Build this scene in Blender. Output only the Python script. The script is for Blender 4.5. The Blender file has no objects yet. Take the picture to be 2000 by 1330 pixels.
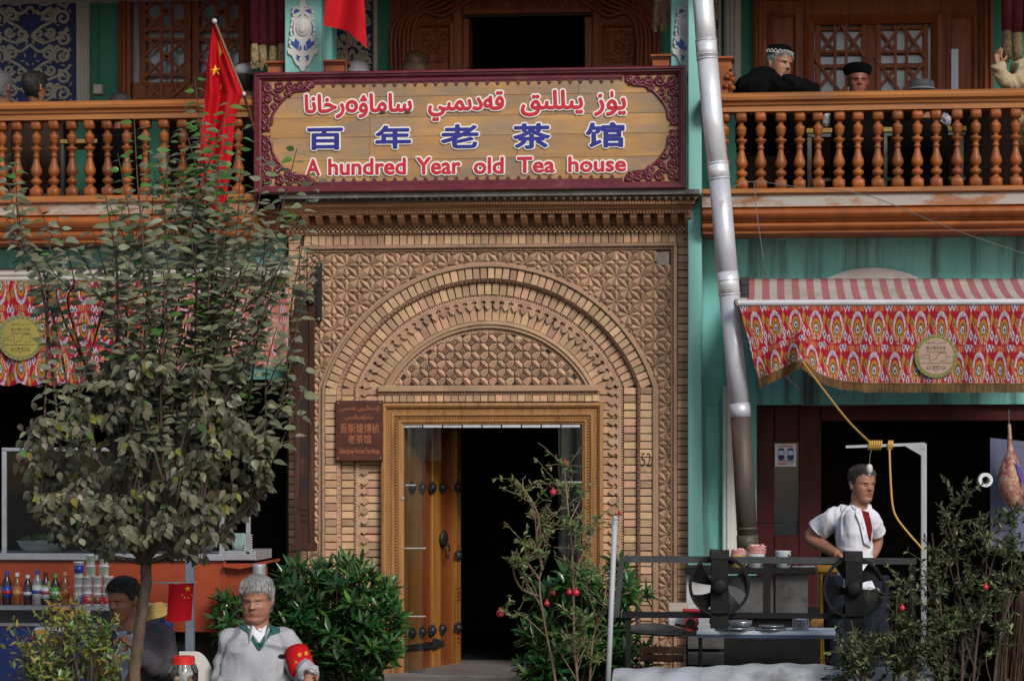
import bpy, math, random
import numpy as np
from mathutils import Vector, Matrix, Euler, noise as mnoise
from math import sin, cos, pi, sqrt, atan2, acos, radians
random.seed(7)
SC = bpy.context.scene
COL = SC.collection
# ---------------------------------------------------------------- camera, world, sun, exposure
FPX, DIST, EYE, HOR = 4700.0, 16.79, 1.5, 910.0
TH = -math.atan(.105)
CAM = Vector((-DIST * sin(TH), -DIST * cos(TH), EYE))
cd = bpy.data.cameras.new('camera'); cam = bpy.data.objects.new('camera', cd); COL.objects.link(cam)
cam.location = CAM; cam.rotation_euler = (pi / 2, 0, -TH)
cd.sensor_width = 36; cd.lens = FPX / 2000 * 36; cd.shift_y = (HOR - 665) / 2000; cd.clip_end = 500; cd.clip_start = .1
cd.dof.use_dof = True; cd.dof.focus_distance = 14.8; cd.dof.aperture_fstop = 6.3
SC.camera = cam
SUN = Vector((.46, -.74, .60)).normalized()
wd = bpy.data.worlds.new('World'); SC.world = wd; wd.use_nodes = True
wn = wd.node_tree
sky = wn.nodes.new('ShaderNodeTexSky'); sky.sky_type = 'NISHITA'; sky.sun_disc = False
sky.sun_elevation = math.asin(SUN.z); sky.sun_rotation = atan2(SUN.x, SUN.y)
sky.air_density = 1.0; sky.dust_density = 2.2; sky.ozone_density = .8
wn.links.new(sky.outputs[0], wn.nodes['Background'].inputs[0]); wn.nodes['Background'].inputs[1].default_value = .058
sl = bpy.data.lights.new('sun', 'SUN'); sl.energy = 1.5; sl.angle = radians(18); sl.color = (1, .965, .92)
so = bpy.data.objects.new('sun', sl); COL.objects.link(so)
so.rotation_euler = SUN.to_track_quat('Z', 'Y').to_euler(); so.location = (3, -4, 9)
SC.view_settings.view_transform = 'Standard'; SC.view_settings.look = 'None'
SC.view_settings.exposure = 0.92; SC.view_settings.gamma = 1.0; SC.view_settings.use_curve_mapping = False

def P(px, py, Y=0.0):
    "point at depth Y that the photograph shows at pixel px, py"
    rx, rz = (px - 1000) / FPX, (HOR - py) / FPX
    d = Vector((sin(TH) + cos(TH) * rx, cos(TH) - sin(TH) * rx, rz))
    return CAM + d * ((Y - CAM.y) / d.y)
def S(Y): return (DIST + Y) / FPX          # metres per photo pixel at depth Y

# ---------------------------------------------------------------- materials
def L(h):
    h = h.lstrip('#'); r = []
    for i in (0, 2, 4):
        c = int(h[i:i + 2], 16) / 255
        r.append(c / 12.92 if c <= .04045 else ((c + .055) / 1.055) ** 2.4)
    return tuple(r)
def c4(c): return tuple(L(c) if isinstance(c, str) else c) + (1.0,)
def mat(name, c1, c2=None, c3=None, scale=6, stretch=(1, 1, 1), rough=.7, metal=0., bump=.25, bscale=60, bdist=.002,
        rand=0., c3lo=.55, c3hi=.72, c3scale=2.2, c3stretch=None, alpha=1., spec=.5, trans=0., hue=0., attr=None, coat=0., tl=0., emit=0.):
    m = bpy.data.materials.new(name); m.use_nodes = True
    nt = m.node_tree; N = nt.nodes; K = nt.links
    b = N['Principled BSDF']
    b.inputs['Roughness'].default_value = rough; b.inputs['Metallic'].default_value = metal
    b.inputs['Specular IOR Level'].default_value = spec; b.inputs['Coat Weight'].default_value = coat
    if trans: b.inputs['Transmission Weight'].default_value = trans
    geo = N.new('ShaderNodeNewGeometry'); oi = N.new('ShaderNodeObjectInfo')
    ad = N.new('ShaderNodeVectorMath'); ad.operation = 'MULTIPLY_ADD'
    K.new(oi.outputs['Random'], ad.inputs[0]); ad.inputs[1].default_value = (7.3, 3.1, 5.7) if rand else (0, 0, 0)
    K.new(geo.outputs['Position'], ad.inputs[2]); pos = ad.outputs[0]
    def noise(sc, st, det=6, rg=.6):
        v = N.new('ShaderNodeVectorMath'); v.operation = 'MULTIPLY'; K.new(pos, v.inputs[0]); v.inputs[1].default_value = st
        n = N.new('ShaderNodeTexNoise'); n.inputs['Scale'].default_value = sc; n.inputs['Detail'].default_value = det
        n.inputs['Roughness'].default_value = rg; K.new(v.outputs[0], n.inputs['Vector']); return n.outputs['Fac']
    def mix(f, a, bb, mode='MIX'):
        x = N.new('ShaderNodeMix'); x.data_type = 'RGBA'; x.blend_type = mode
        for s, v in ((0, f), (6, a), (7, bb)):
            if isinstance(v, (float, int)): x.inputs[s].default_value = v
            elif isinstance(v, tuple): x.inputs[s].default_value = v
            else: K.new(v, x.inputs[s])
        return x.outputs[2]
    def mapr(v, a, bb, c=0., d=1.):
        r = N.new('ShaderNodeMapRange'); r.inputs[1].default_value = a; r.inputs[2].default_value = bb
        r.inputs[3].default_value = c; r.inputs[4].default_value = d; K.new(v, r.inputs[0]); return r.outputs[0]
    if attr:
        a = N.new('ShaderNodeVertexColor'); a.layer_name = attr; col = a.outputs[0]
        if c2: col = mix(mapr(noise(scale, stretch), .35, .75, 0., .5), col, c4(c2))
    else:
        col = c4(c1)
        if c2: col = mix(mapr(noise(scale, stretch), .32, .68), col, c4(c2))
    if c3: col = mix(mapr(noise(c3scale, c3stretch or stretch, 8, .65), c3lo, c3hi), col, c4(c3))
    if rand or hue:
        wn_ = N.new('ShaderNodeTexWhiteNoise'); wn_.noise_dimensions = '1D'
        s_ = N.new('ShaderNodeMath'); s_.operation = 'MULTIPLY_ADD'; s_.inputs[1].default_value = 37.0
        K.new(oi.outputs['Random'], s_.inputs[0]); K.new(geo.outputs['Random Per Island'], s_.inputs[2]); K.new(s_.outputs[0], wn_.inputs['W'])
        h = N.new('ShaderNodeHueSaturation')
        K.new(mapr(wn_.outputs['Value'], 0, 1, 1 - rand, 1 + rand), h.inputs['Value'])
        if hue:
            w2 = N.new('ShaderNodeTexWhiteNoise'); w2.noise_dimensions = '1D'
            s2 = N.new('ShaderNodeMath'); s2.operation = 'ADD'; s2.inputs[1].default_value = 3.7
            K.new(s_.outputs[0], s2.inputs[0]); K.new(s2.outputs[0], w2.inputs['W'])
            K.new(mapr(w2.outputs['Value'], 0, 1, .5 - hue, .5 + hue), h.inputs['Hue'])
        if isinstance(col, tuple): h.inputs['Color'].default_value = col
        else: K.new(col, h.inputs['Color'])
        col = h.outputs[0]
    if isinstance(col, tuple): b.inputs['Base Color'].default_value = col
    else: K.new(col, b.inputs['Base Color'])
    if rough > .12 and alpha == 1. and not trans:
        K.new(mapr(noise(scale * 2.5, stretch, 4), .3, .7, max(.03, rough - .12), min(1, rough + .12)), b.inputs['Roughness'])
    if bump:
        bp = N.new('ShaderNodeBump'); bp.inputs['Strength'].default_value = bump; bp.inputs['Distance'].default_value = bdist
        K.new(noise(bscale, stretch, 5), bp.inputs['Height']); K.new(bp.outputs[0], b.inputs['Normal'])
    if alpha < 1: b.inputs['Alpha'].default_value = alpha
    if emit: b.inputs['Emission Color'].default_value = c4(c1); b.inputs['Emission Strength'].default_value = emit
    if tl:
        t = N.new('ShaderNodeBsdfTranslucent'); mx = N.new('ShaderNodeMixShader'); mx.inputs[0].default_value = tl
        if isinstance(col, tuple): t.inputs[0].default_value = col
        else: K.new(col, t.inputs[0])
        K.new(b.outputs[0], mx.inputs[1]); K.new(t.outputs[0], mx.inputs[2]); K.new(mx.outputs[0], N['Material Output'].inputs[0])
    return m

# ---------------------------------------------------------------- mesh builder
WL = {}                                       # world location of things and parts
class MB:
    def __init__(s): s.v = []; s.f = []; s.m = []; s.c = []; s.cm = 0
    def add(s, vs, fs):
        o = len(s.v); s.v += [tuple(q) for q in vs]
        for f in fs: s.f.append(tuple(o + i for i in f)); s.m.append(s.cm)
    def box(s, x0, x1, y0, y1, z0, z1, ch=0.):
        if not ch:
            s.add([(x0, y0, z0), (x1, y0, z0), (x1, y0, z1), (x0, y0, z1), (x0, y1, z0), (x1, y1, z0), (x1, y1, z1), (x0, y1, z1)],
                  [(0, 1, 2, 3), (1, 5, 6, 2), (5, 4, 7, 6), (4, 0, 3, 7), (3, 2, 6, 7), (4, 5, 1, 0)])
        else:                                  # front edges chamfered
            c = ch
            s.add([(x0 + c, y0, z0 + c), (x1 - c, y0, z0 + c), (x1 - c, y0, z1 - c), (x0 + c, y0, z1 - c),
                   (x0, y0 + c, z0), (x1, y0 + c, z0), (x1, y0 + c, z1), (x0, y0 + c, z1),
                   (x0, y1, z0), (x1, y1, z0), (x1, y1, z1), (x0, y1, z1)],
                  [(0, 1, 2, 3), (0, 4, 5, 1), (1, 5, 6, 2), (2, 6, 7, 3), (3, 7, 4, 0),
                   (4, 8, 9, 5), (5, 9, 10, 6), (6, 10, 11, 7), (7, 11, 8, 4)])
        return s
    def bpx(s, a, b, c, d, y0, y1, ch=0., Y=None):
        "box whose front face covers pixels a,b - c,d when seen at depth Y (default y0)"
        Y = y0 if Y is None else Y
        p = P(a, (b + d) / 2, Y); q = P(c, (b + d) / 2, Y); t = P((a + c) / 2, b, Y); u = P((a + c) / 2, d, Y)
        return s.box(p.x, q.x, y0, y1, u.z, t.z, ch)
    def prism(s, pts, y0, y1, back=False):
        "pts: list of (x, z) outline, front at y0"
        n = len(pts); vs = [(x, y0, z) for x, z in pts] + [(x, y1, z) for x, z in pts]
        fs = [tuple(range(n))] + [(i, i + n, (i + 1) % n + n, (i + 1) % n) for i in range(n)]
        if back: fs.append(tuple(range(2 * n - 1, n - 1, -1)))
        s.add(vs, fs); return s
    def pyr(s, pts, ya, yb, apex=None, skirt=0.):
        "pyramid tile on outline pts at depth yb, apex at ya"
        n = len(pts)
        if apex is None: apex = (sum(p[0] for p in pts) / n, sum(p[1] for p in pts) / n)
        vs = [(x, yb, z) for x, z in pts] + [(apex[0], ya, apex[1])]
        fs = [(i, (i + 1) % n, n) for i in range(n)]
        if skirt:
            vs += [(x, yb + skirt, z) for x, z in pts]; fs += [(i, i + n + 1, (i + 1) % n + n + 1, (i + 1) % n) for i in range(n)]
        s.add(vs, fs); return s
    def tube(s, pts, r, n=8, cap=True, flat=None):
        "tube along points; r number or list; flat=(ax, k): squash"
        pts = [Vector(p) for p in pts]; m = len(pts); o = len(s.v); up = Vector((0, 0, 1)); prev = None
        for i, p in enumerate(pts):
            t = (pts[min(i + 1, m - 1)] - pts[max(i - 1, 0)])
            if t.length < 1e-9: t = Vector((0, 0, 1))
            t.normalize()
            if prev is None:
                a = t.cross(up)
                if a.length < .05: a = t.cross(Vector((0, 1, 0)))
            else: a = prev - t * prev.dot(t)
            if a.length < 1e-6: a = t.orthogonal()
            a.normalize(); b = t.cross(a); prev = a
            rr = r[i] if isinstance(r, (list, tuple)) else r
            ra, rb = (rr if isinstance(rr, tuple) else (rr, rr))
            for k in range(n):
                w = 2 * pi * k / n; s.v.append(tuple(p + a * (ra * cos(w)) + b * (rb * sin(w))))
        for i in range(m - 1):
            for k in range(n):
                s.f.append((o + i * n + k, o + i * n + (k + 1) % n, o + (i + 1) * n + (k + 1) % n, o + (i + 1) * n + k)); s.m.append(s.cm)
        if cap:
            s.f.append(tuple(o + k for k in range(n - 1, -1, -1))); s.m.append(s.cm)
            s.f.append(tuple(o + (m - 1) * n + k for k in range(n))); s.m.append(s.cm)
        return s
    def lathe(s, prof, cx=0, cy=0, cz=0, n=14, sq=None):
        "prof: list of (z, r) ; sq: set of indices that are square"
        o = len(s.v); m = len(prof)
        for i, (z, r) in enumerate(prof):
            for k in range(n):
                w = 2 * pi * (k + .5) / n; x, y = cos(w), sin(w)
                if sq and i in sq: q = max(abs(x), abs(y)); x, y = x / q, y / q
                s.v.append((cx + r * x, cy + r * y, cz + z))
        for i in range(m - 1):
            for k in range(n):
                s.f.append((o + i * n + k, o + i * n + (k + 1) % n, o + (i + 1) * n + (k + 1) % n, o + (i + 1) * n + k)); s.m.append(s.cm)
        s.f.append(tuple(o + k for k in range(n - 1, -1, -1))); s.m.append(s.cm)
        s.f.append(tuple(o + (m - 1) * n + k for k in range(n))); s.m.append(s.cm)
        return s
    def grid(s, fn, nu, nv, u0=0., u1=1., v0=0., v1=1.):
        o = len(s.v)
        for j in range(nv + 1):
            for i in range(nu + 1): s.v.append(tuple(fn(u0 + (u1 - u0) * i / nu, v0 + (v1 - v0) * j / nv)))
        for j in range(nv):
            for i in range(nu):
                a = o + j * (nu + 1) + i; s.f.append((a, a + 1, a + nu + 2, a + nu + 1)); s.m.append(s.cm)
        return s
    def ell(s, c, r, n=12, m=8, rot=None):
        o = len(s.v); c = Vector(c)
        for j in range(m + 1):
            ph = pi * j / m
            for i in range(n):
                w = 2 * pi * i / n; q = Vector((r[0] * sin(ph) * cos(w), r[1] * sin(ph) * sin(w), r[2] * cos(ph)))
                if rot: q = rot @ q
                s.v.append(tuple(c + q))
        for j in range(m):
            for i in range(n):
                s.f.append((o + j * n + i, o + (j + 1) * n + i, o + (j + 1) * n + (i + 1) % n, o + j * n + (i + 1) % n)); s.m.append(s.cm)
        return s
    def data(s, name, mats, smooth=False, off=Vector()):
        me = bpy.data.meshes.new(name)
        me.from_pydata([(x - off.x, y - off.y, z - off.z) for x, y, z in s.v], [], s.f)
        for q in (mats if isinstance(mats, (list, tuple)) else [mats]): me.materials.append(q)
        if any(s.m): me.polygons.foreach_set('material_index', s.m)
        if smooth: me.polygons.foreach_set('use_smooth', [True] * len(me.polygons))
        me.update(); return me
    def build(s, name, mats, parent=None, smooth=False, origin=None, **kw):
        if origin is None: origin = Vector(s.v[0]) if s.v else Vector()
        if s.v:
            xs = [q[0] for q in s.v]; ys = [q[1] for q in s.v]; zs = [q[2] for q in s.v]
            origin = Vector(((min(xs) + max(xs)) / 2, (min(ys) + max(ys)) / 2, min(zs)))
        return link(name, s.data(name, mats, smooth, origin), origin, parent, **kw)
def link(name, me, loc, parent=None, rot=None, scl=None, kind=None, label=None, mtx=None):
    o = bpy.data.objects.new(name, me); COL.objects.link(o)
    loc = Vector(loc); WL[o] = loc.copy()
    if parent: o.parent = parent; o.location = loc - WL[parent]
    else: o.location = loc
    if rot is not None: o.rotation_euler = rot
    if scl is not None: o.scale = scl
    if kind: o['kind'] = kind
    if label: o['label'] = label
    return o
def thing(name, label, cat, loc, group=None):
    o = bpy.data.objects.new(name, None); COL.objects.link(o); o.empty_display_size = .1
    o.location = Vector(loc); WL[o] = Vector(loc)
    return tag(o, label, cat, group)
def tag(o, label, cat, group=None, kind=None):
    o['label'] = label; o['category'] = cat
    if group: o['group'] = group
    if kind: o['kind'] = kind
    return o
def structure(name, mb, m, **kw):
    o = mb.build(name, m, **kw); o['kind'] = 'structure'; return o
def dup(o, dloc, parent=None):
    "copy a thing with its parts and sub-parts, moved by dloc"
    def rec(src, par, d):
        c = src.copy(); COL.objects.link(c); WL[c] = WL[src] + Vector(dloc)
        if par: c.parent = par
        else: c.location = src.location + Vector(dloc)
        for k in list(src.children): rec(k, c, None)
        return c
    return rec(o, parent, dloc)

# ---------------------------------------------------------------- lettering
AR = {'ي': (0xFEF1, 2), 'ى': ((0xFEEF, 0xFEF0, 0xFBE8, 0xFBE9), 2), 'ۈ': (0xFBDB, 1), 'ز': (0xFEAF, 1), 'ل': (0xFEDD, 2), 'ق': (0xFED5, 2),
      'ە': (0xFEE9, 1), 'د': (0xFEA9, 1), 'م': (0xFEE1, 2), 'س': (0xFEB1, 2), 'ا': (0xFE8D, 1), 'ۋ': (0xFBDE, 1), 'ر': (0xFEAD, 1),
      'خ': (0xFEA5, 2), 'ن': (0xFEE5, 2), 'ئ': (0xFE89, 2), 'ۇ': (0xFBD7, 1), 'ت': (0xFE95, 2), 'ڭ': (0xFBD3, 2), 'ب': (0xFE8F, 2), 'و': (0xFEED, 1),
      'ك': (0xFED9, 2), 'ش': (0xFEB5, 2), 'ھ': (0xFBAA, 2)}
def shape_arabic(s):
    out = []
    for w in s.split(' '):
        r = []
        for i, ch in enumerate(w):
            a, j = AR[ch]; pj = i > 0 and AR[w[i - 1]][1] == 2; nj = j == 2 and i + 1 < len(w)
            k = (3 if nj else 1) if pj else (2 if nj else 0)
            r.append('o' if ch == 'ە' and k == 0 else chr(a[k] if isinstance(a, tuple) else a + k))
        out.append(''.join(reversed(r)))
    return ' '.join(reversed(out))
TC = {}
def text_raw(s, offset=0., ext=.0, res=3):
    k = (s, offset, ext)
    if k not in TC: TC[k] = text_raw_(s, offset, ext, res)
    return TC[k]
def evald(o):
    "mesh of o with its modifiers applied, evaluated in a small scratch scene"
    sc = bpy.data.scenes.new('scratch'); sc.collection.objects.link(o); vl = sc.view_layers[0]; vl.update()
    me = bpy.data.meshes.new_from_object(o.evaluated_get(vl.depsgraph)); sc.collection.objects.unlink(o); bpy.data.scenes.remove(sc); return me
def text_raw_(s, offset=0., ext=.0, res=3):
    c = bpy.data.curves.new('t', 'FONT'); c.body = s; c.offset = offset; c.resolution_u = 8 if any(ord(q) > 0xFB00 for q in s) else res; c.extrude = ext
    o = bpy.data.objects.new('t', c); me = evald(o)
    vs = [tuple(v.co) for v in me.vertices]; fs = [tuple(p.vertices) for p in me.polygons]
    bpy.data.objects.remove(o); bpy.data.curves.remove(c); bpy.data.meshes.remove(me)
    return vs, fs
def text_fat(mb, s, box, Y, depth, grow, n=10, core=True):
    "letters grown outwards by grow photo pixels: the letter repeated round a circle, each copy a hair further back"
    g = grow * S(Y)
    for k in range(n + (1 if core else 0)):
        q = MB(); text_fit(q, s, box, Y + .00012 * k, depth)
        dx, dz = (0, 0) if core and k == 0 else (g * cos(2 * pi * k / n), g * sin(2 * pi * k / n))
        mb.add([(x + dx, y, z + dz) for x, y, z in q.v], q.f)
    return mb
def text_fit(mb, s, box, Y, depth=.004, offset=0., ref=0., fn=None):
    "letters s filling the pixel box (x0,y0,x1,y1) at depth Y (front); ref = offset used for the fit"
    vr, _ = text_raw(s, ref); x0 = min(v[0] for v in vr); x1 = max(v[0] for v in vr); y0 = min(v[1] for v in vr); y1 = max(v[1] for v in vr)
    vs, fs = text_raw(s, offset, 1.)
    a = P(box[0], (box[1] + box[3]) / 2, Y).x; b = P(box[2], (box[1] + box[3]) / 2, Y).x
    m = (box[0] + box[2]) / 2; t = P(m, box[1], Y).z; u = P(m, box[3], Y).z
    par = list(range(len(vs)))                 # neighbouring glyphs overlap: set each a hair further forward
    def find(i):
        while par[i] != i: par[i] = par[par[i]]; i = par[i]
        return i
    for f in fs:
        for i in f[1:]: par[find(i)] = find(f[0])
    low = {}
    for i, v in enumerate(vs): r = find(i); low[r] = min(low.get(r, 9), v[2])
    ids = {}
    q = []
    for i_, (x, y, z) in enumerate(vs):
        r = find(i_); lift = .000017 * ids.setdefault(r, len(ids) + 1) if low[r] > .5 else 0
        q.append((a + (x - x0) / (x1 - x0) * (b - a), Y - lift + (0 if z > 0 else depth), u + (y - y0) / (y1 - y0) * (t - u)))
    mb.add(q, fs); return mb
def spiral(cx, cz, r0, r1, a0, turns, n=18):
    return [(cx + (r0 + (r1 - r0) * i / n) * cos(a0 + turns * 2 * pi * i / n), cz + (r0 + (r1 - r0) * i / n) * sin(a0 + turns * 2 * pi * i / n)) for i in range(n + 1)]
def smoothpath(pts, k=6):
    "Catmull-Rom through points"
    pts = [Vector(p) for p in pts]; out = []
    for i in range(len(pts) - 1):
        p0, p1, p2, p3 = pts[max(i - 1, 0)], pts[i], pts[i + 1], pts[min(i + 2, len(pts) - 1)]
        for j in range(k):
            t = j / k
            out.append(.5 * (2 * p1 + (p2 - p0) * t + (2 * p0 - 5 * p1 + 4 * p2 - p3) * t * t + (3 * p1 - p0 - 3 * p2 + p3) * t ** 3))
    out.append(pts[-1]); return out
# ---------------------------------------------------------------- materials of the building
M = {}
M['brick'] = mat('brick', (.462, .293, .175), (.388, .237, .141), (.24, .15, .097), scale=25, rough=.9, bump=.5, bscale=160, rand=.27, hue=.014, c3lo=.52, c3hi=.8, c3scale=3.2)
M['terracotta'] = mat('terracotta', (.397, .248, .157), (.317, .193, .122), (.18, .115, .083), scale=30, rough=.9, bump=.5, bscale=160, rand=.2, hue=.012, c3lo=.52, c3hi=.8, c3scale=2.6)
M['mortar'] = mat('mortar', (.030, .020, .015), (.05, .034, .025), scale=20, rough=.95)
M['cornice'] = mat('cornice_wood', (.36, .185, .09), (.28, .13, .06), (.15, .075, .045), scale=10, stretch=(.3, 1, 2), rough=.75, rand=.12, c3scale=4)
M['slate'] = mat('slate', (.25, .235, .225), (.15, .13, .12), (.36, .34, .33), scale=8, rough=.85, c3scale=9)
M['oak'] = mat('carved_oak', (.31, .155, .048), (.23, .10, .03), (.13, .05, .016), scale=14, stretch=(3, 3, .25), rough=.55, bump=.3, c3scale=5)
PX = 1 / 280.0
def W(du, v, Y=0.):
    "portal coordinates: du pixels right of the portal axis, v photo row on the axis"
    return Vector(((951.3 - 1000 + du * 1.008) * PX, Y, EYE + (HOR - v) * PX * .999))
VC, V0 = 857.0, 756.0                        # centre of the arch circles, springing line
VB = 1318.0
def xr(R): return sqrt(R * R - (VC - V0) ** 2)
def arch(R, s):
    "point on the concentric arch of radius R: s in -1..1 round the arc, beyond that down the piers (1 unit = 100 px)"
    if -1 <= s <= 1:
        a = s * acos((VC - V0) / R); return R * sin(a), VC - R * cos(a), a
    g = 1 if s > 0 else -1
    return g * xr(R), V0 + (abs(s) - 1) * 100, g * pi / 2
portal = thing('brick_portal', 'carved tan brick archway with star tiles framing the open tea house door', 'archway', W(0, VB, 0))
def bmesh_brick(w, h, d=.05, ch=.0022, j=.0012):
    b = MB(); b.box(-w / 2, w / 2, 0, d, -h / 2, h / 2, ch)
    b.v = [(x + random.uniform(-j, j), y + random.uniform(-j, j) * .5, z + random.uniform(-j, j)) for x, y, z in b.v]
    return b
def variants(name, w, h, m, d=.05, k=4, **kw): return [bmesh_brick(w * PX, h * PX, d, **kw).data(name, m) for _ in range(k)]
def put(name, mes, du, v, Y, rot=0., jit=.003, parent=None):
    p = W(du, v, Y + random.uniform(-jit, jit))
    return link(name, random.choice(mes), p, parent or portal, rot=(0, rot + random.uniform(-.012, .012), 0),
                scl=(1 + random.uniform(-.03, .02), 1, 1 + random.uniform(-.03, .02)))
def ring(name, Ra, Rb, pitch, Y, gap=2.1, pier=True, m='brick', vb=VB):
    h = Ra - Rb; Rm = (Ra + Rb) / 2; am = acos((VC - V0) / Rm); n = round(2 * am * Rm / pitch)
    mes = variants(name, 2 * am * Rm / n - gap, h - .8, M[m])
    for i in range(n):
        a = -am + 2 * am * (i + .5) / n
        put(name, mes, Rm * sin(a), VC - Rm * cos(a), Y, a)
    if pier:
        k = int((vb - V0) / 14.9); pt = (vb - V0) / k; wa, wb = xr(Ra), xr(Rb)
        mes = variants(name, wa - wb - .8, pt - gap, M[m])
        for g in (-1, 1):
            for i in range(k): put(name, mes, g * (wa + wb) / 2, V0 + pt * (i + .5), Y)
ring('arch_brick', 335, 313, 14.6, 0.)
ring('reveal_brick', 306, 282.5, 14.6, .05)
ring('inner_arch_brick', 276, 232, 15.2, .062, m='brick')
def sweep(prof, s0=-1., s1=1., n=60):
    "prof: list of (R, Y)"
    b = MB(); ss = []
    if s0 < -1: ss += [s0]
    ss += [max(-1, s0) + (min(1, s1) - max(-1, s0)) * i / n for i in range(n + 1)]
    if s1 > 1: ss += [s1]
    o = 0
    for s in ss:
        for R, Y in prof:
            x, v, a = arch(R, s); b.v.append(tuple(W(x, v, Y)))
    k = len(prof)
    for i in range(len(ss) - 1):
        for j in range(k - 1):
            b.f.append((i * k + j, (i + 1) * k + j, (i + 1) * k + j + 1, i * k + j + 1)); b.m.append(0)
    return b
SE = 1 + (VB - V0) / 100
def rnd(Ra, Rb, Y0, dep, n=7):
    "half-round profile"
    return [(Ra, Y0)] + [(Ra + (Rb - Ra) * (.5 - .5 * cos(pi * i / n)), Y0 - dep * sin(pi * i / n)) for i in range(1, n)] + [(Rb, Y0)]
sweep(rnd(341.8, 335, .004, .02), -SE, SE).build('arch_moulding', M['terracotta'], portal, True)
sweep([(313, .03), (312.8, .006), (311, .012), (307, .036), (306.5, .06)], -SE, SE).build('arch_moulding', M['terracotta'], portal)
sweep([(232, .07), (231, .052)] + rnd(229, 223, .05, .014, 5) + rnd(222, 217, .052, .01, 4) + [(216.5, .075)], -1, 1).build('tympanum_moulding', M['terracotta'], portal, True)
def teeth(Ra, Rb, pitch, Y, dep, s1=SE, name='dentil_row', cube=False, m='terracotta', fill=.9):
    b = MB(); Rm = (Ra + Rb) / 2; am = acos((VC - V0) / Rm); n = round(2 * am * Rm / pitch)
    def one(pts):
        if cube: b.prism(pts, Y - dep, Y + .01)
        else: b.pyr(pts, Y - dep, Y, None, .01)
    for i in range(n):
        da = am / n * fill; a = -am + 2 * am * (i + .5) / n
        if cube: q = [(Ra, a - da), (Rb, a - da), (Rb, a + da), (Ra, a + da)]
        else: q = [(Ra, a - da), (Rb, a), (Ra, a + da)]
        pts = [W(R * sin(t), VC - R * cos(t)) for R, t in q]; one([(p.x, p.z) for p in pts])
    if s1 > 1:
        k = int((VB - V0) / pitch); pt = (VB - V0) / k
        for g in (-1, 1):
            for i in range(k):
                v = V0 + pt * (i + .5); h = pt / 2 * fill
                q = [(xr(Ra), v - h), (xr(Rb), v - h), (xr(Rb), v + h), (xr(Ra), v + h)] if cube else [(xr(Ra), v - h), (xr(Rb), v), (xr(Ra), v + h)]
                pts = [W(g * x, y) for x, y in q]; one([(p.x, p.z) for p in pts])
    return b.build(name, M[m], portal, kind='stuff')
sweep([(347, .014), (346.6, .004), (341, .003)], -SE, SE).build('arch_moulding', M['terracotta'], portal)
teeth(341.5, 347, 6.2, .008, .008, name='sawtooth_edge')
teeth(312.5, 307, 8.4, .022, .014, name='sawtooth_edge')
teeth(281.5, 277, 5.2, .052, .012, cube=True, fill=.66)
teeth(227.5, 233, 7.0, .058, .01, 1, name='sawtooth_edge')
sweep([(217, .0672), (211, .0672)], -1, 1).build('tympanum_moulding', M['terracotta'], portal)
teeth(217, 211.5, 7.2, .068, .01, 1, name='sawtooth_edge')
# lobed tongue tiles of the inner ring
tongue = [(9.2, 0), (9.2, 5), (5.0, 6.0), (3.8, 8.4), (5.0, 10.8), (7.4, 11.6), (7.8, 13), (6.2, 14.2), (6.6, 15.6), (5.6, 16.8), (5.2, 18.6), (3.7, 19.4), (3.1, 21), (1.2, 22.2), (0, 23)]
tongue = tongue + [(-x, y) for x, y in reversed(tongue[:-1])]
tm = [MB().prism([(x * PX * 1.0, -y * PX) for x, y in tongue], 0, .014).data('tongue_tile', M['terracotta'])]
Rt, am = 276., acos((VC - V0) / 270.); n = round(2 * am * Rt / 18.8)
for i in range(n):
    a = -am + 2 * am * (i + .5) / n; put('tongue_tile', tm, Rt * sin(a), VC - Rt * cos(a), .042, a, .001)
for g in (-1, 1):
    for i in range(29): put('tongue_tile', tm, g * (xr(276)), V0 + 9.6 + 19.4 * i, .042, g * pi / 2, .001)
sweep([(278, .075), (278, .0395), (275, .0395), (274.5, .06)], -SE, SE).build('arch_fillet', M['terracotta'], portal)
# mortar backing
b = MB()
for R, Y in ((336, .012), (308, .060), (283, .072)):
    Rn = {336: 312.6, 308: 280, 283: 231}[R]
    q = sweep([(R, Y), (Rn, Y)], -SE, SE); b.add(q.v, q.f)
b.build('mortar_bed', M['mortar'], portal)
# spandrel of eight-pointed stars: lozenges join neighbouring stars, kites fill between
def clip(poly, nx, nz, d):
    "keep the side nx*x + nz*z <= d"
    out = []
    for i, p in enumerate(poly):
        q = poly[(i + 1) % len(poly)]; a = nx * p[0] + nz * p[1] - d; c = nx * q[0] + nz * q[1] - d
        if a <= 0: out.append(p)
        if (a < 0 < c) or (c < 0 < a): t = a / (a - c); out.append((p[0] + (q[0] - p[0]) * t, p[1] + (q[1] - p[1]) * t))
    return out
def inside(p, poly):
    s = 0
    for i, a in enumerate(poly):
        c = poly[(i + 1) % len(poly)]; w = (c[0] - a[0]) * (p[1] - a[1]) - (c[1] - a[1]) * (p[0] - a[0]); s += 1 if w > 0 else -1
    return abs(s) == len(poly)
def shrink(poly, k):
    cx = sum(p[0] for p in poly) / len(poly); cz = sum(p[1] for p in poly) / len(poly); o = []
    for x, z in poly:
        d = sqrt((x - cx) ** 2 + (z - cz) ** 2) or 1; f = max(0, d - k) / d; o.append((cx + (x - cx) * f, cz + (z - cz) * f))
    return o
def area(p): return abs(sum(p[i][0] * p[(i + 1) % len(p)][1] - p[(i + 1) % len(p)][0] * p[i][1] for i in range(len(p)))) / 2
TL, TR, TT = -356.5, 356.5, 491.0
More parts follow.
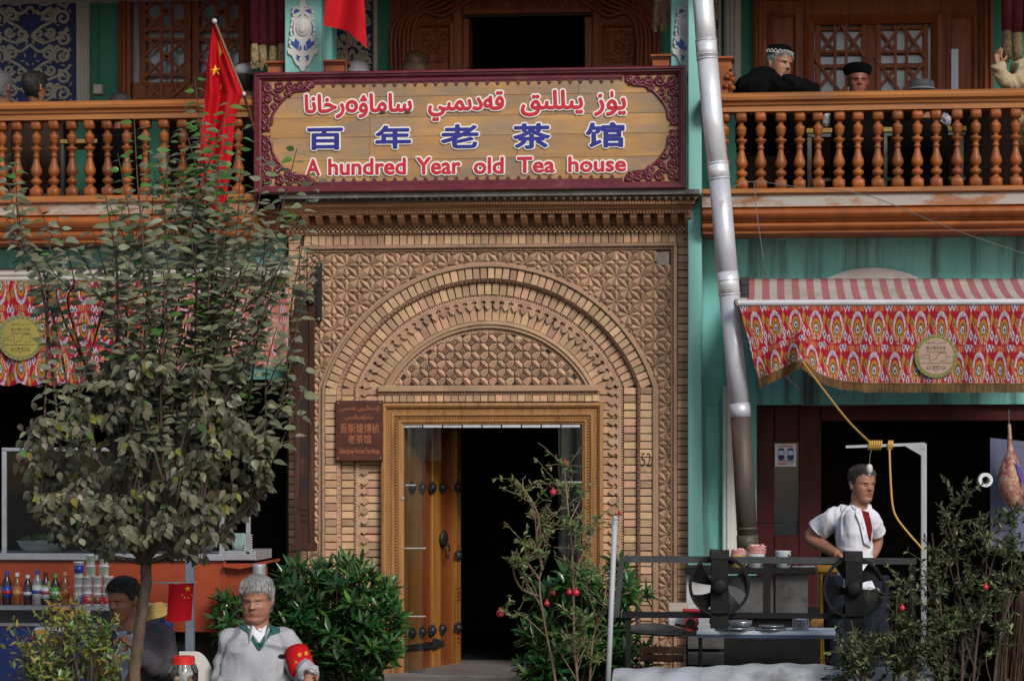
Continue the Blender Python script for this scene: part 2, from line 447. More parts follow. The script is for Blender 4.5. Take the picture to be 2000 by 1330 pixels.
def tile(name, poly, apex, Ya, Yb, regions, k=.55, minarea=14):
    for fn in regions:
        poly = fn(poly)
        if len(poly) < 3: return
    if area(poly) < minarea: return
    poly = shrink(poly, k)
    if apex is None or not inside(apex, poly): apex = (sum(p[0] for p in poly) / len(poly), sum(p[1] for p in poly) / len(poly))
    q = [W(x, z) for x, z in poly]; a = W(*apex)
    mb = MB().pyr([(p.x, p.z) for p in q], Ya + random.uniform(-.002, .002), Yb, (a.x, a.z), .012)
    mb.build(name, M['terracotta'], portal)
def reg_box(x0, x1, z0, z1): return lambda p: clip(clip(clip(clip(p, 1, 0, x1), -1, 0, -x0), 0, 1, z1), 0, -1, -z0)
def reg_out(R):
    def f(p):
        cx = sum(q[0] for q in p) / len(p); cz = sum(q[1] for q in p) / len(p)
        if cz > V0: g = 1 if cx > 0 else -1; return clip(p, -g, 0, -xr(R))
        dx, dz = cx, cz - VC; d = sqrt(dx * dx + dz * dz); nx, nz = dx / d, dz / d
        return clip(p, -nx, -nz, -(R - .6) - nz * VC)
    return f
def reg_in(R):
    def f(p):
        cx = sum(q[0] for q in p) / len(p); cz = sum(q[1] for q in p) / len(p)
        dx, dz = cx, cz - VC; d = sqrt(dx * dx + dz * dz); nx, nz = dx / d, dz / d
        return clip(p, nx, nz, R + nz * VC)
    return f
T_ = 50.2; h_ = T_ / 2; sx, sz = .7071 * h_ * .9995, .2929 * h_
regs = [reg_box(TL, TR, TT, VB), reg_out(347)]
random.seed(3)
for j in range(-1, 36):
    for i in range(-16, 17):
        if (i + j) % 2: continue
        cx, cz = i * h_ - 1.5, TT - .5 + j * h_
        R0 = sqrt(cx * cx + (cz - VC) ** 2)
        if (cz < V0 and R0 < 300) or (cz >= V0 and abs(cx) < 300) or abs(cx) > 395: continue
        for dx, dz in ((1, 1), (1, -1)):      # lozenge to the diagonal neighbour
            p = [(cx, cz), (cx + sx * dx, cz + sz * dz), (cx + h_ * dx, cz + h_ * dz), (cx + sz * dx, cz + sx * dz)]
            if abs(cx + dx * h_ / 2 - 345) < 22 and abs(cz + dz * h_ / 2 - 503) < 12: continue   # the patch of missing tiles
            tile('lozenge_tile', p, (cx + h_ / 2 * dx, cz + h_ / 2 * dz), -.013, .009, regs)
        for dx, dz in ((1, 0), (-1, 0), (0, 1), (0, -1)):
            f = lambda u, w: (cx + u * dx - w * dz, cz + u * dz + w * dx)
            ap = f(sx, 0)
            if abs(ap[0] - 345) < 20 and abs(ap[1] - 503) < 14: continue
            tile('kite_tile', [f(0, 0), f(sx, sz), f(h_, 0), f(sx, -sz)], ap, -.013, .009, regs)
# tympanum: hexagon tiles on the diagonals and small rosettes
g_ = 16.85; k_ = 7.0; regs = [reg_in(211), reg_box(-200, 200, 600, 752)]
for j in range(-1, 9):
    for i in range(-13, 13):
        x0, z0 = i * g_, 752 - 16.7 * (j + .0) - 16.7; x1, z1 = x0 + g_, z0 + 16.7
        if (i + j) % 2 == 0: p = [(x0 + k_, z0), (x1, z0), (x1, z1 - k_), (x1 - k_, z1), (x0, z1), (x0, z0 + k_)]; rd = ((x1, z0), (x0, z1))
        else: p = [(x0, z0), (x1 - k_, z0), (x1, z0 + k_), (x1, z1), (x0 + k_, z1), (x0, z1 - k_)]; rd = ((x0, z0), (x1, z1))
        for fn in regs:
            p = fn(p) if len(p) > 2 else p
        if len(p) >= 3 and area(p) > 16:
            full = len(p) == 6 and area(p) > 200
            p = shrink(p, .55); q = [W(x, z) for x, z in p]
            if full:                          # ridge along the diagonal
                cx, cz = (x0 + x1) / 2, (z0 + z1) / 2
                r1 = W(cx + (rd[0][0] - cx) * .62, cz + (rd[0][1] - cz) * .62); r2 = W(cx + (rd[1][0] - cx) * .62, cz + (rd[1][1] - cz) * .62)
                mb = MB(); vs = [(a.x, .068, a.z) for a in q] + [(r1.x, .05, r1.z), (r2.x, .05, r2.z)] + [(a.x, .078, a.z) for a in q]
                fs = [(a, (a + 1) % 6, (a + 1) % 6 + 8, a + 8) for a in range(6)]
                if (i + j) % 2 == 0: fs += [(0, 1, 6), (1, 2, 6), (2, 3, 7, 6), (3, 4, 7), (4, 5, 7), (5, 0, 6, 7)]
                else: fs += [(5, 0, 6), (0, 1, 6), (1, 2, 7, 6), (2, 3, 7), (3, 4, 7), (4, 5, 6, 7)]
                mb.add(vs, fs); mb.build('hexagon_tile', M['terracotta'], portal)
            else: MB().pyr([(a.x, a.z) for a in q], .054, .068, None, .01).build('hexagon_tile', M['terracotta'], portal)
        if (i + j) % 2 == 0:
            c = (x0, z0)
            if sqrt(c[0] ** 2 + (c[1] - VC) ** 2) < 207 and c[1] < 752:
                mb = MB()
                for du, dv in ((0, -1), (1, 0), (0, 1), (-1, 0)):
                    q = [(c[0] + du * 3 + a * 2.7, c[1] + dv * 3 + e * 2.7) for a, e in ((0, -1), (1, 0), (0, 1), (-1, 0))]
                    q = [(x, min(z, 752)) for x, z in q]; q = [W(x, z) for x, z in q]
                    mb.pyr([(a.x, a.z) for a in q], .05, .066, None, .012)
                mb.build('rosette_tile', M['terracotta'], portal)
b = MB()                                      # backings of spandrel and tympanum
q = [W(R * sin(a), VC - R * cos(a)) for R in (234,) for a in [(-1 + 2 * i / 40) * acos((VC - 756) / 234) for i in range(41)]]
b.prism([(p.x, p.z) for p in q], .0775, .30)
b.build('tympanum_bed', M['mortar'], portal)
b = MB(); o = []
for i in range(61):
    s = -1 + 2 * i / 60; x, v, a = arch(336, s); p = W(x, v); o.append((p.x, p.z))
lo, hi = W(-380, VB), W(380, 440)
for i in range(60): b.add([(o[i][0], .016, o[i][1]), (o[i + 1][0], .016, o[i + 1][1]), (o[i + 1][0], .016, hi.z), (o[i][0], .016, hi.z)], [(0, 1, 2, 3)])
for xa, xb in ((lo.x, o[0][0]), (o[-1][0], hi.x)): b.add([(xa, .016, lo.z), (xb, .016, lo.z), (xb, .016, hi.z), (xa, .016, hi.z)], [(0, 1, 2, 3)])
b.build('spandrel_bed', M['mortar'], portal)
MB().prism([(W(x, z).x, W(x, z).z) for x, z in ((322, 496), (353, 493), (352, 519), (331, 521))], .006, .016).build('mortar_patch', M['slate'], portal)
# panel frame, borders, bands
def bar(x0, z0, x1, z1, Y0, dep, name, m='terracotta', ch=.004):
    a, c = W(x0, z1), W(x1, z0); return MB().box(a.x, c.x, Y0 - dep, Y0 + .02, a.z, c.z, ch).build(name, M[m], portal)
bar(-368, 476.5, 368, 483.5, .0, .02, 'panel_moulding'); bar(361, 483.5, 368, VB, .0, .02, 'panel_moulding'); bar(-368, 483.5, -361, VB, 0, .02, 'panel_moulding')
bar(-361, 483.5, 361, 489, .006, .002, 'panel_moulding', ch=0); bar(356.5, 489, 361, VB, .006, .002, 'panel_moulding', ch=0); bar(-361, 489, -356.5, VB, .006, .002, 'panel_moulding', ch=0)
b = MB()
for i in range(118):
    x = -356 + 6.05 * i; q = [W(x, 484), W(x + 5.6, 484), W(x + 2.8, 490)]; b.pyr([(p.x, p.z) for p in q], -.006, .004, None, .01)
for g in (-1, 1):
    for i in range(136):
        v = 488 + 6.1 * i; q = [W(g * 361, v), W(g * 361, v + 5.6), W(g * 356.5, v + 2.8)]; b.pyr([(p.x, p.z) for p in q], -.006, .004, None, .01)
b.build('sawtooth_edge', M['terracotta'], portal, kind='stuff')
mes = variants('frieze_brick', 13.1, 19.6, M['brick'])
for i in range(51): put('frieze_brick', mes, -361 + 14.55 * i + 7, 466, 0.)
mes = variants('border_brick', 22.6, 13.3, M['brick'])
for g in (-1, 1):
    for i in range(58): put('border_brick', mes, g * 380.0, 456 + 14.85 * (i + .5), 0.)
bar(-216, 752, 216, 764, .05, .03, 'lintel_band', 'terracotta')
b = MB()
for i in range(60):
    x = -216 + 7.2 * i; q = [W(x, 764), W(x + 6.6, 764), W(x + 5.0, 769.5)]; b.pyr([(p.x, p.z) for p in q], .03, .045, None, .02)
b.build('sawtooth_edge', M['terracotta'], portal, kind='stuff')
mes = variants('lintel_brick', 13.2, 13.2, M['brick'])
for i in range(30): put('lintel_brick', mes, -218 + 14.5 * (i + .5), 777, .05)
bar(-220, 752, 220, 787, .085, .015, 'lintel_bed', 'mortar'); bar(-218, 763, 218, 769.6, .05, .006, 'lintel_fillet', ch=0)
# carved 52 on a pier brick
mb = MB(); text_fit(mb, '52', (1252, 884, 1272, 911), -.0035, .002, offset=-.01); mb.build('carved_number', M['mortar'], portal)
# cornice of carved wood and brick under the signboard
def row(name, cells, y0, y1, m, **kw):
    b = MB()
    for c in cells: b.bpx(*c, y0, y1, **kw)
    return b.build(name, M[m], portal, kind='stuff')
b = MB(); b.bpx(545, 374, 1366, 384, -.30, .02, .004, Y=-.3); b.build('slate_coping', M['slate'], portal)
b = MB(); 
for i in range(57):
    x = 548 + 14.33 * i; q = [P(x, 383.5, -.27), P(x + 14, 383.5, -.27), P(x + 7.2, 391.5, -.27)]
    b.pyr([(p.x, p.z) for p in q], -.285, -.262, None, .03)
b.build('zigzag_row', M['terracotta'], portal, kind='stuff')
MB().bpx(548, 384, 1362, 392.6, -.262, .02).build('cornice_fillet', M['mortar'], portal)
row('dentil_row', [(550 + 5.9 * i, 393, 553.9 + 5.9 * i, 398.5) for i in range(137)], -.245, -.22, 'cornice')
MB().bpx(550, 392.6, 1358, 399, -.23, .02).build('cornice_fillet', M['cornice'], portal)
def hprof(px0, px1, prof, m, name, parent):
    "horizontal moulding: prof list of (photo row, Y)"
    b = MB(); xm = (px0 + px1) / 2
    for (r, Y) in prof:
        z = P(xm, r, Y).z; b.v += [(P(px0, r, Y).x, Y, z), (P(px1, r, Y).x, Y, z)]
    for i in range(len(prof) - 1): b.f.append((2 * i, 2 * i + 1, 2 * i + 3, 2 * i + 2)); b.m.append(0)
    k = len(prof); b.f.append(tuple(2 * i for i in range(k))); b.f.append(tuple(2 * i + 1 for i in range(k))); b.m += [0, 0]
    return b.build(name, m, parent)
hprof(552, 1352, [(398.5, .02), (398.5, -.225), (401, -.225), (402.5, -.21), (405, -.19), (408, -.18), (410, -.182), (410, .02)], M['cornice'], 'cornice_moulding', portal)
row('dentil_row', [(556 + 6.3 * i, 411, 560.6 + 6.3 * i, 416.5) for i in range(126)], -.175, -.15, 'cornice')
MB().bpx(556, 410, 1348, 417, -.16, .02).build('cornice_fillet', M['cornice'], portal)
MB().bpx(558, 417, 1345, 441, -.03, .02).build('bracket_backing', M['cornice'], portal)
bk = MB(); s_ = S(-.1)
pr = [(-.155, 0), (-.155, -.012), (-.15, -.014), (-.15, -.024), (-.145, -.026), (-.13, -.04), (-.105, -.06), (-.09, -.068), (-.06, -.073), (-.055, -.078), (-.03, -.078), (-.03, 0)]
bw = 6.3 * s_
bk.add([(-bw, y, z) for y, z in pr] + [(bw, y, z) for y, z in pr], [tuple(range(12)), tuple(range(23, 11, -1))] + [(i, i + 12, (i + 1) % 12 + 12, (i + 1) % 12) for i in range(12)])
bkm = bk.data('bracket', M['cornice'])
for i in range(30):
    p = P(568 + 26.75 * i, 417.2, -.155); link('bracket', bkm, (p.x, 0, p.z), portal)
cells = []
for j in range(3):
    for i in range(89): cells.append((560 + 8.85 * i + (j % 2) * 4.4, 441.5 + 4.4 * j, 564.2 + 8.85 * i + (j % 2) * 4.4, 445.5 + 4.4 * j))
row('checker_dentil_row', cells, -.035, -.0, 'brick')
MB().bpx(558, 441, 1345, 456, -.012, .02).build('cornice_fillet', M['cornice'], portal)
# ---------------------------------------------------------------- signboard over the archway
M['crimson'] = mat('crimson_paint', (.125, .014, .026), (.085, .009, .017), (.18, .045, .05), scale=12, rough=.38, bump=.2, c3scale=6)
M['plank'] = mat('varnished_plank', (.44, .235, .075), (.33, .175, .065), (.245, .165, .10), scale=9, stretch=(.35, 1, 3.5), rough=.5, bump=.3, rand=.1, c3scale=3.2, c3stretch=(.5, 1, 1.6), c3lo=.42, c3hi=.6)
M['letter_white'] = mat('letter_white', (.72, .70, .66), rough=.4, bump=0)
M['letter_red'] = mat('letter_red', (.52, .012, .035), (.42, .01, .025), rough=.35, bump=0)
M['letter_blue'] = mat('letter_blue', (.018, .02, .23), (.012, .014, .17), rough=.35, bump=0)
SY = -.30
a = P(919, 372, SY)
sign = thing('signboard', 'big carved teahouse signboard with red and blue lettering in three scripts above the archway', 'signboard', (a.x, SY, a.z))
zt = P(919, 137, SY).z; zb = P(919, 374.5, SY).z; xl = P(497, 255, SY).x; xrr = P(1340, 255, SY).x
sc = S(SY)
def frame(x0, x1, z0, z1, w, prof, name, m, parent, smooth=False):
    "mitred frame; prof: list of (inset fraction, Y)"
    b = MB()
    for f, Y in prof:
        i = w * f; b.v += [(x0 + i, Y, z0 + i), (x1 - i, Y, z0 + i), (x1 - i, Y, z1 - i), (x0 + i, Y, z1 - i)]
    for k in range(len(prof) - 1):
        for q in range(4): b.f.append((k * 4 + q, k * 4 + (q + 1) % 4, k * 4 + 4 + (q + 1) % 4, k * 4 + 4 + q)); b.m.append(0)
    return b.build(name, m, parent, smooth)
fw = 16 * sc
frame(xl, xrr, zb, zt, fw, [(0, SY + .05), (0, SY - .03), (.16, SY - .045), (.34, SY - .045), (.42, SY - .03), (.62, SY - .03), (.7, SY - .018), (.9, SY - .012), (1, SY)], 'frame', M['crimson'], sign)
xi0, xi1, zi0, zi1 = xl + fw * .9, xrr - fw * .9, zb + fw * .9, zt - fw * .9
random.seed(11)
rows = [0, .17, .36, .545, .76, 1]
for k in range(5):
    za, zc = zi1 - (zi1 - zi0) * rows[k], zi1 - (zi1 - zi0) * rows[k + 1]
    xs = [xi0, P(722, 200, SY).x if k != 2 else P(722, 200, SY).x + .002, P([1130, 1085, 1190, 1010, 1105][k], 200, SY).x, xi1]
    for i in range(3):
        b = MB().box(xs[i] + .0008, xs[i + 1] - .0008, SY + random.uniform(0, .0022), SY + .03, zc + .0007, za - .0007, .0015)
        b.build('plank', M['plank'], sign)
MB().box(xl + .01, xrr - .01, SY + .03, SY + .06, zb + .01, zt - .01).build('backing', M['crimson'], sign)
# scalloped trims
def trim(up):
    b = MB()
    z0 = (zi1 if up else zi0); d = -1 if up else 1
    xa, xb = P(612, 160, SY).x, P(1216, 160, SY).x; n = 30; p = (xb - xa) / n
    h = 7 * sc
    b.box(xa, xb, SY - .012, SY, min(z0, z0 + d * h), max(z0, z0 + d * h), .003)
    for i in range(n):                        # arcs with a floret hanging from each joint
        cx = xa + p * (i + .5); pts = [(cx - p / 2, z0 + d * h * .9)]
        for k in range(9):
            t = pi * k / 8; pts.append((cx - p * .5 * cos(t), z0 + d * (h * 1.75 - 4.2 * sc * sin(t))))
        pts.append((cx + p / 2, z0 + d * h * .9))
        if not up: pts = pts[::-1]
        b.prism(pts, SY - .007, SY)
        jx = xa + p * i
        for dx, dz, r in ((-1.7, 12.4, 1.9), (1.7, 12.4, 1.9), (0, 14.4, 1.7)):
            b.ell((jx + dx * sc, SY - .003, z0 + d * dz * sc), (r * sc, .006, r * sc), 8, 4)
    for i in range(150): b.ell((xa + (xb - xa) * (i + .5) / 150, SY - .012, z0 + d * h * .6), (1.1 * sc, .004, 1.1 * sc), 6, 4)
    return b.build('scalloped_trim', M['crimson'], sign, kind='stuff')
trim(True); trim(False)
# pierced scroll carving in the four corners
def corner(sx_, sz_):
    b = MB(); ox = xi0 if sx_ > 0 else xi1; oz = zi1 if sz_ < 0 else zi0
    def T(x, z): return (ox + sx_ * x * sc, oz + sz_ * z * sc)
    def vine(pts, r0, r1, y=-.006):
        n = len(pts); b.tube([(T(*p)[0], SY + y, T(*p)[1]) for p in pts], [((r0 + (r1 - r0) * i / (n - 1)) * sc, .011) for i in range(n)], 6)
    def vol(cx, cz, r, a0, turns): vine(spiral(cx, cz, r, 1.4, a0, turns, 20), 2.3, 1.6)
    for cx, cz, r, a0, t in ((13, 13, 11, .5, 1.5), (36, 12, 11, 2.5, -1.6), (58, 11, 10, .2, 1.6), (78, 10, 9, 2.8, -1.5), (96, 10, 9, 1.4, 1.7),
                             (12, 36, 11, 2.2, 1.6), (11, 58, 10, 5, -1.6), (10, 76, 8.5, 1.6, 1.5), (9, 92, 8, 4.8, -1.7), (33, 33, 8, 0, 1.4), (52, 26, 7, 1, -1.3), (27, 52, 7, 3, 1.3)):
        vol(cx, cz, r, a0, t)
    vine([(104, 2), (88, 20), (66, 22), (50, 32), (40, 42), (30, 54), (22, 68), (20, 86), (2, 100)], 1.8, 1.8)
    vine([(2, 2), (20, 22), (40, 38)], 2, 1.4)
    random.seed(5)
    for i in range(46):                       # leaflets
        t = random.random(); x = 4 + 96 * t; z = (4 + random.random() * 18 * (1 - .3 * t)) + max(0, 30 - x) * .8 * random.random()
        if random.random() < .5: x, z = z, x
        p = T(x, z); a = random.random() * 6.3; b.ell((p[0], SY - .004, p[1]), (3.6 * sc, .008, 1.7 * sc), 7, 4, Matrix.Rotation(a, 3, 'Y'))
    return b.build('corner_carving', M['crimson'], sign, True)
for a_ in (1, -1):
    for c_ in (1, -1): corner(a_, c_)
def letters(s, box, m, bold, name):
    "raised white outline and coloured face, one part per word or character"
    bx = (box[0] + bold, box[1] + bold, box[2] - bold, box[3] - bold)
    b = MB(); text_fat(b, s, bx, SY - .010, .009, bold + 2.7, 14); w = b.build(name, M['letter_white'], sign)
    b = MB(); text_fat(b, s, bx, SY - .014, .004, bold, 8); b.build('letter_face', m, w); return w
for s, bx in (('يۈز', (1160, 178, 1223, 227)), ('يىللىق', (1017, 176, 1139, 227)), ('قەدىمىي', (836, 179, 985, 236)), ('ساماۋەرخانا', (595, 183, 805, 231))):
    letters(shape_arabic(s), bx, M['letter_red'], 1.5, 'word')
for s, bx in (('百', (600, 250, 670, 293)), ('年', (733, 245, 803, 291)), ('老', (861, 243, 935, 290)), ('茶', (1002, 241, 1075, 291)), ('馆', (1144, 239, 1220, 288))):
    letters(s, bx, M['letter_blue'], 1.7, 'character')
for s, bx in (('A', (598, 311, 625, 343)), ('hundred', (641, 309, 793, 342)), ('Year', (813, 307, 900, 341)), ('old', (925, 307, 984, 340)), ('Tea', (1010, 306, 1084, 338)), ('house', (1110, 305, 1223, 336))):
    letters(s, bx, M['letter_red'], 1.2, 'word')

# ---------------------------------------------------------------- small plaque beside the door
M['dark_board'] = mat('dark_brown_board', (.085, .022, .012), (.05, .014, .009), scale=10, stretch=(.4, 1, 3), rough=.42, bump=.2)
M['engraved'] = mat('engraved_orange', (.42, .15, .06), (.30, .09, .04), scale=40, rough=.6, bump=0)
QY = -.035
a = P(701, 900, QY)
plq = thing('plaque', 'dark brown wooden plaque with engraved trilingual lettering left of the door frame', 'plaque', (a.x, QY, a.z))
MB().bpx(655.5, 782, 747, 900, QY, QY + .03, .004).build('board', M['dark_board'], plq)
for s, bx in ((shape_arabic('ئۇستەڭبويى قەدىمىي'), (664, 791, 741, 805)), (shape_arabic('ساماۋەرخانىسى'), (674, 809, 729, 821))):
    b = MB(); text_fit(b, s, bx, QY - .0015, .003); b.build('lettering', M['engraved'], plq)
for s, bx in (('吾斯塘博依', (664, 827, 741, 846)), ('老茶馆', (679, 849, 725, 866)), ('Ostangboyi Ancient Tea House', (663, 875, 741, 889))):
    b = MB(); text_fit(b, s, bx, QY - .0015, .003); b.build('lettering', M['engraved'], plq)
for x, y in ((660, 787), (742.5, 786), (660, 895), (743, 894)):
    p = P(x, y, QY); MB().ell((p.x, QY - .001, p.z), (.006, .005, .006), 8, 4).build('screw', M['slate'], plq)

# ---------------------------------------------------------------- hanging vertical board and its iron bracket
M['old_wood'] = mat('old_brown_wood', (.055, .024, .015), (.03, .014, .01), (.09, .045, .028), scale=9, spec=.2, stretch=(4, 4, .3), rough=.75, bump=.4, c3scale=5)
M['iron'] = mat('black_iron', (.012, .012, .014), (.02, .018, .017), scale=20, rough=.5, metal=.3, bump=.2)
HY = -.22
a = P(592, 1066, HY)
hb = thing('hanging_board', 'tall dark weathered board with carved vertical characters hanging left of the brick arch', 'sign board', (a.x, HY, a.z))
MB().bpx(574, 585, 585, 1066, HY, HY + .035, .004).build('side_rail', M['old_wood'], hb)
MB().bpx(603, 592, 613, 1066, HY, HY + .035, .004).build('side_rail', M['old_wood'], hb)
MB().bpx(585, 588, 603, 1064, HY + .012, HY + .03).build('panel', M['old_wood'], hb)
MB().bpx(568, 1062, 617, 1076, HY - .01, HY + .04, .006).build('foot_rail', M['old_wood'], hb)
b = MB(); q = [P(x, y, HY) for x, y in ((572, 556), (614, 582), (614, 594), (572, 572))]; b.prism([(p.x, p.z) for p in q], HY - .03, HY + .05, True); b.build('sloping_cap', M['iron'], hb)
M['carved_dark'] = mat('carved_dark', (.008, .006, .005), rough=.7, bump=0)
for s, bx in (('百', (586, 634, 602, 672)), ('年', (586, 704, 602, 742)), ('老', (585, 776, 603, 815)), ('茶', (585, 856, 603, 896)), ('馆', (585, 926, 603, 966))):
    b = MB(); text_fat(b, s, bx, HY + .0095, .003, .8, 6); b.build('character', M['carved_dark'], hb)
for k in range(3):
    b = MB(); text_fit(b, shape_arabic('ساماۋەرخانا'), (587, 992 + 11 * k, 601, 999 + 11 * k), HY + .0105, .003); b.build('lettering', M['carved_dark'], hb)
b = MB(); q = P(622, 570, -.06)
br = thing('iron_bracket', 'black iron scroll bracket bolted to the star tiles holding the hanging board', 'bracket', (q.x, -.06, P(622, 628, -.06).z))
MB().bpx(617.5, 514, 628, 628, -.04, -.018, .003).build('wall_plate', M['iron'], br)
b = MB(); pt = [P(x, y, -.10) for x, y in ((622, 536), (612, 534), (606, 542), (608, 554), (616, 556), (619, 549), (614, 545))]; b.tube(smoothpath(pt, 5), .006, 6)
pt = [P(x, y, -.12) for x, y in ((621, 570), (612, 576), (604, 570), (598, 560), (606, 552))]; b.tube(smoothpath(pt, 5), .006, 6)
b.tube([P(621, 556, -.05), P(612, 570, -.14), P(600, 578, -.2)], .008, 6); b.build('scroll', M['iron'], br)
for y in (519, 623): p = P(622.5, y, -.04); MB().ell((p.x, -.041, p.z), (.009, .006, .009), 8, 4).build('bolt', M['slate'], br)

# ---------------------------------------------------------------- door frame, door leaf, strip curtain
z0 = P(960, 1320, 0).z
DY = .03
df = thing('door_frame', 'carved golden oak door frame with beaded mouldings around the dark doorway', 'door frame', (P(962, 1320, DY).x, DY, z0))
def jamb(px0, px1, side):
    "moulded upright between photo columns, profile from outside to inside"
    k = 1 if side < 0 else -1
    xo, xi = (P(px0, 1000, DY).x, P(px1, 1000, DY).x) if side < 0 else (P(px1, 1000, DY).x, P(px0, 1000, DY).x)
    pf = [(0, .06), (0, -.035), (.12, -.04), (.22, -.03), (.26, -.012), (.42, -.012), (.46, -.022), (.58, -.022), (.62, -.005), (.74, -.005), (.78, -.012), (.88, -.01), (.92, .0), (1, .004), (1, .09)]
    zt_ = P(962, 787, DY).z; b = MB()
    for f, y in pf:
        x = xo + (xi - xo) * f; zz = zt_ - abs(xi - xo) * f; b.v += [(x, DY + y, z0), (x, DY + y, zz)]
    for i in range(len(pf) - 1): b.f.append((2 * i, 2 * i + 1, 2 * i + 3, 2 * i + 2)); b.m.append(0)
    b.build('jamb', M['oak'], df)
    bd = MB()
    for fr in (.34, .68):
        x = xo + (xi - xo) * fr; zz = zt_ - abs(xi - xo) * fr; n = int((zz - z0) / (5.8 * PX))
        for i in range(n): bd.ell((x, DY - .006, z0 + (i + .5) * (zz - z0) / n), (.0105, .012, .0085), 6, 4)
    bd.build('beading', M['oak'], df, kind='stuff')
    return xo, xi, zt_, pf
xo1, xi1_, zt_, pf = jamb(746, 788, -1); xo2, xi2_, _, _ = jamb(1137, 1178, 1)
b = MB(); w1 = abs(xi1_ - xo1); w2 = abs(xi2_ - xo2)
for f, y in pf: b.v += [(xo1 + w1 * f, DY + y, zt_ - w1 * f), (xo2 - w2 * f, DY + y, zt_ - w2 * f)]
for i in range(len(pf) - 1): b.f.append((2 * i, 2 * i + 1, 2 * i + 3, 2 * i + 2)); b.m.append(0)
b.build('head', M['oak'], df)
bd = MB()
for fr in (.34, .68):
    xa, xb = xo1 + w1 * fr, xo2 - w2 * fr; n = int((xb - xa) / (5.8 * PX))
    for i in range(n): bd.ell((xa + (i + .5) * (xb - xa) / n, DY - .006, zt_ - w1 * fr), (.0085, .012, .0105), 6, 4)
bd.build('beading', M['oak'], df, kind='stuff')
M['door_wood'] = mat('varnished_door_wood', (.29, .13, .026), (.21, .078, .016), (.11, .033, .009), scale=7, stretch=(3.5, 3.5, .22), rough=.35, bump=.15, c3scale=4, coat=.3, rand=.2)
M['door_wood_red'] = mat('varnished_red_wood', (.20, .055, .014), (.13, .03, .009), scale=7, stretch=(3.5, 3.5, .22), rough=.35, bump=.15, coat=.3)
# the left leaf stands open, swung inwards
hinge = Vector((P(790, 1000, .12).x, .13, z0 + .01))
door = thing('door_leaf', 'varnished panelled door leaf swung open at the left of the doorway with black iron studs', 'door', hinge)
door.rotation_euler = (0, 0, radians(71))
dh = P(962, 828, .15).z - z0
def dpart(name, x0, x1, y0, y1, a, c, m, ch=.004):
    me = MB().box(x0, x1, y0, y1, a, c, ch).data(name, m); o = bpy.data.objects.new(name, me); COL.objects.link(o); o.parent = door; WL[o] = hinge; return o
DW = .80
for x0, x1, m, y in ((0, .28, 'door_wood', 0), (.285, .43, 'door_wood_red', .012), (.435, .57, 'door_wood', 0), (.575, .80, 'door_wood_red', .006)):
    dpart('board', x0, x1, y, .045, 0, dh, M[m])
dpart('meeting_stile', .76, .84, -.03, .02, 0, dh, M['door_wood'])
for k in range(5):
    for i in range(4): dpart('carved_notch', .765, .835, -.036, -.03, .16 + .31 * k + .028 * i, .17 + .31 * k + .028 * i, M['door_wood_red'], 0)
stud = MB().ell((0, 0, 0), (.036, .028, .034), 12, 6)
for k in range(10): stud.ell((.04 * cos(k * .628), .004, .036 * sin(k * .628)), (.011, .01, .011), 6, 4)
stm = stud.data('stud', M['iron'], True)
for x, z in [(xx, 1.30) for xx in (.10, .26, .42, .58, .78)] + [(xx, .27) for xx in (.10, .26, .42, .58, .78)] + [(.78, .80)]:
    o = bpy.data.objects.new('stud', stm); COL.objects.link(o); o.parent = door; o.location = (x, -.01 if x < .7 else -.04, z); WL[o] = hinge
ring_ = MB(); ring_.ell((0, 0, 0), (.058, .02, .062), 14, 6); ring_.tube([(.03 * cos(t * .524), -.03, -.09 + .05 * sin(t * .524)) for t in range(13)], .006, 6)
o = bpy.data.objects.new('ring_handle', ring_.data('ring_handle', M['iron'], True)); COL.objects.link(o); o.parent = door; o.location = (.58, -.02, .93); WL[o] = hinge
hs = MB(); hs.box(0, .42, -.012, 0, .145, .19)
for i in range(6): hs.ell((.44 + .03 * i, -.006, .167), (.016, .01, .055 - .006 * i), 7, 4)
o = bpy.data.objects.new('strap_hinge', hs.data('strap_hinge', M['iron'])); COL.objects.link(o); o.parent = door; WL[o] = hinge
hinge2 = Vector((P(1137, 1000, .12).x, .13, z0 + .01))
dr2 = thing('door_leaf', 'second dark door leaf folded back at the right side of the doorway', 'door', hinge2)
dr2.rotation_euler = (0, 0, radians(-85))
for x0, x1 in ((-.28, 0), (-.57, -.285), (-.84, -.575)):
    me = MB().box(x0, x1, 0, .04, 0, dh, .004).data('board', M['door_wood_red']); o = bpy.data.objects.new('board', me); COL.objects.link(o); o.parent = dr2; WL[o] = hinge2
# threshold step
M['stone'] = mat('worn_stone', (.16, .14, .125), (.11, .095, .085), (.06, .05, .045), scale=6, rough=.85, bump=.4)
st = MB().bpx(735, 1319, 1190, 1420, -.12, 1.2, .01).build('door_step', M['stone']); tag(st, 'grey stone threshold step at the foot of the doorway', 'step')
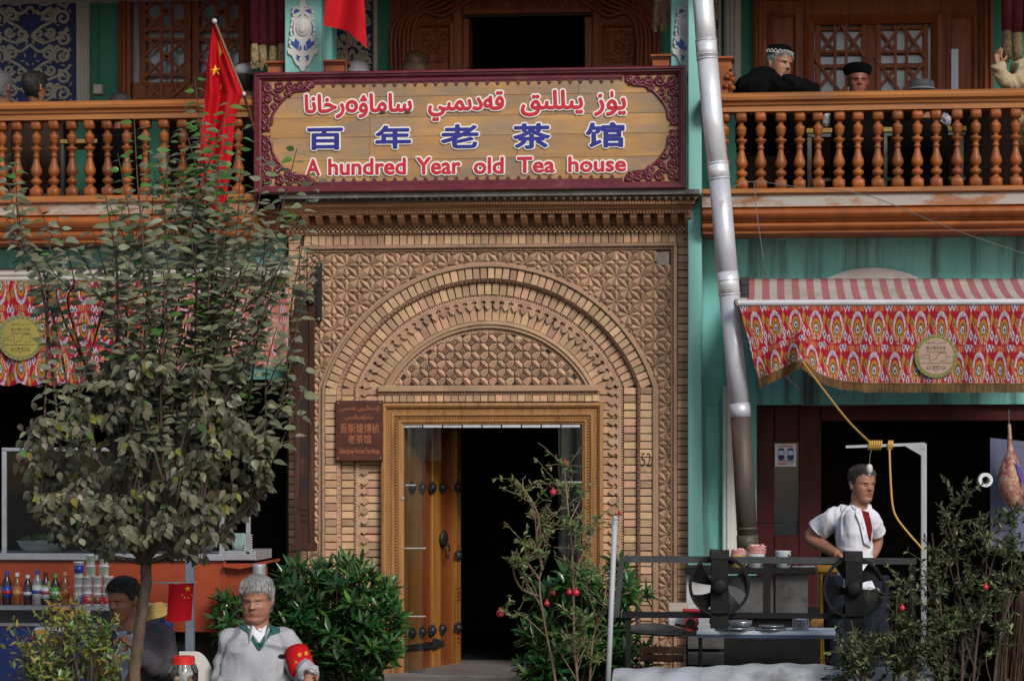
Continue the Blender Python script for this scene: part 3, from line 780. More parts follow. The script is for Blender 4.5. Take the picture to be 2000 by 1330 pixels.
# clear plastic strip curtain
M['rail_grey'] = mat('galvanised_rail', (.30, .32, .36), (.20, .21, .24), scale=30, rough=.45, metal=.6, bump=0)
M['plate'] = mat('aluminium_plate', (.62, .65, .72), (.5, .52, .58), scale=30, rough=.4, metal=.4, bump=0)
m = M['pvc'] = bpy.data.materials.new('clear_plastic'); m.use_nodes = True
nt = m.node_tree; nt.nodes.clear(); o_ = nt.nodes.new('ShaderNodeOutputMaterial'); tr = nt.nodes.new('ShaderNodeBsdfTransparent'); gl = nt.nodes.new('ShaderNodeBsdfGlossy')
gl.inputs['Roughness'].default_value = .22; tr.inputs[0].default_value = (.78, .81, .85, 1); mx = nt.nodes.new('ShaderNodeMixShader'); fr = nt.nodes.new('ShaderNodeLayerWeight'); fr.inputs[0].default_value = .42
ng = nt.nodes.new('ShaderNodeNewGeometry'); nn = nt.nodes.new('ShaderNodeTexNoise'); nn.inputs['Scale'].default_value = 3.0; bp = nt.nodes.new('ShaderNodeBump'); bp.inputs['Strength'].default_value = .6; bp.inputs['Distance'].default_value = .02
nt.links.new(ng.outputs['Position'], nn.inputs['Vector']); nt.links.new(nn.outputs[0], bp.inputs['Height']); nt.links.new(bp.outputs[0], gl.inputs['Normal'])
nt.links.new(fr.outputs['Fresnel'], mx.inputs[0]); nt.links.new(tr.outputs[0], mx.inputs[1]); nt.links.new(gl.outputs[0], mx.inputs[2]); nt.links.new(mx.outputs[0], o_.inputs[0])
CY = .06
cr = thing('strip_curtain', 'clear plastic strip curtain on a grey rail across the doorway, drawn to both sides', 'curtain', P(962, 1318, CY))
MB().bpx(776, 823, 1140, 829, CY - .02, CY, .003).build('rail', M['rail_grey'], cr)
b = MB()
for i in range(50): p = P(780 + 7.25 * i, 828, CY - .02); b.ell((p.x, CY - .021, p.z), (.007, .004, .005), 6, 4)
b.build('hook_row', M['rail_grey'], cr, kind='stuff')
for i in range(9): MB().bpx(788 + 38.6 * i, 829.5, 824 + 38.6 * i, 835, CY - .018 - .004 * (i % 2), CY - .012, .001).build('plate', M['plate'], cr)
random.seed(4)
def strip(xa, xb, Y, amp, zb_):
    x0, x1 = P(xa, 900, Y).x, P(xb, 900, Y).x; zt2 = P(900, 833, Y).z; zb2 = P(900, zb_, Y).z; ph = random.random() * 6
    MB().grid(lambda u, v: (x0 + (x1 - x0) * u, Y + amp * sin(u * 3 + ph + v * 1.5) + .01 * v, zt2 + (zb2 - zt2) * v), 8, 16).build('strip', M['pvc'], cr, True)
strip(788, 826, CY - .01, .012, 1326); strip(796, 832, CY - .03, .01, 1326); strip(824, 862, CY, .012, 900)
strip(1090, 1112, CY - .01, .012, 1200); strip(1096, 1138, CY - .03, .012, 1210); strip(1108, 1138, CY, .01, 1310)
M['scuff_glare'] = mat('scuff_glare_white', (.45, .46, .48), (.25, .26, .28), scale=60, rough=.6, bump=.3)
b = MB()
for x0, y, x1 in ((792, 946, 812), (790, 1069, 832), (784, 971, 790), (1098, 940, 1136), (1128, 1072, 1137), (793, 1202, 831)): b.bpx(x0, y, x1, y + 2.2, CY - .052, CY - .0515)  # white scuffs and glare drawn as thin lines on the strips
b.build('scuff_glare_marks', M['scuff_glare'], cr, kind='stuff')
# ---------------------------------------------------------------- ground and the tea house itself
GZ = -.22
M['asphalt'] = mat('street_paving', (.075, .07, .066), (.05, .048, .046), (.10, .09, .08), scale=3, rough=.85, bump=.4)
b = MB(); b.add([(-150, -150, GZ), (150, -150, GZ), (150, 150, GZ), (-150, 150, GZ)], [(0, 1, 2, 3)]); structure('ground', b, M['asphalt'])
M['teal'] = mat('teal_paint', (.19, .48, .445), (.125, .37, .345), (.07, .10, .095), scale=3.2, stretch=(1.2, 1.2, .35), rough=.82, bump=.5, bscale=24, c3scale=1.7, c3stretch=(4.6, 4.6, .22), c3lo=.47, c3hi=.66, spec=.25)
M['teal_light'] = mat('light_teal_paint', (.23, .49, .46), (.18, .43, .40), (.085, .20, .18), scale=2.5, stretch=(1, 1, .4), rough=.7, bump=.3, bscale=30, c3scale=2.4, c3stretch=(4, 4, .4), c3lo=.56, c3hi=.74, spec=.25)
M['green_wall'] = mat('sea_green_paint', (.045, .235, .175), (.035, .19, .14), scale=3, rough=.7, bump=.2)
M['orange_wood'] = mat('orange_varnished_wood', (.285, .082, .016), (.19, .048, .010), (.085, .022, .007), scale=5, stretch=(.3, 2, 2.5), rough=.5, bump=.4, c3scale=2, c3stretch=(1.5, 1, .5), c3lo=.45, c3hi=.75, spec=.35, rand=.14)
M['rail_wood'] = mat('worn_rail_wood', (.37, .14, .035), (.25, .08, .02), (.16, .09, .04), scale=6, stretch=(.25, 2, 2.5), rough=.5, bump=.25, c3scale=3)
M['weathered'] = mat('weathered_board', (.32, .135, .05), (.22, .085, .035), (.33, .30, .27), scale=5, stretch=(.5, 1, 1.4), rough=.7, bump=.5, c3scale=2.4, c3stretch=(.8, 1, 2), c3lo=.46, c3hi=.56)
M['dark_wood'] = mat('dark_carved_wood', (.33, .09, .03), (.21, .05, .017), (.10, .026, .011), scale=7, stretch=(3, 3, .3), rough=.45, bump=.2, c3scale=4, spec=.3)
M['white_plaster'] = mat('white_plaster', (.56, .55, .52), (.46, .45, .43), (.30, .29, .27), scale=8, rough=.8, bump=.3, c3lo=.62, c3hi=.8)
M['blue'] = mat('royal_blue_paint', (.012, .022, .135), (.010, .017, .10), scale=6, rough=.6, bump=.2)
M['blue_bright'] = mat('blue_enamel', (.022, .07, .30), (.018, .055, .24), scale=6, rough=.5, bump=.2)
M['cream'] = mat('cream_relief', (.44, .42, .36), (.33, .31, .26), scale=30, rough=.75, bump=.4)
M['interior'] = mat('shade_black_interior', (.030, .026, .024), (.02, .018, .016), scale=3, rough=.9, spec=.05)  # near-black walls carry the shade of the unlit rooms in their colour
M['pane'] = mat('window_pane', (.48, .56, .66), (.36, .43, .52), scale=3, rough=.15, spec=.9, bump=0)  # pale blue puts the sky's reflection into the glass colour
house = thing('tea_house', 'two storey teal painted tea house with wooden balconies behind the brick archway', 'building', P(1000, 1330, .3))
UY = 1.1
def wallbox(name, cells, y0, y1, m, **kw):
    b = MB()
    for c in cells: b.bpx(*c, y0, y1, **kw)
    return b.build(name, m, house)
# ground floor walls
wallbox('wall', [(1348, 440, 2120, 790), (1348, 790, 1478, 1420)], .22, .40, M['teal'])
wallbox('wall', [(-160, 450, 575, 742)], .22, .40, M['teal'])
wallbox('wall', [(-160, 742, -110, 1420)], .22, .4, M['teal'])
wallbox('post', [(1343.5, -60, 1370, 1420)], -.13, .22, M['teal_light'], ch=.006)
MB().bpx(1411, 755, 1441, 1090, .16, .24, .01).build('pilaster', M['white_plaster'], house)
MB().bpx(1418, 760, 1433, 1090, .145, .17, .01).build('pilaster_rib', M['white_plaster'], house)
# dark rooms behind the openings
b = MB(); p = P(1480, 1400, .3)
def room(x0, x1, y0, y1, z0, z1, nm):
    b = MB(); b.box(x0, x1, y0, y1, z0, z1); b.f.pop(0); b.m.pop(0); return b.build(nm, M['interior'], house)
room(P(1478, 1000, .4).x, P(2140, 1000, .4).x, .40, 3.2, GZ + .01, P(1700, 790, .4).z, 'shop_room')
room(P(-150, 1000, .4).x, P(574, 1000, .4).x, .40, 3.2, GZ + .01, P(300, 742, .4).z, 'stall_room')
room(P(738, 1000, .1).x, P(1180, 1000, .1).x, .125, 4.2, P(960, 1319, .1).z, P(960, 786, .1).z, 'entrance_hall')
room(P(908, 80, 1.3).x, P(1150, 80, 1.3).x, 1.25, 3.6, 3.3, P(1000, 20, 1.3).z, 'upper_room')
wallbox('portal_core', [(560, 440, 738, 1330), (1180, 440, 1346, 1330)], .085, .21, M['mortar'])
# upper floor: floor slab, back wall, ceiling
zf = P(1700, 379, -.3).z - .02
xa, xb = P(-160, 300, 0).x, P(2140, 300, 0).x
MB().box(xa, xb, .03, 1.3, zf - .16, zf).build('floor_slab', M['orange_wood'], house)
MB().box(xa, xb, -.55, 1.45, 5.0, 5.15).build('ceiling', M['white_plaster'], house)  # out of view; set low to shade the veranda from the sky
MB().box(xa, xb, -.545, -.40, 5.15, 7.6).build('parapet', M['teal'], house)
b = MB()
for x0, x1 in ((-160, 236), (486, 762), (1288, 1472), (1936, 2150)): b.bpx(x0, -320, x1, 420, UY, UY + .2)
for x0, x1 in ((236, 486), (762, 1288), (1472, 1936)): b.bpx(x0, -320, x1, -60, UY, UY + .2)
for x0, x1 in ((236, 486), (1472, 1936)): b.bpx(x0, 200, x1, 420, UY, UY + .2)
b.build('upper_wall', M['green_wall'], house)
M['near_black'] = mat('near_black_surface', (.011, .006, .005), (.007, .004, .003), scale=7, stretch=(3, 3, .3), rough=.85, bump=.2, spec=.1)
for x0, x1 in ((-160, 56), (100, 136), (172, 276), (330, 560), (1446, 2150)): MB().bpx(x0, 216, x1, 420, UY - .05, UY - .003, .006).build('shade_panel', M['near_black'], house)  # dark sheets added behind the balusters to stand in for veranda shade
MB().box(xa, xb, 4.6, 4.8, GZ, 7.6).build('rear_wall', M['teal'], house)
# blue relief panels with cream scrollwork
def scrollpanel(px0, px1, py0, py1, seed, mirror):
    random.seed(seed); Y = UY - .03; s = S(Y)
    pn = MB().bpx(px0, py0, px1, py1, Y, UY - .001).build('relief_panel', M['blue'], house)
    b = MB(); c = (px0 + px1) / 2; w = (px1 - px0) / 2
    def vine(pts, r0=2.6, r1=1.8):
        for g in (1, -1):
            q = [P(c + g * x, y, Y) for x, y in pts]; n = len(q)
            b.tube([(p.x, Y - .004, p.z) for p in q], [((r0 + (r1 - r0) * i / (n - 1)) * s, .013) for i in range(n)], 6)
    def sp(cx, cy, r, a, t): vine(spiral(cx, cy, r, 2, a, t, 20), 2.4, 2.2)
    for y in range(int(py0) - 20, int(py1), 74):
        vine(smoothpath([Vector((0, y, 0)), Vector((w * .22, y + 14, 0)), Vector((w * .46, y + 2, 0)), Vector((w * .5, y + 26, 0)), Vector((w * .25, y + 40, 0)), Vector((w * .05, y + 58, 0)), Vector((w * .3, y + 70, 0)), Vector((w * .62, y + 60, 0)), Vector((w * .85, y + 44, 0))], 6) and
             [(p.x, p.y) for p in smoothpath([(0, y, 0), (w * .22, y + 14, 0), (w * .46, y + 2, 0), (w * .5, y + 26, 0), (w * .25, y + 40, 0), (w * .05, y + 58, 0), (w * .3, y + 70, 0), (w * .62, y + 60, 0), (w * .85, y + 44, 0)], 5)])
        sp(w * .72, y + 22, w * .19, 2.5, 1.5); sp(w * .40, y + 18, w * .14, 0, -1.4); sp(w * .72, y + 64, w * .16, 4, 1.4); sp(w * .2, y + 54, w * .12, 1, 1.2); sp(w * .45, y + 50, w * .12, 3, -1.3)
        for k in range(34):
            x, yy = random.random() * w * .9, y + random.random() * 74; a = random.random() * 6.3
            for g in (1, -1):
                p = P(c + g * x, yy, Y); b.ell((p.x, Y - .004, p.z), (random.uniform(3, 6) * s, .011, 2.0 * s), 7, 4, Matrix.Rotation(g * a, 3, 'Y'))
        for g in (1, -1):
            p = P(c + g * w * .6, y + 8, Y)
            for k in range(7): b.ell((p.x + 4.4 * s * cos(k * .9), Y - .006, p.z + 4.4 * s * sin(k * .9)), (3.4 * s, .012, 3.4 * s), 7, 4)
    ymin, ymax = P(c, py0, Y).z, P(c, py1, Y).z
    return b.build('scrollwork', M['cream'], pn, True, kind='stuff')
scrollpanel(-30, 148, -40, 215, 1, 1)
scrollpanel(648, 728, -30, 150, 2, 1)
scrollpanel(1374, 1402, -40, 190, 3, 1)
for x0, x1 in ((148, 173), (728, 736), (1402, 1408), (1414, 1447)):
    MB().bpx(x0, -60, x1, 215, UY - .05, UY - .002, .01).build('pilaster', M['white_plaster'], house)
for x in (153, 160, 167, 1420, 1428, 1436): MB().bpx(x - 2, -60, x + 2, 215, UY - .065, UY - .045, .006).build('pilaster_rib', M['white_plaster'], house)
# front columns with cartouches
M['col_teal'] = M['teal_light']
wallbox('column', [(556, -90, 628, 190)], -.12, .16, M['col_teal'], ch=.006)
wallbox('column', [(628, -90, 648, 190)], .10, .3, M['teal'])
wallbox('column', [(1310, -90, 1343, 150)], .02, .3, M['col_teal'], ch=.006)
def cartouche(cx, cy, Y, half=False):
    s = S(Y)
    def pr(pts, y0, y1, m, name, parent, sm=False):
        q = [P(cx + x, cy + y, Y) for x, y in pts]; return MB().prism([(p.x, p.z) for p in q], y0, y1).build(name, m, parent, sm)
    def mir(pts): return pts + [(-x, y) for x, y in reversed(pts)]
    R = mir([(0, -70), (3, -62), (6, -56), (6, -48), (14, -46), (20, -44), (21, -36), (19, -30), (22, -22), (23, -10), (25, 0), (23, 8), (26, 14), (27, 24), (24, 32), (30, 36), (28, 44), (21, 48), (17, 58), (12, 66), (6, 70), (4, 77), (0, 79)])
    base = pr(R, Y - .016, Y + .001, M['white_plaster'], 'cartouche', house)
    for g in (1, -1):
        for pts in ([(4, -40), (12, -43), (17, -40), (17, -33), (10, -36)], [(16, -20), (20, -12), (20, 4), (16, 10), (18, 0), (18, -10)], [(6, 22), (14, 14), (17, 22), (24, 18), (23, 26), (14, 34), (9, 38)], [(6, 30), (3, 26), (2, 36), (8, 40)], [(4, 50), (12, 46), (12, 56), (5, 60), (8, 55)], [(10, -26), (14, -22), (9, -28), (3, -30), (3, -33)]):
            if g < 0: pts = [(-x, y) for x, y in pts][::-1]
            pr(pts, Y - .018, Y - .015, M['blue_bright'], 'inlay', base)
    b = MB(); p = P(cx, cy - 6, Y); b.ell((p.x, Y - .016, p.z), (14.5 * s, .016, 18 * s), 20, 8); b.ell((p.x, Y - .03, p.z - 1 * s), (7 * s, .008, 10 * s), 14, 6); b.build('medallion', M['white_plaster'], base, True)
    b = MB()
    for i in range(12):                       # beads and lobes along the rim
        for g in (1, -1):
            x, y = R[3 + i]; p = P(cx + g * x * .93, cy + y, Y); b.ell((p.x, Y - .014, p.z), (3.1 * s, .010, 3.1 * s), 8, 5)
    b.build('bead_rim', M['white_plaster'], base, True, kind='stuff')
    q = [P(cx + x, cy - 70 + y, Y) for x, y in mir([(0, 0), (2, -6), (6, -14), (7, -22), (4, -30), (6, -38), (0, -46)])]
    MB().prism([(p.x, p.z) for p in q], Y - .014, Y).build('finial', M['white_plaster'], base)
cartouche(592, 62, -.121); cartouche(1343, 62, .019)
# windows and the upper doorway
def lattice_motif(win, cx, cy, hx, hy, Y, m):
    def bar(x0, y0, x1, y1, w=2.6, dy=0.):
        a, c = P(cx + x0 * hx, cy + y0 * hy, Y), P(cx + x1 * hx, cy + y1 * hy, Y); d = Vector((c.x - a.x, 0, c.z - a.z)); n = Vector((-d.z, 0, d.x)).normalized() * (w * S(Y))
        MB().prism([((a + n).x, (a + n).z), ((c + n).x, (c + n).z), ((c - n).x, (c - n).z), ((a - n).x, (a - n).z)], Y - .012 + dy, Y + .012 + dy).build('lattice_bar', m, win)
    for g in (-.22, .22): bar(g, -1, g, 1, dy=-.003); bar(-1, g, 1, g, dy=.003)
    for a in ((0, -1, 1, 0), (1, 0, 0, 1), (0, 1, -1, 0), (-1, 0, 0, -1)): bar(*a, dy=-.009)
    for a in ((-1, -1, -.3, -.3), (1, 1, .3, .3), (1, -1, .3, -.3), (-1, 1, -.3, .3)): bar(*a, dy=.009)
def opening(name, x0, y0, x1, y1, lab=None):
    w = MB().bpx(x0, y0, x1, y1, UY - .04, UY + .25).build(name, M['dark_wood'], house, label=lab); return w
def pxframe(px0, py0, px1, py1, wpx, prof, name, m, parent, Y):
    a, c = P(px0, (py0 + py1) / 2, Y), P(px1, (py0 + py1) / 2, Y); t, u = P((px0 + px1) / 2, py0, Y), P((px0 + px1) / 2, py1, Y)
    return frame(a.x, c.x, u.z, t.z, wpx * S(Y), prof, name, m, parent)
FP = [(0, UY + .1), (0, UY - .07), (.2, UY - .09), (.35, UY - .07), (.45, UY - .08), (.65, UY - .08), (.75, UY - .055), (1, UY - .045), (1, UY + .1)]
# left lattice window
win = MB().bpx(256, -45, 470, 215, UY + .06, UY + .1).build('window', M['pane'], house)
pxframe(236, -60, 490, 215, 22, FP, 'frame', M['dark_wood'], win, UY)
for x in (366, 382): MB().bpx(x - 7, -50, x + 7, 200, UY - .02, UY + .05, .004).build('mullion', M['dark_wood'], win)
for x in (278, 476): MB().bpx(x - 7, -50, x + 7, 200, UY - .02, UY + .05, .004).build('mullion', M['dark_wood'], win)
MB().bpx(258, 160, 470, 205, UY - .012, UY + .05, .004).build('bottom_panel', M['dark_wood'], win)
for cx in (326, 434):
    for cy in (-20, 68, 156): lattice_motif(win, cx, cy, 47, 44, UY - .02, M['dark_wood'])
# right lattice window with panelled sides
win = MB().bpx(1578, 36, 1832, 200, UY + .06, UY + .1).build('window', M['pane'], house)
pxframe(1472, -25, 1938, 215, 24, FP, 'frame', M['dark_wood'], win, UY)
MB().bpx(1494, -5, 1572, 205, UY - .015, UY + .1, .004).build('side_panel', M['dark_wood'], win); MB().bpx(1836, -5, 1918, 205, UY - .015, UY + .1, .004).build('side_panel', M['dark_wood'], win)
MB().bpx(1572, -5, 1836, 34, UY - .02, UY + .1, .004).build('top_rail', M['dark_wood'], win)
pxframe(1500, 26, 1560, 215, 11, [(0, UY), (0, UY - .035), (.5, UY - .04), (1, UY - .015)], 'moulding', M['dark_wood'], win, UY)
pxframe(1848, 26, 1908, 215, 11, [(0, UY), (0, UY - .035), (.5, UY - .04), (1, UY - .015)], 'moulding', M['dark_wood'], win, UY)
MB().bpx(1856, 96, 1872, 205, UY - .022, UY, .002).build('side_pane', M['pane'], win)
pxframe(1572, 30, 1838, 215, 18, [(0, UY + .05), (0, UY - .045), (.4, UY - .06), (.7, UY - .04), (1, UY - .02), (1, UY + .06)], 'moulding', M['dark_wood'], win, UY)
for cx in (1642, 1760): lattice_motif(win, cx, 116, 50, 66, UY, M['dark_wood'])
MB().bpx(1690, 48, 1714, 205, UY + .01, UY + .06).build('centre_panel', M['dark_wood'], win)
for x in (1598, 1688, 1716, 1808): MB().bpx(x - 5, 48, x + 5, 205, UY - .005, UY + .05, .003).build('mullion', M['dark_wood'], win)
for y in (56, 104, 128): MB().bpx(1596, y - 3, 1810, y + 3, UY + .014, UY + .05, .003).build('glazing_rail', M['dark_wood'], win)
# carved upper doorway under an arched frame
dw = MB().bpx(904, 33, 916, 150, UY - .02, UY + .2, .004).build('upper_doorway', M['dark_wood'], house)
MB().bpx(1142, 33, 1156, 150, UY - .02, UY + .2, .004).build('door_post', M['dark_wood'], dw)
MB().bpx(904, -40, 1156, 27, UY - .03, UY + .2, .004).build('carved_lintel', M['dark_wood'], dw)
MB().bpx(904, 27, 1156, 33, UY - .05, UY + .2, .003).build('lintel_edge', M['iron'], dw)
b = MB(); random.seed(8); s = S(UY)
for i in range(9):
    p = P(922 + 27 * i, 4, UY - .03)
    for g in (1, -1): q = spiral(p.x + g * 5 * s, p.z, 8 * s, 2 * s, 0 if g > 0 else pi, 1.3 * g, 14); b.tube([(x, UY - .034, z) for x, z in q], [(1.8 * s, .01)] * len(q), 6)
    b.ell((p.x, UY - .034, p.z - 10 * s), (9 * s, .012, 4 * s), 8, 4)
b.build('lintel_carving', M['dark_wood'], dw, True)
def archrib(xo, x1, ytop, Yf, w, nm):
    "moulded rib rising vertically and bending towards the crown"
    b = MB()
    for g in (0, 1):
        pts = [(xo, 150), (xo, 60), (xo + (x1 - xo) * .10, 25), (xo + (x1 - xo) * .28, ytop), (xo + (x1 - xo) * .6, ytop - 40), (x1, ytop - 55)]
    q = [P(x, y, Yf) for x, y in pts]; b.tube(smoothpath(q, 5), [(w * s, .02)] * (5 * 5 + 1), 8)
    return b.build(nm, M['dark_wood'], dw, True)
for k in range(6): archrib(766 + 8 * k, 1026, -14 + 9 * k, UY - .03 - .012 * (k % 2), 4.2, 'arch_rib'); archrib(1284 - 8 * k, 1026, -14 + 9 * k, UY - .03 - .012 * (k % 2), 4.2, 'arch_rib')
for x0, x1 in ((762, 904), (1156, 1288)): MB().bpx(x0, -60, x1, 160, UY - .012, UY + .1).build('side_leaf', M['dark_wood'], dw)
for cx in (848, 1209):
    pxframe(cx - 38, 46, cx + 38, 150, 10, [(0, UY - .01), (0, UY - .04), (.5, UY - .045), (1, UY - .02)], 'panel_frame', M['dark_wood'], dw, UY)
    b = MB(); p = P(cx, 92, UY - .02); b.ell((p.x, UY - .016, p.z), (6 * s, .022, 6 * s), 10, 6)
    for i in range(14): a = i * .449; b.ell((p.x + 11 * s * cos(a), UY - .014, p.z + 11 * s * sin(a)), (3.2 * s, .014, 3.2 * s), 7, 4)
    for g in (1, -1):
        for h in (1, -1):
            q = spiral(p.x + g * 14 * s, p.z + h * 20 * s, 11 * s, 3 * s, (0 if g > 0 else pi), 1.2 * g * h, 16); b.tube([(x, UY - .016, z) for x, z in q], [(2 * s, .01)] * len(q), 6)
            b.ell((p.x + g * 8 * s, UY - .014, p.z + h * 27 * s), (8 * s, .012, 4 * s), 8, 4, Matrix.Rotation(.5 * g * h, 3, 'Y')); b.ell((p.x + g * 21 * s, UY - .014, p.z + h * 8 * s), (4 * s, .012, 9 * s), 8, 4)
    b.build('rosette_carving', M['dark_wood'], dw, True)
for x in (893, 1166): MB().bpx(x - 9, -40, x + 9, 160, UY - .035, UY + .1, .008).build('door_post', M['dark_wood'], dw)
# switch box with its cable on the green wall
sb = MB().bpx(181, 165, 199, 184, UY - .05, UY, .006).build('switch_box', M['white_plaster']); tag(sb, 'small white switch box on the green upper wall beside the blue relief panel', 'switch box')
q = [P(191, -40, UY - .012), P(191, 166, UY - .012)]; cb = MB().tube(q, .006, 6).build('cable', M['green_wall'], sb)

# ---------------------------------------------------------------- balconies
prof = [(685, 34), (738, 34), (742, 22), (755, 15), (764, 17), (772, 27), (784, 33), (792, 31), (812, 29), (830, 22), (836, 15), (846, 14), (853, 34), (862, 36), (872, 26), (884, 18), (897, 16), (903, 23), (909, 23), (914, 16), (930, 18), (950, 22), (968, 27), (985, 34), (1000, 37), (1016, 35), (1030, 26), (1040, 15), (1046, 18), (1053, 30), (1064, 36), (1076, 33), (1087, 22), (1093, 16), (1099, 20), (1112, 37), (1116, 38), (1170, 38)]
BY = -.2
def balcony(label, px0, px1, xs, r_top, r_ru, b0, b1, f0, f1, f2, xm):
    "rows: handrail top / underside, base rail b0..b1, board b1..f0, mouldings f0..f1"
    bal = thing('balcony', label, 'balcony', P(xm, f2, BY))
    zt, zr, z0, z1 = (P(xm, r, BY).z for r in (r_top, r_ru, b0, b1))
    def hp(prof, m, name):
        b = MB(); xA, xB = P(px0, r_top, BY).x, P(px1, r_top, BY).x
        for y, z in prof: b.v += [(xA, y, z), (xB, y, z)]
        for i in range(len(prof) - 1): b.f.append((2 * i, 2 * i + 1, 2 * i + 3, 2 * i + 2)); b.m.append(0)
        k = len(prof); b.f.append(tuple(2 * i for i in range(k))); b.f.append(tuple(2 * i + 1 for i in range(k))); b.m += [0, 0]
        return b.build(name, m, bal)
    h = zt - zr
    hp([(BY + .09, zr), (BY + .09, zt - .01), (BY + .07, zt), (BY - .05, zt), (BY - .085, zt - .015), (BY - .10, zt - .035), (BY - .095, zt - .055), (BY - .07, zt - .068), (BY - .065, zt - .085), (BY - .05, zt - .09), (BY - .05, zr), (BY + .09, zr)], M['rail_wood'], 'handrail')
    hp([(BY + .09, z0), (BY - .06, z0), (BY - .075, z0 - .008), (BY - .075, z1 + .008), (BY - .065, z1), (BY + .09, z1)], M['rail_wood'], 'base_rail')
    zb0, zb1 = P(xm, f0, BY - .05).z, P(xm, f1, BY - .05).z
    hp([(BY + .05, z1 - .001), (BY - .045, z1 - .001), (BY - .045, zb0), (BY + .05, zb0)], M['weathered'], 'weathered_board')
    H = zb0 - zb1; pf = [(BY + .3, zb0 - .001), (BY - .08, zb0 - .001), (BY - .08, zb0 - .03 * H)]
    for i in range(9): t = i / 8; pf.append((BY - .06 - .03 * sin(pi * t), zb0 - H * (.05 + .42 * t)))
    pf += [(BY - .035, zb0 - H * .50), (BY - .035, zb0 - H * .56)]
    for i in range(7): t = i / 6; pf.append((BY - .02 - .02 * sin(pi * t), zb0 - H * (.58 + .28 * t)))
    pf += [(BY + .0, zb0 - H * .88), (BY + .0, zb0 - H), (BY + .45, zb0 - H)]
    hp(pf, M['orange_wood'], 'fascia')
    k = (zr - z0 + .004) / 485; s = S(BY) / 3.167
    pm = [(z0 - zr - .004 + (1170 - y) * k - (z0 - zr), r * s) for y, r in prof][::-1]
    mb = MB().lathe(pm, n=16, sq={0, 1, len(pm) - 1, len(pm) - 2}); me = mb.data('baluster', M['orange_wood'], False)
    me.polygons.foreach_set('use_smooth', [abs(p.normal.z) < .93 for p in me.polygons])
    for x in xs:
        p = P(x, (r_ru + b0) / 2, BY); link('baluster', me, (p.x, BY, z0 - .002), bal, rot=(random.uniform(-.012, .012), random.uniform(-.012, .012), random.uniform(-.08, .08)))
    return bal
balcony('long right balcony with turned orange wooden balusters beside the metal stovepipe', 1372, 2130, [1413, 1449, 1486, 1525, 1561, 1599, 1638, 1676, 1714, 1753, 1791, 1829, 1869, 1905, 1945, 1984, 2023, 2062], 180, 217, 367.5, 379, 402, 452, 452, 1700)
balcony('left balcony with turned orange wooden balusters behind the leafy tree and red flag', -150, 500, [-69, -33, 3, 35, 71, 105, 141, 176, 211, 248, 284, 320, 358, 394, 430, 466], 199, 235, 384, 398, 419, 472, 472, 200)
# newel caps beside the columns
for x0, x1, y0, y1, Y in ((630, 676, 117, 137, -.06), (519, 557, 119, 139, -.06), (1270, 1311, 106, 131, .0), (1396, 1433, 110, 128, -.14)):
    b = MB(); b.bpx(x0, y0, x1, y0 + 5, Y, Y + .2, .004); b.bpx(x0 + 2, y0 + 5, x1 - 2, y0 + 9, Y + .02, Y + .2); b.bpx(x0 + 4, y0 + 9, x1 - 4, y1 + 8, Y + .03, Y + .2)
    b.build('newel_cap', M['dark_wood'], house)
b = MB(); s = S(-.14); b.bpx(1400, 128, 1424, 186, -.12, .06, .006)
for i, (x, y) in enumerate(((1426, 146), (1430, 156), (1424, 164), (1430, 172), (1420, 150), (1418, 168))): p = P(x, y, -.13); b.ell((p.x, -.12, p.z), (7 * s, .03, 6 * s), 8, 6)
b.build('carved_newel', M['orange_wood'], house)
# conduit pipes along the walls
for pts in ([(1372, 462), (1480, 466), (1560, 466), (1660, 461), (1990, 458), (2120, 458)], [(-100, 488), (60, 489), (240, 487), (560, 492)]):
    MB().tube(smoothpath([P(x, y, .20) for x, y in pts], 6), .008, 6).build('conduit', M['teal'], house)
# arch label over the right awning
b = MB()
for k in range(4):
    q = [P(1705 + (118 - 9 * k) * cos(t), 590 + 6 * k - (62) * sin(t), .205) for t in [pi * i / 20 for i in range(21)]]; b.tube(q, [(.010, .02)] * 21, 6)
b.build('arch_moulding', M['white_plaster'], house)
# red shop door and its notice
M['red_door'] = mat('dark_red_paint', (.058, .007, .009), (.038, .006, .007), (.075, .02, .02), scale=4, spec=.2, stretch=(2, 2, .4), rough=.5, bump=.2, c3scale=5, c3lo=.62)
M['dark_glass'] = mat('dark_glass', (.02, .024, .028), rough=.08, spec=.8, bump=0)
RY = .30
rd = thing('shop_door', 'dark red framed glass door of the shop behind the stovepipe', 'door', P(1540, 1330, RY))
for c in ((1476, 790, 1512, 1330), (1560, 790, 1604, 1330), (1512, 790, 1560, 864), (1512, 1045, 1560, 1330)): MB().bpx(*c, RY, RY + .06, .006).build('stile', M['red_door'], rd)
MB().bpx(1512, 864, 1560, 1045, RY + .03, RY + .045).build('pane', M['dark_glass'], rd)
MB().bpx(1604, 790, 2140, 822, RY - .02, RY + .06, .006).build('lintel', M['red_door'], rd)
M['paper'] = mat('paper', (.62, .62, .66), (.55, .55, .6), scale=30, rough=.7, bump=0)
M['ink'] = mat('ink', (.015, .03, .09), rough=.7, bump=0)
M['ink_red'] = mat('red_ink', (.45, .02, .02), rough=.7, bump=0)
NY = RY - .004
nt_ = MB().bpx(1514, 867, 1555, 911, NY, NY + .003).build('notice', M['paper']); tag(nt_, 'white printed notice with two uniformed figures stuck on the red shop door', 'notice')
def pxell(b, cx, cy, rx, ry, Y, dy=.001, n=12):
    q = [P(cx + rx * cos(2 * pi * i / n), cy + ry * sin(2 * pi * i / n), Y) for i in range(n)]; b.prism([(p.x, p.z) for p in q], Y - dy, Y)
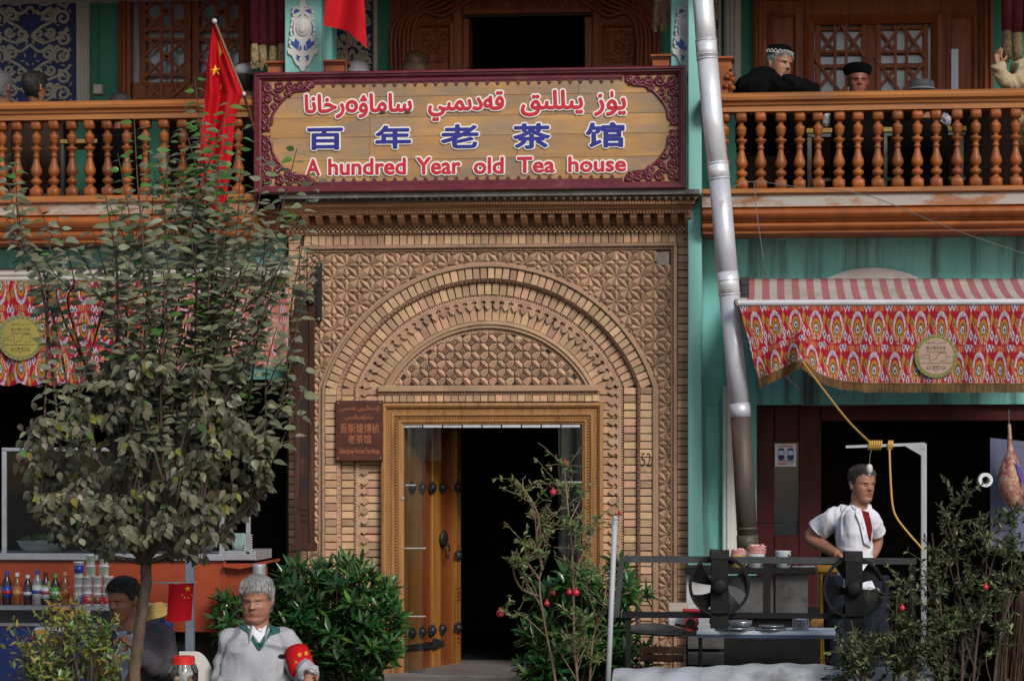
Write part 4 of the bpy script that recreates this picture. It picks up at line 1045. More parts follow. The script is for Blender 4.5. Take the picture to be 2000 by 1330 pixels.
for cx in (1526, 1544):
    b = MB(); pxell(b, cx, 886, 8, 12, NY, .0004); b.build('printed_figure', mat('print_blue', (.30, .38, .55), rough=.7, bump=0), nt_)
    b = MB(); pxell(b, cx, 893, 7, 5, NY - .0005, .001); pxell(b, cx, 878, 6, 3, NY - .0005, .001); b.build('printed_figure', M['ink'], nt_)
    b = MB(); pxell(b, cx, 884, 4.4, 5, NY - .0014, .0008); b.build('printed_face', M['paper'], nt_)
b = MB(); text_fit(b, '110', (1538, 903, 1549, 908), NY - .001, .0015); b.build('printed_number', M['ink_red'], nt_)
b = MB()
for i in range(6): b.bpx(1520 + 5 * i, 870, 1523.5 + 5 * i, 872.5, NY - .001, NY)
for i in range(4): b.bpx(1519 + 4.6 * i, 904, 1522.6 + 4.6 * i, 907.5, NY - .001, NY)
b.build('printed_text', M['ink_red'], nt_)
b = MB()
for i in range(2): b.bpx(1519, 898 + 2.6 * i, 1552, 899.2 + 2.6 * i, NY - .001, NY)
b.build('printed_text', M['ink'], nt_)
# ---------------------------------------------------------------- awnings, curtains, flags, stovepipe, wires
def hsh(n): return (sin(n * 127.1 + 11.7) * 43758.5453) % 1.0
CR, WH, BL, GR, OR, YL, PK, TN = (.26, .005, .020), (.41, .375, .39), (.03, .035, .17), (.045, .09, .03), (.38, .14, .016), (.28, .155, .022), (.45, .14, .13), (.40, .15, .06)
def ikat(u, v, flip=False):
    v += 1.8 * (hsh(int(u * 1.3)) - .5)
    k = int(v // 80); rv = v % 80
    if flip: rv = 80 - rv
    ru = ((u + 20.5) % 41) - 20.5; a = abs(ru); x = ru - 20.5 if ru > 0 else ru + 20.5
    for bx, cv, c1, c2 in ((4.2, 70, WH, BL), (-4.2, 62, WH, BL), (3.4, 3, WH, BL), (-3.4, 5, WH, BL), (-3.6, 28, YL, OR), (3.8, 38, YL, GR)):
        d = abs(x - bx) / 4.2 + abs(rv - cv) / 13
        if d < .92: return c2 if d < .45 else c1
    if rv < 14:
        if a < 12.5: return (TN if int(ru * .55 + 40) % 2 else CR) if rv > 2.5 else CR
    e = sqrt((ru / 13.6) ** 2 + ((52 - rv) / 40) ** 2) if rv < 52 else a / (13.6 * (1 - (rv - 52) / 40) + .4)
    if rv >= 52 and e < 1:
        e2 = sqrt((ru / 13.6) ** 2 + ((rv - 52) / 25) ** 2)
        if e2 >= .56: return CR if e < .16 else OR if e < .34 else WH if e < .48 else CR if e < .62 else YL if e < .80 else WH if e < .93 else CR
        e = e2
    if e < 1:
        if e < .13: return BL
        if e < .25: return WH
        if e < .38: return GR
        if e < .55: return OR
        if e < .72: return CR
        if rv < 44: return CR if e > .95 else ((.13, .12, .22) if rv < 32 and int(ru * .62 + 40) % 2 and e < .88 else WH)
        return WH if e < .80 else (CR if e < .87 else (OR if e < .94 else WH))
    if rv > 30 and e < 1.22: return CR if e < 1.1 else TN
    return CR
def facecloth(name, fn, nu, nv, colfn, m, parent):
    b = MB().grid(fn, nu, nv); o = b.build(name, m, parent, True); me = o.data
    at = me.color_attributes.new('print', 'FLOAT_COLOR', 'POINT'); buf = []
    for j in range(nv + 1):
        for i in range(nu + 1): buf += [*colfn(i / nu, j / nv), 1.]
    at.data.foreach_set('color', buf); return o
M['ikat'] = mat('ikat_cloth', (1, 1, 1), attr='print', rough=.8, bump=.25, bscale=400, spec=.2, tl=.12)
def interp(tab, x):
    if x <= tab[0][0]: return tab[0][1]
    for (x0, y0), (x1, y1) in zip(tab, tab[1:]):
        if x <= x1: return y0 + (y1 - y0) * (x - x0) / (x1 - x0)
    return tab[-1][1]
AY = -.80
aw = thing('awning', 'right awning with striped pink canopy and red ikat valance with a round beige badge', 'awning', P(1740, 768, AY), group='ikat awnings over the shop fronts')
M['canvas_cream'] = mat('cream_canvas', (.46, .42, .37), (.38, .34, .31), (.30, .27, .25), scale=5, rough=.85, bump=.3, tl=.1)
M['canvas_pink'] = mat('pink_canvas', (.40, .13, .14), (.33, .11, .115), (.30, .15, .14), scale=5, rough=.85, bump=.3, tl=.1)
M['white_metal'] = mat('white_metal', (.50, .50, .53), (.40, .40, .42), (.35, .34, .33), scale=6, rough=.4, bump=.1, c3lo=.66, c3hi=.8)
M['black_plastic'] = mat('black_plastic', (.012, .012, .013), (.02, .02, .02), rough=.45)
b = MB()
for i in range(46):                           # canopy stripes
    b.cm = i % 2; xs = [1446 + 14.2 * i, 1446 + 14.2 * (i + 1)]
    def fn(u, v):
        x = xs[0] + (xs[1] - xs[0]) * u; A = P(x, 544, .2); B = P(x - 4, 587, AY); B.x = A.x
        p = A + (B - A) * v; p.z -= .03 * sin(pi * v); return p
    b.grid(fn, 1, 6)
o = b.build('canopy', [M['canvas_cream'], M['canvas_pink']], aw, True)
zb = P(1740, 592, AY).z
MB().tube([P(1440, 592, AY), Vector((P(2120, 592, AY).x, AY, zb))], .021, 10).build('front_bar', M['white_metal'], aw)
p = P(1438, 592, AY); MB().ell(p, (.018, .03, .03), 10, 6).build('bar_cap', M['slate'], aw)
b = MB(); b.bpx(1445, 541, 1463, 582, AY + .25, AY + .33, .004); b.bpx(1448, 545, 1458, 556, AY + .24, AY + .26); b.bpx(1450, 562, 1461, 574, AY + .24, AY + .26); b.build('arm_bracket', M['black_plastic'], aw)
MB().tube([P(1455, 575, AY + .3), P(1500, 700, -.1), P(1560, 760, .15)], .012, 6).build('folding_arm', M['white_metal'], aw)
BOT = [(1443, 764), (1482, 744), (1500, 735), (1519, 726), (1545, 714), (1566, 704), (1578, 714), (1597, 731), (1620, 740), (1643, 746), (1690, 751), (1720, 751), (2130, 752)]
def val(u, v, ex=0.):
    xt = 1443 + 690 * u; fold = math.exp(-((xt - 1535) / 45) ** 2)
    xb = xt + 40 * math.exp(-(max(0, xt - 1443) / 60.)); x = xt + (xb - xt) * v
    yb = interp(BOT, x if v > .5 else xt + (xb - xt)); y = 594 + (yb - 594) * v + ex * v
    Y = AY - .005 + .016 * sin(u * 61 + 2 * v) * v + .008 * sin(u * 23) * v - .20 * math.exp(-((x - 1566) / 40) ** 2) * v * v + .03 * sin((x - 1443) * .12 + v * 3) * v * math.exp(-((x - 1530) / 70) ** 2)
    return P(x, y, Y)
facecloth('valance', val, 520, 132, lambda u, v: ikat(690 * u + 14 + (9 if v > .5 else 0), v * 158 * (1 if 690 * u > 240 else .86 + .14 * 690 * u / 240)), M['ikat'], aw)
M['fringe'] = mat('fringe_yarn', (.20, .11, .035), (.12, .06, .02), rough=.85, rand=.3, bump=0)
b = MB(); random.seed(2)
for i in range(330):
    u = i / 330; p = val(u, .995); q = val(u, 1., 15 + random.uniform(-1.5, 1.5)); q.y = p.y + random.uniform(-.004, .004)
    b.tube([p + Vector((0, -.004, 0)), q], .0032, 4)
b.build('fringe', M['fringe'], aw, kind='stuff')
b = MB(); b.tube([val(i / 200, .985) + Vector((0, -.005, 0)) for i in range(201)], .0045, 5); b.build('fringe_braid', M['fringe'], aw)
def badge(par, cx, cy, Y, r, ground, rim, ex=0):
    bd = MB(); pxell(bd, cx, cy, r, r, Y, .003, 40); k = bd.build('badge', rim, par)
    b = MB(); pxell(b, cx, cy, r * .84, r * .84, Y - .003, .002, 36); f = b.build('badge_face', ground, k)
    b = MB(); T = Y - .0055
    for i in range(26): a = 2 * pi * i / 26; pxell(b, cx + r * .92 * cos(a), cy + r * .92 * sin(a), 2.6, 1.6, Y - .003, .002, 6)
    b.build('badge_leaf_ring', M['leaf_print'], k, kind='stuff')
    b = MB(); text_fit(b, shape_arabic('قەدىمىي قەشقەر'), (cx - 20, cy - 29, cx + 20, cy - 23), T, .001); b.build('badge_text', M['badge_ink'], k)
    b = MB(); text_fit(b, '喀什噶尔老城', (cx - 19, cy - 20, cx + 19, cy - 13), T, .001); b.build('badge_text', M['badge_ink'], k)
    b = MB(); text_fit(b, 'Old Town of Kashgar', (cx - 19, cy - 11, cx + 19, cy - 6), T, .001); b.build('badge_text', M['badge_ink'], k)
    b = MB()
    def ln(pts, w=.0016): b.tube([P(cx + x, cy + y, T) for x, y in pts], w, 4)
    ln([(-33, 12), (-33, 0), (-24, 0), (-24, -3), (-12, -3), (-12, 10)]); ln([(-31, 4), (-14, 4)]); ln([(-33, 14), (34, 13)]); ln([(-10, 12), (-7, 6), (0, 6), (3, -3), (8, -7), (20, -7), (20, 8), (8, 9)]); ln([(22, 1), (34, 0), (34, 12)])
    for g in (1, -1): ln([(x * g, 23 + y) for x, y in spiral(6, 0, 5, 2, pi, 1.2, 12)]); ln([(x * g, 23 + y) for x, y in spiral(15, -1, 4, 1.5, 0, 1.3, 12)]); ln([(0, 18), (g * 5, 22), (0, 29)])
    b.build('badge_drawing', M['badge_ink'], k)
M['badge_ink'] = mat('badge_ink', (.03, .025, .012), rough=.8, bump=0)
M['leaf_print'] = mat('leaf_print', (.10, .14, .035), rough=.8, bump=0)
M['badge_rim'] = mat('badge_rim', (.22, .20, .07), (.12, .13, .045), scale=60, rough=.8, bump=0)
M['badge_beige'] = mat('badge_beige', (.36, .245, .18), (.30, .20, .15), scale=6, rough=.8, bump=.1)
M['badge_gold'] = mat('badge_gold', (.29, .235, .045), (.21, .17, .035), scale=4, rough=.7, bump=.1)
badge(aw, 1828, 696, AY - .024, 42, M['badge_beige'], M['badge_rim'])
# left awning
ALY = -.80
al = thing('awning', 'left awning with red ikat valance and round golden badge half hidden by the tree', 'awning', P(240, 760, ALY), group='ikat awnings over the shop fronts')
b = MB()
b.grid(lambda u, v: P(-120 + 690 * u, 526 + 22 * v - 8 * u, .2 + (ALY - .2) * v) , 30, 5)
b.build('canopy', M['canvas_cream'], al, True)
for y, r in ((537, .014), (547, .016)): MB().tube([P(-120, y, ALY - .01), P(300, y - 4, ALY - .01), P(566, y - 14, ALY - .01)], r, 8).build('front_bar', M['canvas_cream'], al)
def sc_bot(x): return 750 + 7 * abs(sin((x + 8) * pi / 46.)) - 3
facecloth('valance', lambda u, v: P(-120 + 424 * u, 549 + (sc_bot(-120 + 424 * u) - 549) * v, ALY - .02 + .02 * sin(u * 40 + v * 2) * v), 330, 150,
          lambda u, v: ikat(424 * u + 3, v * 200 + 20, True), M['ikat'], al)
def faded(u, v):
    c = ikat(270 * u * 1.35, v * 190 * .8 + 10, True); return tuple(.74 * a + .26 * b_ for a, b_ in zip(c, (.62, .36, .32)))
facecloth('faded_side_valance', lambda u, v: P(300 + 264 * u, 546 - 18 * u + (192 + 10 * sin(u * 9)) * v - 20 * u * v, ALY - .01 + .025 * sin(u * 30) * v + .1 * u), 230, 140, faded, M['ikat'], al)
M['dirty_gold_rim'] = M['badge_rim']
badge(al, 40, 660, ALY - .045, 44, M['badge_gold'], M['badge_rim'])

# stovepipe
M['pipe_metal'] = mat('galvanised_pipe', (.78, .79, .83), (.66, .67, .72), (.32, .21, .15), scale=4, stretch=(1.5, 1.5, .6), rough=.26, metal=.4, bump=.2, bscale=25, bdist=.004, c3scale=4, c3lo=.62, c3hi=.72)
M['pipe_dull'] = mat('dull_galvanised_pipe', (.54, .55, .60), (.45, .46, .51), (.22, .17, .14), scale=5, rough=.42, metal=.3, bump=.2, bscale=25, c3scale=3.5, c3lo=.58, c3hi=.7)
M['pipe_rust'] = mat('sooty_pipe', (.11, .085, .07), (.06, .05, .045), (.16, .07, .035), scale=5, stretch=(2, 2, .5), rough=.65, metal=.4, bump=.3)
PY = -.62
sp = thing('stovepipe', 'leaning silver metal stovepipe with collars rising past the right balcony', 'stovepipe', P(1460, 1066, PY))
ax = [(1370, -40), (1388, 200), (1406, 360), (1423, 560), (1444, 780), (1446.5, 815), (1460.5, 1066)]
def axp(y): return P(interp([(q[1], q[0]) for q in ax], y), y, PY)
def seg(y0, y1, r, m, name, r1=None): MB().tube([axp(y0), axp((y0 + y1) / 2), axp(y1)], [r, (r + (r1 or r)) / 2, r1 or r], 28).build(name, M[m], sp, True)
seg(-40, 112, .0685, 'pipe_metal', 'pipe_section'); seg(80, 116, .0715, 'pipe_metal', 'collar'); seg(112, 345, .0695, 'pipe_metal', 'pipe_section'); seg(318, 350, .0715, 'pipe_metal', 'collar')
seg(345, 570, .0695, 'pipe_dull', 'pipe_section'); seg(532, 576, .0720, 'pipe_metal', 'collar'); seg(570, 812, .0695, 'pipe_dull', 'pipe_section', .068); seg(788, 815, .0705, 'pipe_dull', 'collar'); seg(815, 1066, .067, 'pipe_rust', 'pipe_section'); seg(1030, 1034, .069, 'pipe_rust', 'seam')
for y in (80, 108, 116, 320, 350, 548, 576): MB().tube([axp(y - 1.2), axp(y + 1.2)], .0735, 28).build('seam', M['pipe_dull'], sp, True)
seg(1045, 1075, .072, 'pipe_rust', 'collar')
b = MB(); q = [axp(1020) + Vector((.06, 0, 0)), P(1530, 1021, -.2)]; b.tube(q, .005, 5); b.build('stay_wire', M['iron'], sp)

# curtains of the upper floor
M['velvet'] = mat('crimson_velvet', (.15, .006, .022), (.10, .004, .016), (.34, .12, .12), scale=14, rough=.8, bump=.2, c3scale=22, c3lo=.70, c3hi=.76)
M['gold_fringe'] = mat('gold_fringe', (.36, .25, .11), (.12, .085, .05), (.50, .40, .25), scale=60, rough=.7, bump=.5, c3scale=40, rand=.25)
def curtain(label, px0, px1, y0, y1, yb, Y, nf):
    c = thing('curtain', label, 'curtain', P((px0 + px1) / 2, yb, Y)); s = S(Y)
    for k in range(nf):
        x = px0 + (px1 - px0) * (k + .5) / nf; r = (px1 - px0) / nf * .5 * s; d = random.uniform(-5, 5)
        a, e, f = P(x, y0, Y), P(x + random.uniform(-2, 2), y1 + d, Y), P(x + random.uniform(-3, 3), yb + d * .6, Y)
        MB().tube([a, (a + e) / 2, e], [(r * 1.15, r * .8), (r * 1.1, r * .7), (r * 1.05, r * .7)], 10).build('fold', M['velvet'], c, True)
        MB().tube([e + Vector((0, -.003, 0)), e + (f - e) * .15, e + (f - e) * .6, f], [(r * .75, r * .7), (r * .95, r * .8), (r * 1.02, r * .85), (r * .8, r * .7)], 10).build('gold_hem', M['gold_fringe'], c, True)
        b = MB()
        for i in range(16):
            t = f + Vector((r * random.uniform(-.9, .9), -r * random.uniform(.2, .8), 0)); b.tube([t + Vector((0, 0, .02)), t + Vector((random.uniform(-.006, .006), 0, -random.uniform(.012, .035)))], .0035, 4)
        b.build('tassel_fringe', M['gold_fringe'], c, kind='stuff')
    return c
random.seed(12)
curtain('crimson velvet curtain with gold hem hanging left of the white cartouche column', 488, 558, -40, 86, 128, .12, 4)
curtain('dark crimson curtain with gold hem at the right end of the balcony', 1958, 2040, -40, 62, 118, .5, 4)
tb = thing('tassel_swag', 'golden tassel bunch hanging beside the carved upper doorway', 'tassel', P(1294, 62, .2)); s = S(.2)
for k in range(4):
    a, e = P(1300 - 3 * k, -40, .2), P(1308 - 10 * k, 48 + 4 * k, .2); MB().tube([a, (a + e) / 2, e], [9 * s, 8 * s, 5 * s], 8).build('tassel', M['gold_fringe'], tb, True)
b = MB()
for i in range(90): p = P(random.uniform(1277, 1311), random.uniform(0, 50), .16); b.tube([p, p + Vector((random.uniform(-.01, .01), 0, -.05))], .004, 4)
b.build('tassel_fringe', M['gold_fringe'], tb, kind='stuff')

# flags
M['flag_red'] = mat('red_flag_cloth', (.55, .006, .014), (.48, .005, .012), scale=4, rough=.7, bump=.15, bscale=300, spec=.2, tl=.25)
M['flag_yellow'] = mat('yellow_star', (.75, .38, .02), rough=.7, bump=0)
M['pole_brown'] = mat('brown_pole', (.16, .08, .035), (.11, .05, .02), rough=.6)
def star(cx, cy, r, Y, rot=0.): 
    q = [P(cx + (r if i % 2 == 0 else r * .4) * sin(pi * i / 5 + rot), cy - (r if i % 2 == 0 else r * .4) * cos(pi * i / 5 + rot), Y) for i in range(10)]; return [(p.x, p.z) for p in q]
FY = -.75
fl = thing('flag', 'large red flag with yellow stars drooping from a slanted pole before the left balcony', 'flag', P(430, 425, FY))
LE = [(42, 417), (90, 409), (130, 404), (200, 399), (280, 391), (345, 384), (372, 381), (400, 400), (426, 424)]
RE = [(42, 420), (90, 436), (130, 453), (183, 475), (200, 468), (230, 460), (330, 450), (380, 446), (426, 430)]
def flagp(u, v):
    y = 42 + 384 * v; l, r = interp(LE, y), interp(RE, y); w = max(0, (r - l) / 70.)
    return P(l + (r - l) * u, y, FY - .045 * w * sin(u * 9 + v * 2.4) - .02 * w * sin(u * 17 - v * 5))
MB().grid(flagp, 40, 90).build('cloth', M['flag_red'], fl, True)
def onflag(pts, name):
    b = MB(); vs = []
    for x, y in pts:
        v = (y - 42) / 384; l, r = interp(LE, y), interp(RE, y); q = flagp((x - l) / (r - l), v); vs.append(q + Vector((0, -.012, 0)))
    c = sum(vs, Vector()) / len(vs); b.add(vs + [c + Vector((0, -.002, 0))], [(i, (i + 1) % len(vs), len(vs)) for i in range(len(vs))]); b.build(name, M['flag_yellow'], fl)
onflag([(422 + (11 if i % 2 == 0 else 4.4) * sin(pi * i / 5 - .1), 139 - (11.5 if i % 2 == 0 else 4.6) * cos(pi * i / 5 - .1)) for i in range(10)], 'star')
onflag([(426, 78), (430, 92), (435, 104), (430, 112), (431, 133), (428, 108)], 'folded_star'); onflag([(431, 163), (434, 170), (433, 177), (430, 175), (432, 170)], 'folded_star')
a, e = P(419, 42, FY - .03), P(476, 184, FY + .02); f = P(497, 255, FY + .35)
MB().tube([a, e, f], .009, 8).build('pole', M['pole_brown'], fl); MB().ell(a, (.018, .018, .018), 10, 6).build('finial', M['white_metal'], fl); MB().ell(e, (.016, .016, .016), 10, 6).build('pole_cap', M['white_metal'], fl)
F2 = -.5
f2 = thing('flag', 'plain red flag hanging from the top edge on a thin pole above the signboard', 'flag', P(676, 140, F2))
def fl2(u, v):
    l = interp([(-60, 645), (0, 638), (50, 632), (62, 660), (95, 715)], -60 + 112 * v); 
    x0, y0 = 640 + 68 * u, -60; x1, y1 = 632 + 85 * u, interp([(0, 50), (.55, 61), (1, 96)], u)
    return P(x0 + (x1 - x0) * v, y0 + (y1 - y0) * v, F2 - .03 * sin(u * 8 + v * 2) - .05 * u)
MB().grid(fl2, 24, 30).build('cloth', M['flag_red'], f2, True)
MB().tube([P(676, 142, F2 + .12), P(680, -60, F2 + .04)], .008, 8).build('pole', M['pole_brown'], f2)

# wires and the yellow rope
M['wire'] = mat('grey_wire', (.12, .11, .10), rough=.6, bump=0)
M['rope'] = mat('yellow_rope', (.52, .30, .05), (.40, .22, .04), scale=60, rough=.7, bump=.3)
def wire(name, label, pts, Ys, r, m, cat='wire'):
    q = [P(x, y, Y) for (x, y), Y in zip(pts, Ys)]; o = MB().tube(smoothpath(q, 6), r, 5).build(name, M[m]); return tag(o, label, cat)
wire('wire', 'thin wire dropping from the balcony rail to the striped awning', [(1472, 356), (1480, 430), (1490, 500), (1497, 545)], [-.35, -.45, -.5, -.4], .0028, 'wire')
wire('wire', 'long thin wire sagging across the right balcony board towards the right edge', [(1428, 366), (1475, 355), (1560, 366), (1690, 381), (1850, 444), (2010, 499), (2100, 528)], [-.45, -.36, -.4, -.45, -.6, -.75, -.8], .0028, 'wire')
wire('wire', 'thin loop of wire hanging under the tied corner of the right awning', [(1540, 742), (1540, 785), (1620, 792), (1740, 790)], [-.7, -.4, .1, .15], .003, 'wire')
# ---------------------------------------------------------------- food cart and drinks on the left
def box_thing(name, label, cat, c, y0, y1, m, ch=0., group=None):
    o = MB().bpx(*c, y0, y1, ch).build(name, m); return tag(o, label, cat, group)
M['orange_paint'] = mat('orange_red_paint', (.29, .042, .008), (.22, .03, .007), (.12, .03, .012), scale=4, rough=.5, bump=.2, c3scale=3, c3lo=.62, c3hi=.8)
M['alu'] = mat('grey_aluminium', (.34, .35, .38), (.26, .27, .29), (.20, .18, .16), scale=9, rough=.45, metal=.3, bump=.1)
M['blue_cloth'] = mat('blue_banner', (.010, .035, .19), (.008, .027, .14), scale=3, rough=.5, bump=.2)
M['glass'] = bpy.data.materials.new('clear_glass'); m = M['glass']; m.use_nodes = True; nt = m.node_tree; nt.nodes.clear()
o_ = nt.nodes.new('ShaderNodeOutputMaterial'); tr = nt.nodes.new('ShaderNodeBsdfTransparent'); gl = nt.nodes.new('ShaderNodeBsdfGlossy'); mx = nt.nodes.new('ShaderNodeMixShader'); fr = nt.nodes.new('ShaderNodeLayerWeight')
tr.inputs[0].default_value = (.93, .95, .95, 1); gl.inputs['Roughness'].default_value = .04; fr.inputs[0].default_value = .35
nt.links.new(fr.outputs['Fresnel'], mx.inputs[0]); nt.links.new(tr.outputs[0], mx.inputs[1]); nt.links.new(gl.outputs[0], mx.inputs[2]); nt.links.new(mx.outputs[0], o_.inputs[0])
KY = -1.3
ct = thing('food_cart', 'orange red food cart with a glass display case behind the left tree', 'food cart', P(240, 1330, KY))
MB().bpx(-80, 1093, 437, 1232, KY, KY + .03).build('side_panel', M['orange_paint'], ct)
MB().bpx(439, 1100, 521, 1232, KY + .01, KY + .04).build('side_panel', M['orange_paint'], ct)
MB().bpx(435, 1096, 440, 1240, KY - .006, KY + .02).build('corner_strip', M['orange_paint'], ct)
b = MB(); q = [P(x, y, KY - .05) for x, y in ((437, 1101), (470, 1104), (526, 1094), (526, 1099), (470, 1111), (437, 1107))]; b.prism([(p.x, p.z) for p in q], KY - .06, KY + .3, True); b.build('hinged_flap', M['orange_paint'], ct)
MB().bpx(-80, 1081, 437, 1094, KY - .03, KY + .5, .004).build('counter_edge', M['alu'], ct)
MB().bpx(437, 1076, 500, 1094, KY - .0, KY + .5, .004).build('counter_edge', M['alu'], ct)
MB().bpx(-80, 1236, 515, 1330, KY + .12, KY + .5).build('underframe', M['iron'], ct)
for c in ((3, 878, 12, 1082), (428, 960, 437, 1082), (3, 874, 437, 881), (480, 1000, 488, 1082)): MB().bpx(*c, KY, KY + .03, .003).build('case_frame', M['alu'], ct)
MB().bpx(12, 881, 428, 1081, KY + .012, KY + .016).build('glass_pane', M['glass'], ct)
# bowls in the case
M['enamel'] = mat('white_enamel', (.55, .60, .62), (.48, .53, .55), scale=12, rough=.3, bump=0)
M['greens'] = mat('chopped_greens', (.05, .16, .02), (.03, .10, .015), scale=60, rough=.7, bump=.6, rand=.4)
def bowl(label, cx, cy, r, h, Y, m, fill=None):
    p = P(cx, cy, Y); s = S(Y); t = thing('bowl', label, 'bowl', p, 'bowls in the glass case')
    MB().lathe([(0, r * .55 * s), (h * .5 * s, r * .85 * s), (h * s, r * s), (h * s + .004, r * 1.03 * s), (h * s, r * .95 * s)], p.x, p.y, p.z, 24).build('body', m, t, True)
    if fill:
        b = MB(); random.seed(int(cx))
        for i in range(70):
            a = random.random() * 6.3; d = random.random() ** .5 * r * .85 * s; v = Vector((p.x + d * cos(a), p.y + d * sin(a), p.z + h * s + random.random() * 14 * s * (1 - d / (r * s))))
            b.tube([v, v + Vector((random.uniform(-.02, .02), random.uniform(-.02, .02), random.uniform(.0, .035)))], .004, 4)
        b.build('filling', fill, t, kind='stuff')
bowl('wide pale enamel bowl heaped with chopped greens at the left end of the glass case', 83, 1082, 50, 26, KY + .24, M['enamel'], M['greens'])
bowl('shallow enamel bowl with greens in the glass case just left of the tree trunk', 190, 1082, 40, 20, KY + .26, M['enamel'], M['greens'])
bowl('grey lidded bowl in the glass case right of the tree trunk', 396, 1080, 26, 24, KY + .22, M['alu'])
bowl('pale green stacked bowls at the right end of the glass case', 464, 1076, 15, 34, KY + .2, mat('pale_green_enamel', (.36, .50, .46), rough=.3, bump=0))
cn = MB()
for i in range(7):
    p = P(483, 1076 - 4.6 * i, KY + .25); cn.lathe([(0, .022), (.012, .034), (.016, .034)], p.x, p.y, p.z, 14)
tag(cn.build('bowl_stack', M['enamel'], None, True), 'stack of small white bowls at the cart corner', 'bowls')
al_ = MB(); p = P(506, 1140, -1.5); al_.lathe([(.016 * i, .043 + .003 * (i % 2) + random.uniform(-.002, .002)) for i in range(9)], p.x, p.y, p.z, 18)
tag(al_.build('foil_duct', M['alu'], None, True), 'short crinkled silver duct rising behind the grey haired man', 'duct')
# grey post
tag(MB().bpx(361, 1040, 377, 1450, -1.85, -1.80, .004).build('metal_post', mat('blue_grey_steel', (.15, .18, .23), (.11, .13, .17), scale=8, rough=.5), None), 'blue grey square steel post standing behind the little flag', 'post')
# drinks counter
CYv = -1.95
cz = P(60, 1184, CYv)
dc = thing('drinks_counter', 'low drinks counter with blue banner front at the lower left', 'counter', P(60, 1330, CYv))
MB().bpx(-80, 1184, 330, 1192, CYv - .05, CYv + .40, .003).build('counter_top', M['alu'], dc)
MB().bpx(-80, 1192, 320, 1218, CYv, CYv + .02).build('glass_front', M['dark_glass'], dc)
MB().bpx(-80, 1217, 320, 1223, CYv - .03, CYv + .03, .002).build('front_rail', M['alu'], dc)
MB().grid(lambda u, v: P(-80 + 400 * u, 1223 + 190 * v, CYv - .01 + .02 * sin(u * 14 + v * 3) * v), 60, 16).build('banner', M['blue_cloth'], dc, True)
b = MB(); pxell(b, 97, 1228, 30, 7, CYv - .02, .003, 20); b.build('printed_label', M['paper'], dc); b = MB(); pxell(b, 84, 1234, 16, 5, CYv - .026, .003, 16); b.build('printed_label', M['flag_yellow'], dc)
b = MB(); b.tube(smoothpath([P(x, y, CYv - .03) for x, y in ((58, 1246), (78, 1243), (100, 1247), (125, 1244), (146, 1247))], 5), .006, 5); b.build('red_line', M['ink_red'], dc)
b = MB(); text_fit(b, shape_arabic('سۇ سۈت'), (70, 1250, 140, 1262), CYv - .03, .003); b.build('printed_text', M['ink_red'], dc)
def bottle(x, top, label, body, cap, lab, lab2):
    Y = CYv + .12; p = P(x, 1184, Y); s = S(Y); H = (1184 - top) * s; k = H / .20; r = .0285 * k
    t = thing('bottle', label, 'bottle', (p.x, Y, cz.z), 'drink bottles on the counter')
    pr = [(0, .8), (.03, 1), (.30, 1), (.34, .92), (.40, .92), (.44, 1), (.62, 1), (.72, .86), (.82, .5), (.87, .38), (.91, .38)]
    MB().lathe([(z * H, w * r) for z, w in pr], p.x, Y, cz.z, 18).build('body', body, t, True)
    MB().lathe([(.89 * H, .46 * r), (1.0 * H, .46 * r), (1.0 * H, .3 * r)], p.x, Y, cz.z, 14).build('cap', cap, t)
    MB().lathe([(.22 * H, 1.02 * r), (.58 * H, 1.02 * r)], p.x, Y, cz.z, 18).build('wrapper', lab, t, True)
    MB().lathe([(.34 * H, 1.05 * r), (.44 * H, 1.05 * r)], p.x, Y, cz.z, 18).build('wrapper_band', lab2, t, True)
def pl(n, c, r=.25): return mat(n, c, rough=r, bump=0, spec=.6)
dark_drink, amber, clearp = pl('dark_drink', (.03, .012, .012), .12), pl('amber_drink', (.20, .06, .012), .12), pl('clear_bottle', (.22, .22, .23), .1)
cb, cw, cg, co, cbr = pl('blue_cap', (.02, .06, .32)), pl('white_cap', (.65, .64, .64)), pl('green_cap', (.10, .38, .05)), pl('orange_cap', (.55, .28, .10)), pl('brown_cap', (.05, .02, .015))
lb, lo, lp, lw, lg, lr = pl('blue_wrap', (.02, .05, .30)), pl('orange_wrap', (.42, .13, .05)), pl('purple_wrap', (.05, .03, .07)), pl('white_wrap', (.55, .57, .6)), pl('green_wrap', (.08, .30, .04)), pl('red_wrap', (.40, .02, .03))
for a_ in ((-8, 1117, 'dark bottle half cut by the left edge of the picture', dark_drink, cg, lg, lw), (13.5, 1116, 'bottle with blue cap and deep blue wrapper', dark_drink, cb, lb, lr),
           (33.5, 1119, 'orange wrapped bottle with white cap', amber, cw, lo, co), (54, 1123, 'dark purple bottle with white cap', dark_drink, cw, lp, lw),
           (73, 1114, 'clear water bottle with blue cap and blue and white wrapper', clearp, cb, lw, lb), (89.5, 1118, 'clear cola bottle with brown cap and red and white wrapper', dark_drink, cbr, lw, lr),
           (108, 1121, 'bottle with green cap and green and white wrapper', dark_drink, cg, lg, lw), (127, 1117, 'amber tea bottle with orange cap', amber, co, amber, lo)): bottle(*a_)
